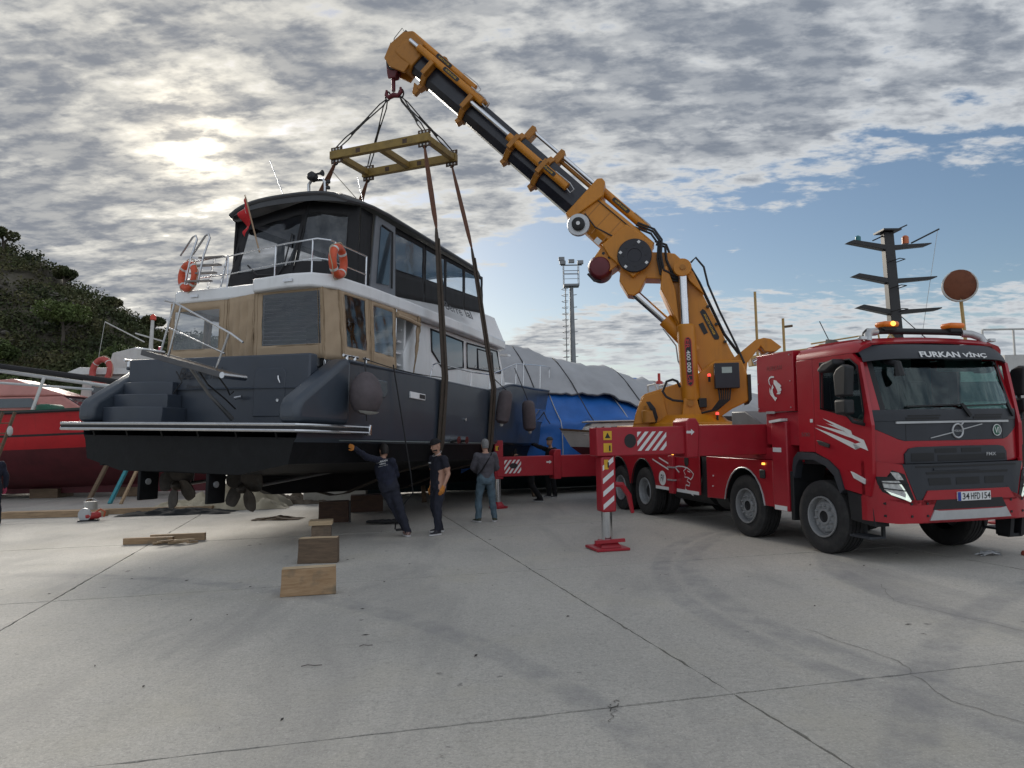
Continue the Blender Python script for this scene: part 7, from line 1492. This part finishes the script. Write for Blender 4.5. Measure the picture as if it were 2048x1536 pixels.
    HMx = Matrix.Translation(hd_) @ Matrix.Rotation(head_dir, 4, 'Z') @ Matrix.Rotation(head_tilt, 4, 'X'); out.xform(HMx, i0)
    # hands
    for k, s_ in enumerate(('L', 'R')):
        el, wr = V['el' + s_], V['wr' + s_]; ad = (wr - el).normalized(); hdv = V.get('hd' + s_); hdv = (hdv - wr).normalized() if hdv else ad
        pn = Vector(J.get('pn' + s_, (1 if s_ == 'L' else -1, 0, 0))); pn = (pn - hdv * pn.dot(hdv)).normalized(); sx_ = hdv.cross(pn).normalized()
        out.cm = 5 if gloves[k] else 2; g_ = 1.15 if gloves[k] else 1.0
        out.loft([[wr + hdv * f + sx_ * w * math.cos(a) * g_ + pn * th * math.sin(a) * g_ for a in np.linspace(0, 2 * math.pi, 10, endpoint=False)] for f, w, th in ((-.03, .028, .022), (.02, .036, .019), (.06, .042, .016), (.09, .040, .013))])
        curl = .25 if hands == 'flat' else .75
        for q, ln in enumerate((.070, .078, .074, .058)):
            b0 = wr + hdv * .085 + sx_ * (.030 - .020 * q); p1 = b0 + hdv * ln * .45 + pn * ln * .10 * curl; p2 = p1 + hdv * ln * .33 + pn * ln * .30 * curl; p3 = p2 + hdv * ln * .18 + pn * ln * .34 * curl
            out.tube([b0, p1, p2, p3], [.0098 * g_, .009 * g_, .008 * g_, .006 * g_], 7)
        b0 = wr + hdv * .028 + sx_ * .034; out.tube([b0, b0 + hdv * .03 + sx_ * .022 + pn * .01, b0 + hdv * .062 + sx_ * .028 + pn * .022, b0 + hdv * .085 + sx_ * .026 + pn * .03], [.014 * g_, .012 * g_, .010 * g_, .007 * g_], 7)
    body = obj('body', out, [mats[0], mats[1], SKIN, shoes, SKIN, gloves[0] or gloves[1] or SKIN], t, smooth=60)
    for p in (0, 1):
        s_ = 'LR'[p]; an, toe = V['an' + s_], V['toe' + s_]; dd = (toe - an); dd.z = 0; dd.normalize(); sdx = Vector((dd.y, -dd.x, 0)); z0 = an.z - .09
        obj('sole', MB().prism([(0, 0)] * 0 or [((an + dd * f + sdx * w).x, (an + dd * f + sdx * w).y) for f, w in ((-.085, 0), (-.06, .042), (.06, .046), (.13, .052), (.19, .04), (.215, 0), (.19, -.04), (.13, -.052), (.06, -.046), (-.06, -.042))], 'z', z0, z0 + .028), sole, t)
    if hair:
        kind, hm = hair; cap = MB()
        lo = {'beanie': .018, 'short': .03, 'crop': .02}[kind]; k = {'beanie': 1.10, 'short': 1.07, 'crop': 1.05}[kind]
        prof = [(-.03 if kind != 'beanie' else .040, .073, .096), (.02 if kind != 'beanie' else .045, .076, .099), (.05, .0755, .0985), (.08, .068, .09), (.105, .052, .07), (.124, .028, .04), (.130, .004, .006)]
        cap.loft([[(rx * k * math.cos(a), -.006 + ry * k * math.sin(a) - (.0 if kind == 'beanie' else .012), (z if (z > .04 or math.sin(a) < .2 or kind == 'beanie') else .045) + (.012 if kind == 'beanie' else .006)) for a in np.linspace(0, 2 * math.pi, 22, endpoint=False)] for z, rx, ry in prof])
        if kind != 'beanie': cap.loft([[(rx * 1.05 * math.cos(a), -.02 + ry * 1.04 * math.sin(a), z) for a in np.linspace(math.pi * 1.02, math.pi * 1.98, 14)] for z, rx, ry in ((-.075, .062, .080), (-.03, .073, .094), (.03, .076, .098))], False)
        if kind == 'beanie': cap.tube([(.084 * math.cos(a), -.006 + .110 * math.sin(a), .052 - .006 * math.sin(a)) for a in np.linspace(0, 2 * math.pi, 24, endpoint=False)], .016, 6, closed=True)
        cap.xform(HMx); obj('beanie' if kind == 'beanie' else 'hair', cap, hm, t, smooth=60)
    return t, V, up, sd, fw
def stand(**k):
    J = dict(pelvis=(0, 0, .93), chest=(0, .0, 1.36), neck=(0, .0, 1.50), head=(0, .03, 1.655), shL=(-.19, 0, 1.41), shR=(.19, 0, 1.41), elL=(-.25, -.02, 1.13), elR=(.25, -.02, 1.13), wrL=(-.27, .05, .88), wrR=(.27, .05, .88),
             hipL=(-.095, 0, .90), hipR=(.095, 0, .90), knL=(-.12, .03, .50), knR=(.12, .03, .50), anL=(-.13, -.02, .095), anR=(.13, -.02, .095), toeL=(-.16, .15, .05), toeR=(.16, .15, .05))
    J.update(k); return J
def face_to(dx, dy): return math.atan2(dy, dx) - math.pi / 2
# worker pushing on the hull (back to us); his raised hand meets the hull side
p1 = Vector((-2.0, 14.02, 0)); y1 = face_to(-.42, .90); hand = bw((1.46, -2.69, 1.80)); Mi = (Matrix.Translation(p1) @ Matrix.Rotation(y1, 4, 'Z')).inverted()
def loc(w): return tuple(Mi @ Vector(w))
def at(dx, dy, z): return tuple(Mi @ (p1 + Vector((dx, dy, z))))
hl_ = Vector(loc(hand)); sL = Vector(at(-.50, .02, 1.40))
dh_ = (hl_ - sL); wrl = hl_ - dh_.normalized() * .14; ell = sL.lerp(wrl, .52) + Vector((0, 0, -.05))
t, V, up, sd, fw = person('worker in navy tracksuit pushing the grey hull with a raised orange glove', p1, y1,
    dict(pelvis=at(-.33, .05, .92), chest=at(-.42, .08, 1.32), neck=at(-.44, .12, 1.45), head=at(-.44, .17, 1.57), shL=tuple(sL), shR=at(-.26, .02, 1.37), elL=tuple(ell), elR=at(-.20, .20, 1.12), wrL=tuple(wrl), wrR=at(-.34, .36, 1.05),
         hdL=tuple(hl_), pnL=tuple((Mi.to_3x3() @ Vector((-.92, .38, 0)))), hipL=at(-.41, .04, .90), hipR=at(-.25, .06, .90), knL=at(-.22, .08, .49), knR=at(-.10, -.02, .48), anL=at(-.02, .10, .095), anR=at(.03, -.06, .095), toeL=at(-.08, .26, .05), toeR=at(-.04, .10, .05)),
    (NAVY, NAVYP), head_dir=.25, head_tilt=-.25, hair=('crop', HAIRD), gloves=(GLOVE, GLOVE), hands='flat', shoes=mat('patterned_shoe', (.22, .14, .12), .7, var=.9, vs=30))
bk_ = V['chest'] - fw * .146 + up * .02
ydir = up; xdir = sd
for s_, dz, h_, w_ in (('FURKAN', .035, .036, .20), ('V\u0130N\u00c7', -.012, .036, .12), ('yukleme tasima', -.05, .012, .18)):
    o = lettering(s_, WDEC, t, tuple(bk_ + up * dz - fw * .004), tuple(sd), tuple(up), h_, w_, .02)
# man in black beanie and t-shirt walking past
p2 = Vector((-1.43, 14.30, 0)); y2 = face_to(-.75, -.62)
t, V, up, sd, fw = person('man in black beanie and navy t-shirt with orange gloves walking beside the hull', p2, y2,
    stand(knL=(-.15, .12, .50), anL=(-.17, .14, .095), toeL=(-.20, .32, .05), knR=(.15, .0, .49), anR=(.20, -.16, .095), toeR=(.26, .0, .05), elL=(-.27, -.05, 1.12), wrL=(-.25, .06, .88), elR=(.28, -.06, 1.12), wrR=(.28, -.02, .86), head=(0, .05, 1.65)), (NAVYT, NAVYP), 'short', head_dir=-.05, head_tilt=-.28, hair=('beanie', BLK), gloves=(GLOVE, GLOVE))
obj('beard', MB().loft([[(rx * math.cos(a), .012 + ry * math.sin(a), z) for a in np.linspace(math.pi * .05, math.pi * .95, 12)] for z, rx, ry in ((-.118, .045, .058), (-.10, .0575, .0765), (-.078, .063, .0855), (-.062, .065, .087))], False).xform(Matrix.Translation(V['head']) @ Matrix.Rotation(-.05, 4, 'Z') @ Matrix.Rotation(-.28, 4, 'X')), HAIRD, t)
obj('neck_chain', MB().tube([Vector((.075 * math.sin(a), .02 + .085 * math.cos(a), 1.50 - .05 * math.cos(a))) for a in np.linspace(0, 2 * math.pi, 20, endpoint=False)], .005, 5, closed=True), SILV, t)
obj('chest_logo', MB().box(.03, .11, .138, .142, 1.32, 1.34), WDEC, t)
# grey-haired man watching, back to us
p3 = Vector((-.60, 16.15, 0)); y3 = face_to(-.25, .97)
t, V, up, sd, fw = person('grey-haired man in grey sweater and jeans standing with his back turned', p3, y3, stand(elL=(-.27, .06, 1.14), wrL=(-.14, .22, 1.05), elR=(.27, .06, 1.14), wrR=(.14, .22, 1.05), knL=(-.15, .05, .50), anL=(-.17, .03, .095), toeL=(-.24, .19, .05), knR=(.13, .02, .5), anR=(.17, -.03, .095), toeR=(.24, .13, .05), pelvis=(0, 0, .92), head=(0.0, .04, 1.63)), (GREYS, JEANS), head_dir=.1, head_tilt=-.1, hair=('short', HAIRG), shoes=mat('brown_boot', (.04, .045, .03), .8))
obj('bag_strap', MB().tube([(.13, .06, 1.45), (.12, -.07, 1.44), (.02, -.135, 1.30), (-.10, -.145, 1.12), (-.19, -.06, 1.0), (-.16, .1, .98)], .016, 6), BLK, t)
# two workers at the bow
p4 = Vector((1.10, 22.35, 0)); y4 = face_to(-.75, -.6); hand4 = bw((11.2, -2.40, 1.90))
t, V, up, sd, fw = person('worker in black clothes and grey beanie reaching out to the bow', p4, y4, stand(shR=(.18, .0, 1.41), elR=(.38, .18, 1.52), wrR=(.50, .40, 1.66), hdR=(.58, .52, 1.74), elL=(-.24, .1, 1.12), wrL=(-.12, .25, 1.02)), (BLK, BLK), head_dir=0, hair=('beanie', mat('grey_beanie', (.06, .06, .06), .9)), hands='flat')
p5 = Vector((.66, 21.05, 0)); y5 = face_to(-.9, .25)
t, V, up, sd, fw = person('worker in dark clothes bending behind the red outrigger beam', p5, y5, stand(pelvis=(0, .22, .84), chest=(0, .52, 1.18), neck=(0, .62, 1.28), head=(0, .72, 1.38), shL=(-.18, .55, 1.22), shR=(.18, .55, 1.22), elL=(-.22, .72, .98), elR=(.22, .72, .98), wrL=(-.2, .95, 1.05), wrR=(.2, .95, 1.05), hipL=(-.09, .20, .82), hipR=(.09, .2, .82), knL=(-.10, .16, .46), knR=(.10, .20, .46), anL=(-.1, -.10, .095), anR=(.1, -.02, .095), toeL=(-.1, .08, .05), toeR=(.1, .16, .05)), (BLK, BLK), hair=('crop', HAIRD))
p6 = Vector((-12.02, 17.45, 0)); y6 = face_to(-.9, .4)
person('person in dark work clothes with a pink glove cut off by the left edge', p6, y6, stand(elR=(.27, -.05, 1.12), wrR=(.30, .02, .86)), (NAVY, NAVYP), hair=('crop', HAIRD), gloves=(PINKG, PINKG), shoes=mat('dusty_boot', (.06, .045, .035), .8))
# ------------------------------------------------------------------ timber, debris, small things
def wood_mat(name, c1, c2, ang=0., stain=None):
    m_ = bpy.data.materials.new(name); m_.use_nodes = True; N = m_.node_tree.nodes; L = m_.node_tree.links; b = N['Principled BSDF']
    tc = N.new('ShaderNodeTexCoord'); mp = N.new('ShaderNodeMapping'); mp.inputs['Scale'].default_value = (1.2, 6, 9); mp.inputs['Rotation'].default_value = (0, ang, 0); L.new(tc.outputs['Object'], mp.inputs[0])
    n = N.new('ShaderNodeTexNoise'); n.inputs['Scale'].default_value = 3.2; n.inputs['Detail'].default_value = 8; n.inputs['Roughness'].default_value = .65; n.inputs['Distortion'].default_value = .5; L.new(mp.outputs[0], n.inputs['Vector'])
    cr = N.new('ShaderNodeValToRGB'); L.new(n.outputs[0], cr.inputs[0]); e = cr.color_ramp.elements; e[0].position = .32; e[0].color = (*c2, 1); e[1].position = .66; e[1].color = (*c1, 1); o_ = cr.outputs[0]
    if stain:
        n2 = N.new('ShaderNodeTexNoise'); n2.inputs['Scale'].default_value = 5; n2.inputs['Detail'].default_value = 7; L.new(tc.outputs['Object'], n2.inputs['Vector'])
        mr = N.new('ShaderNodeMapRange'); mr.inputs[1].default_value = .5; mr.inputs[2].default_value = .68; mr.inputs[4].default_value = .75; L.new(n2.outputs[0], mr.inputs[0])
        mx = N.new('ShaderNodeMix'); mx.data_type = 'RGBA'; L.new(mr.outputs[0], mx.inputs[0]); L.new(o_, mx.inputs[6]); mx.inputs[7].default_value = (*stain, 1); o_ = mx.outputs[2]
    L.new(o_, b.inputs['Base Color']); b.inputs['Roughness'].default_value = .8
    bp = N.new('ShaderNodeBump'); bp.inputs['Strength'].default_value = .25; bp.inputs['Distance'].default_value = .01; L.new(n.outputs[0], bp.inputs['Height']); L.new(bp.outputs[0], b.inputs['Normal']); return m_
WD1 = wood_mat('weathered_pine', (.40, .27, .155), (.27, .165, .085), 0, (.13, .115, .085)); WD2 = wood_mat('brown_timber', (.145, .098, .062), (.085, .058, .038), 1.57); WD3 = wood_mat('old_timber', (.20, .145, .10), (.11, .08, .055), 0, (.07, .06, .05)); WTOP = wood_mat('fresh_cut_timber', (.56, .43, .28), (.40, .29, .17)); WD4 = wood_mat('red_brown_timber', (.10, .055, .035), (.055, .033, .024))
def block(label, a, b, th, h, m_, topm=None, lean=0.):
    # upright baulk whose near bottom edge runs from a to b
    a, b = Vector((*a, 0)), Vector((*b, 0)); d = b - a; L_ = d.length; rz = math.atan2(d.y, d.x)
    t = thing('timber_block', label, 'timber block', a + d / 2, rz, 'timber blocks under the yacht')
    obj('baulk', MB().loft([[(-L_ / 2, 0, .0), (L_ / 2, 0, .0), (L_ / 2, th, .0), (-L_ / 2, th, .0)], [(-L_ / 2 + .015, lean, h * .5), (L_ / 2 + .002, lean, h * .5), (L_ / 2, th + lean, h * .5), (-L_ / 2 + .01, th + lean, h * .5)], [(-L_ / 2 + .02, lean, h - .006), (L_ / 2, lean, h), (L_ / 2, th + lean, h + .004), (-L_ / 2 + .02, th + lean, h)]]), m_, t, bevel=.006)
    if topm: obj('sawn_top', MB().add([(-L_ / 2 + .024, lean + .004, h - .002), (L_ / 2 - .004, lean + .004, h + .004), (L_ / 2 - .004, th + lean - .004, h + .007), (-L_ / 2 + .024, th + lean - .004, h + .004)], [(0, 1, 2, 3)]), topm, t)
    return t
block('weathered pine block standing nearest the camera', (-2.70, 8.73), (-2.09, 8.87), .16, .31, WD1, WTOP)
block('dark brown upright timber block, second from the camera', (-3.18, 11.09), (-2.60, 11.12), .18, .36, WD2, WTOP)
b3 = block('narrow stained timber block with a pale board on top, third from the camera', (-3.58, 13.30), (-3.24, 13.36), .3, .30, WD3, None); obj('top_board', MB().box(-.20, .20, -.03, .33, .305, .385), WTOP, b3, bevel=.006)
block('dark red brown timber block, farthest of the row', (-4.30, 16.6), (-3.66, 16.7), .3, .46, WD4, None)
block('low dark timber block behind the farthest upright one', (-4.1, 18.9), (-3.3, 19.05), .4, .42, WD4, None)
pst = tag(obj('steel_peg', MB().cyl((0, 0, 0), (0, 0, .48), .02, 8), BLACKM), 'thin black steel peg beside the farthest timber block', 'peg'); pst.location = (-3.60, 16.6, 0)
# pile of boards
def plank(label, p, rz, l, w, h, m_, grp, z=0, tilt=0.):
    o = tag(obj('plank', MB().box(-l / 2, l / 2, -w / 2, w / 2, 0, h), m_, bevel=.004), label, 'plank', grp); o.location = (p[0], p[1], z); o.rotation_euler = (0, tilt, rz); return o
plank('long pale board lying left in the small pile of offcuts', (-6.62, 13.75), R(6), .85, .12, .11, WD1, 'offcut boards')
plank('long pale board lying at the back right of the small pile of offcuts', (-6.22, 14.05), R(10), .95, .12, .13, TIMB, 'offcut boards')
for k in range(7): plank('short split offcut in the small pile of boards, %s from the left' % ('first', 'second', 'third', 'fourth', 'fifth', 'sixth', 'seventh')[k], (-6.35 + .09 * k + random.uniform(-.03, .03), 13.55 + random.uniform(-.06, .12)), R(random.uniform(5, 80)), random.uniform(.22, .4), .06, .03, WTOP if k % 2 else TIMB, 'short offcuts', z=.01 + .022 * (k % 3), tilt=random.uniform(-.12, .12))
plank('long new pine plank lying along the ground at the left edge', (-13.2, 19.25), R(2), 5.6, .2, .16, TIMB, 'long planks'); plank('second long pine plank behind the one at the left edge', (-10.6, 19.9), R(6), 5.2, .2, .14, TIMB, 'long planks')
# props against the red boat
for lbl, x, y, lean, m_, w in (('dark timber prop under the red boat, left of the turquoise one', -13.2, 23.4, .02, TIMD, .13), ('turquoise painted prop under the red boat', -12.5, 23.4, .04, mat('turquoise_paint', (.03, .22, .26), .6, var=.2, vs=6), .12), ('pale timber prop with a rag, right of the turquoise one', -12.05, 23.2, .03, TIMB, .09), ('pale prop behind the port rudder', -7.75, 22.6, .1, TIMB, .12)):
    o = tag(obj('prop', MB().obox((0, 0, 0), (lean, 1.15, 1.25), w * .8, w * .8), m_), lbl, 'prop', 'props under the red boat'); o.location = (x, y, 0)
for k, x in enumerate((-16.6, -13.6, -10.4)): o = tag(obj('keel_block', MB().box(-.5, .5, -.5, .5, 0, .33), TIMD, bevel=.02), 'dark keel block under the red boat, %s' % ('left', 'middle', 'right')[k], 'keel block', 'keel blocks'); o.location = (x, 27.2, 0)
# bucket
bk2 = thing('bucket', 'white and blue paint bucket near the turquoise prop', 'bucket', (-10.95, 19.6, 0)); obj('pail', MB().lathe([(.15, 0), (.155, .13), (.165, .34), (.17, .36)], n=20), OWH, bk2); obj('label_band', MB().lathe([(.158, .01), (.165, .14)], n=20, caps=False), mat('blue_label', (.03, .07, .22), .5), bk2); obj('handle', MB().tube([(.17 * math.cos(a), 0, .34 + .1 * math.sin(a)) for a in np.linspace(0, math.pi, 10)], .008, 5), SILV, bk2)
# red machine on the ground
gm = thing('circular_saw', 'red hand-held power saw lying on the ground by the planks', 'power tool', (-10.1, 18.2, 0), R(20)); obj('motor', MB().lathe([(.07, -.16), (.09, -.1), (.09, .1), (.06, .16)], (0, 0, .12), (1, 0, .1), 14), mat('tool_red', (.4, .03, .03), .5), gm); obj('blade_guard', MB().lathe([(.15, -.03), (.16, 0), (.15, .03)], (-.18, -.02, .15), (.3, 1, 0), 20), SILV, gm); obj('base', MB().box(-.32, .12, -.12, .1, .0, .03), BLACKM, gm); obj('handle', MB().tube([(.05, 0, .2), (.15, 0, .27), (.25, 0, .2), (.22, 0, .08)], .022, 7), mat('tool_orange', (.5, .09, .03), .5), gm)
# crumpled sheet heaps
CREAM = mat('cream_tarpaulin', (.42, .37, .27), .75, var=.12, vs=3, dirt=(.24, .2, .14, .6), ds=4)
def heap(name, label, p, lx, ly, h, m_, seed, rz=0.):
    def fn(u, v):
        x, y = (u - .5) * lx, (v - .5) * ly; e = max(0, 1 - (2 * u - 1) ** 2) ** .6 * max(0, 1 - (2 * v - 1) ** 2) ** .6
        n1 = mnoise.fractal(Vector((x * 2.2 + seed, y * 3, seed)), 1, 2, 5); n2 = abs(mnoise.noise(Vector((x * 5 + seed, y * 6, seed * 2))))
        return (x + .10 * mnoise.noise(Vector((v * 6, u * 4, seed))), y + .10 * mnoise.noise(Vector((u * 7, v * 5, seed + 3))), .008 + e * h * max(.05, .55 + .8 * n1 + .35 * n2))
    o = tag(obj(name, MB().grid(fn, 50, 26), m_, smooth=70), label, 'tarpaulin' if 'tarp' in name else 'heap'); o.location = (p[0], p[1], 0); o.rotation_euler = (0, 0, rz); return o
heap('tarpaulin', 'crumpled cream tarpaulin on the ground behind the propellers', (-7.75, 20.9), 3.0, 1.5, .62, CREAM, 1.7, R(8)); heap('tarpaulin', 'small cream tarpaulin heap left of the port rudder', (-9.2, 20.9), 1.4, 1.0, .32, CREAM, 5.1)
heap('net_heap', 'black netting heap spread in front of the cream tarpaulin', (-8.7, 19.6), 2.8, 1.0, .14, mat('black_net', (.012, .013, .014), .9, bump=.6, bs=40), 8.2, R(5)); heap('rubble_heap', 'low heap of brown rope and rubble right of the tarpaulin', (-6.6, 22.2), 2.4, 1.0, .30, mat('rubble', (.12, .095, .07), .95, var=.5, vs=8, bump=.8, bs=14), 2.9); heap('leaf_heap', 'scattered brown leaves and scraps on the concrete under the stern', (-5.5, 17.6), 1.1, .5, .07, mat('dry_leaves', (.10, .065, .04), .95, var=.5, vs=14, bump=.8, bs=20), 4.4)
cbk = thing('concrete_block', 'pale mouldy concrete block behind the timber row', 'concrete block', (-5.3, 22.6, 0), R(8)); obj('block', MB().box(-.9, .9, -.5, .5, 0, .42), mat('pale_concrete', (.42, .40, .35), .9, var=.2, vs=4, dirt=(.15, .14, .11, .6), ds=4, bump=.3, bs=12), cbk, bevel=.03)
# rope on the ground
rp = []
for k in range(70): a = k * .55; rp.append((-2.85 + .35 * math.cos(a) * (1 - k / 120) + .006 * k, 16.2 + .16 * math.sin(a), .03 + .03 * abs(math.sin(k * 1.7))))
ro = thing('rope_coil', 'black rope coiled on the ground by the farthest timber block', 'rope'); obj('coil', MB().tube([Vector(p) for p in rp] + [(-2.3, 15.7, .02), (-2.15, 14.95, .02), (-2.32, 14.85, .02)], .028, 6), RUBBER, ro)
# ladder at the left edge against the red boat
ldr = thing('ladder', 'wooden ladder leaning on the red boat at the left edge', 'ladder', (-15.95, 22.3, 0), R(80)); 
for y in (-.22, .22): obj('stile', MB().obox((0, y, 0), (1.2, y, 2.9), .05, .09), TIMD, ldr)
for k in range(8): obj('rung', MB().cyl((.13 + .13 * k, -.22, .32 + .32 * k), (.13 + .13 * k, .22, .32 + .32 * k), .02, 6), TIMD, ldr)
tag(obj('rag', MB().sphere((0, 0, 0), .12, 8, 6, (.7, .7, 1.3)), OWH), 'white rag hung on the ladder at the left edge', 'rag').location = (-15.3, 22.9, 2.3)
# small litter scattered on the slabs
LIT = mat('dark_litter', (.035, .03, .027), .9, var=.4, vs=20); PAL = mat('pale_chips', (.62, .61, .58), .8)
mb = MB()
for k in range(60):
    x, y = random.uniform(-6, 6), random.uniform(3.6, 14); l, w = random.uniform(.01, .05), random.uniform(.004, .012); a = random.random() * 3.14; c, s_ = math.cos(a), math.sin(a)
    mb.add([(x + c * l, y + s_ * l, .006), (x - s_ * w, y + c * w, .012), (x - c * l, y - s_ * l, .007), (x + s_ * w, y - c * w, .005)], [(0, 1, 2, 3)])
stuff(tag(obj('ground_litter', mb, LIT, smooth=0), 'tiny dark twigs and scraps scattered over the concrete', 'litter'))
mb = MB()
for k in range(420):
    cx_, cy_ = random.choice(((-4.6, 15.2), (-4.9, 14.2), (-3.0, 8.6), (-3.2, 9.3), (-2.0, 9.7), (-2.6, 8.0), (-5.2, 16.5))); x, y = random.gauss(cx_, .38), random.gauss(cy_, .42); r_ = random.uniform(.004, .02); a = random.random() * 6.28
    mb.add([(x + r_ * math.cos(a + q), y + r_ * .7 * math.sin(a + q), .005) for q in (0, 2.1, 4.2)], [(0, 1, 2)])
stuff(tag(obj('paint_flakes', mb, PAL, smooth=0), 'white paint flakes on the concrete around the timber blocks', 'flakes'))
for lbl, p, rz, l in (('thin brown twig lying in the left foreground', (-1.62, 6.05), R(8), .16), ('crooked twig in the centre foreground', (.62, 5.0), R(60), .15), ('short dark twig left of the long joint', (-1.3, 6.6), R(15), .11)):
    o = tag(obj('twig', MB().tube([(-l / 2, 0, .006), (-l / 5, .01, .012), (l / 6, -.012, .01), (l / 2, .006, .006)], .003, 5), LIT), lbl, 'twig', 'twigs on the concrete'); o.location = (p[0], p[1], 0); o.rotation_euler = (0, 0, rz)
cl = thing('rag_clump', 'grey wire and rag clump on the ground by the far front wheel', 'litter', (6.6, 10.6, 0)); obj('clump', MB().tube([(.14 * math.cos(k * 1.1) * (1 + .3 * math.sin(k)), .09 * math.sin(k * 1.3), .03 + .025 * math.sin(k * 2.1)) for k in range(26)], .008, 5), SILV, cl)
o = tag(obj('red_cap', MB().lathe([(.05, 0), (.055, .03), (.04, .06), (.02, .065)], n=12), mat('dull_red', (.25, .05, .03), .7)), 'small dull red cap on the ground right of the far front wheel', 'cap'); o.location = (7.05, 10.55, 0)
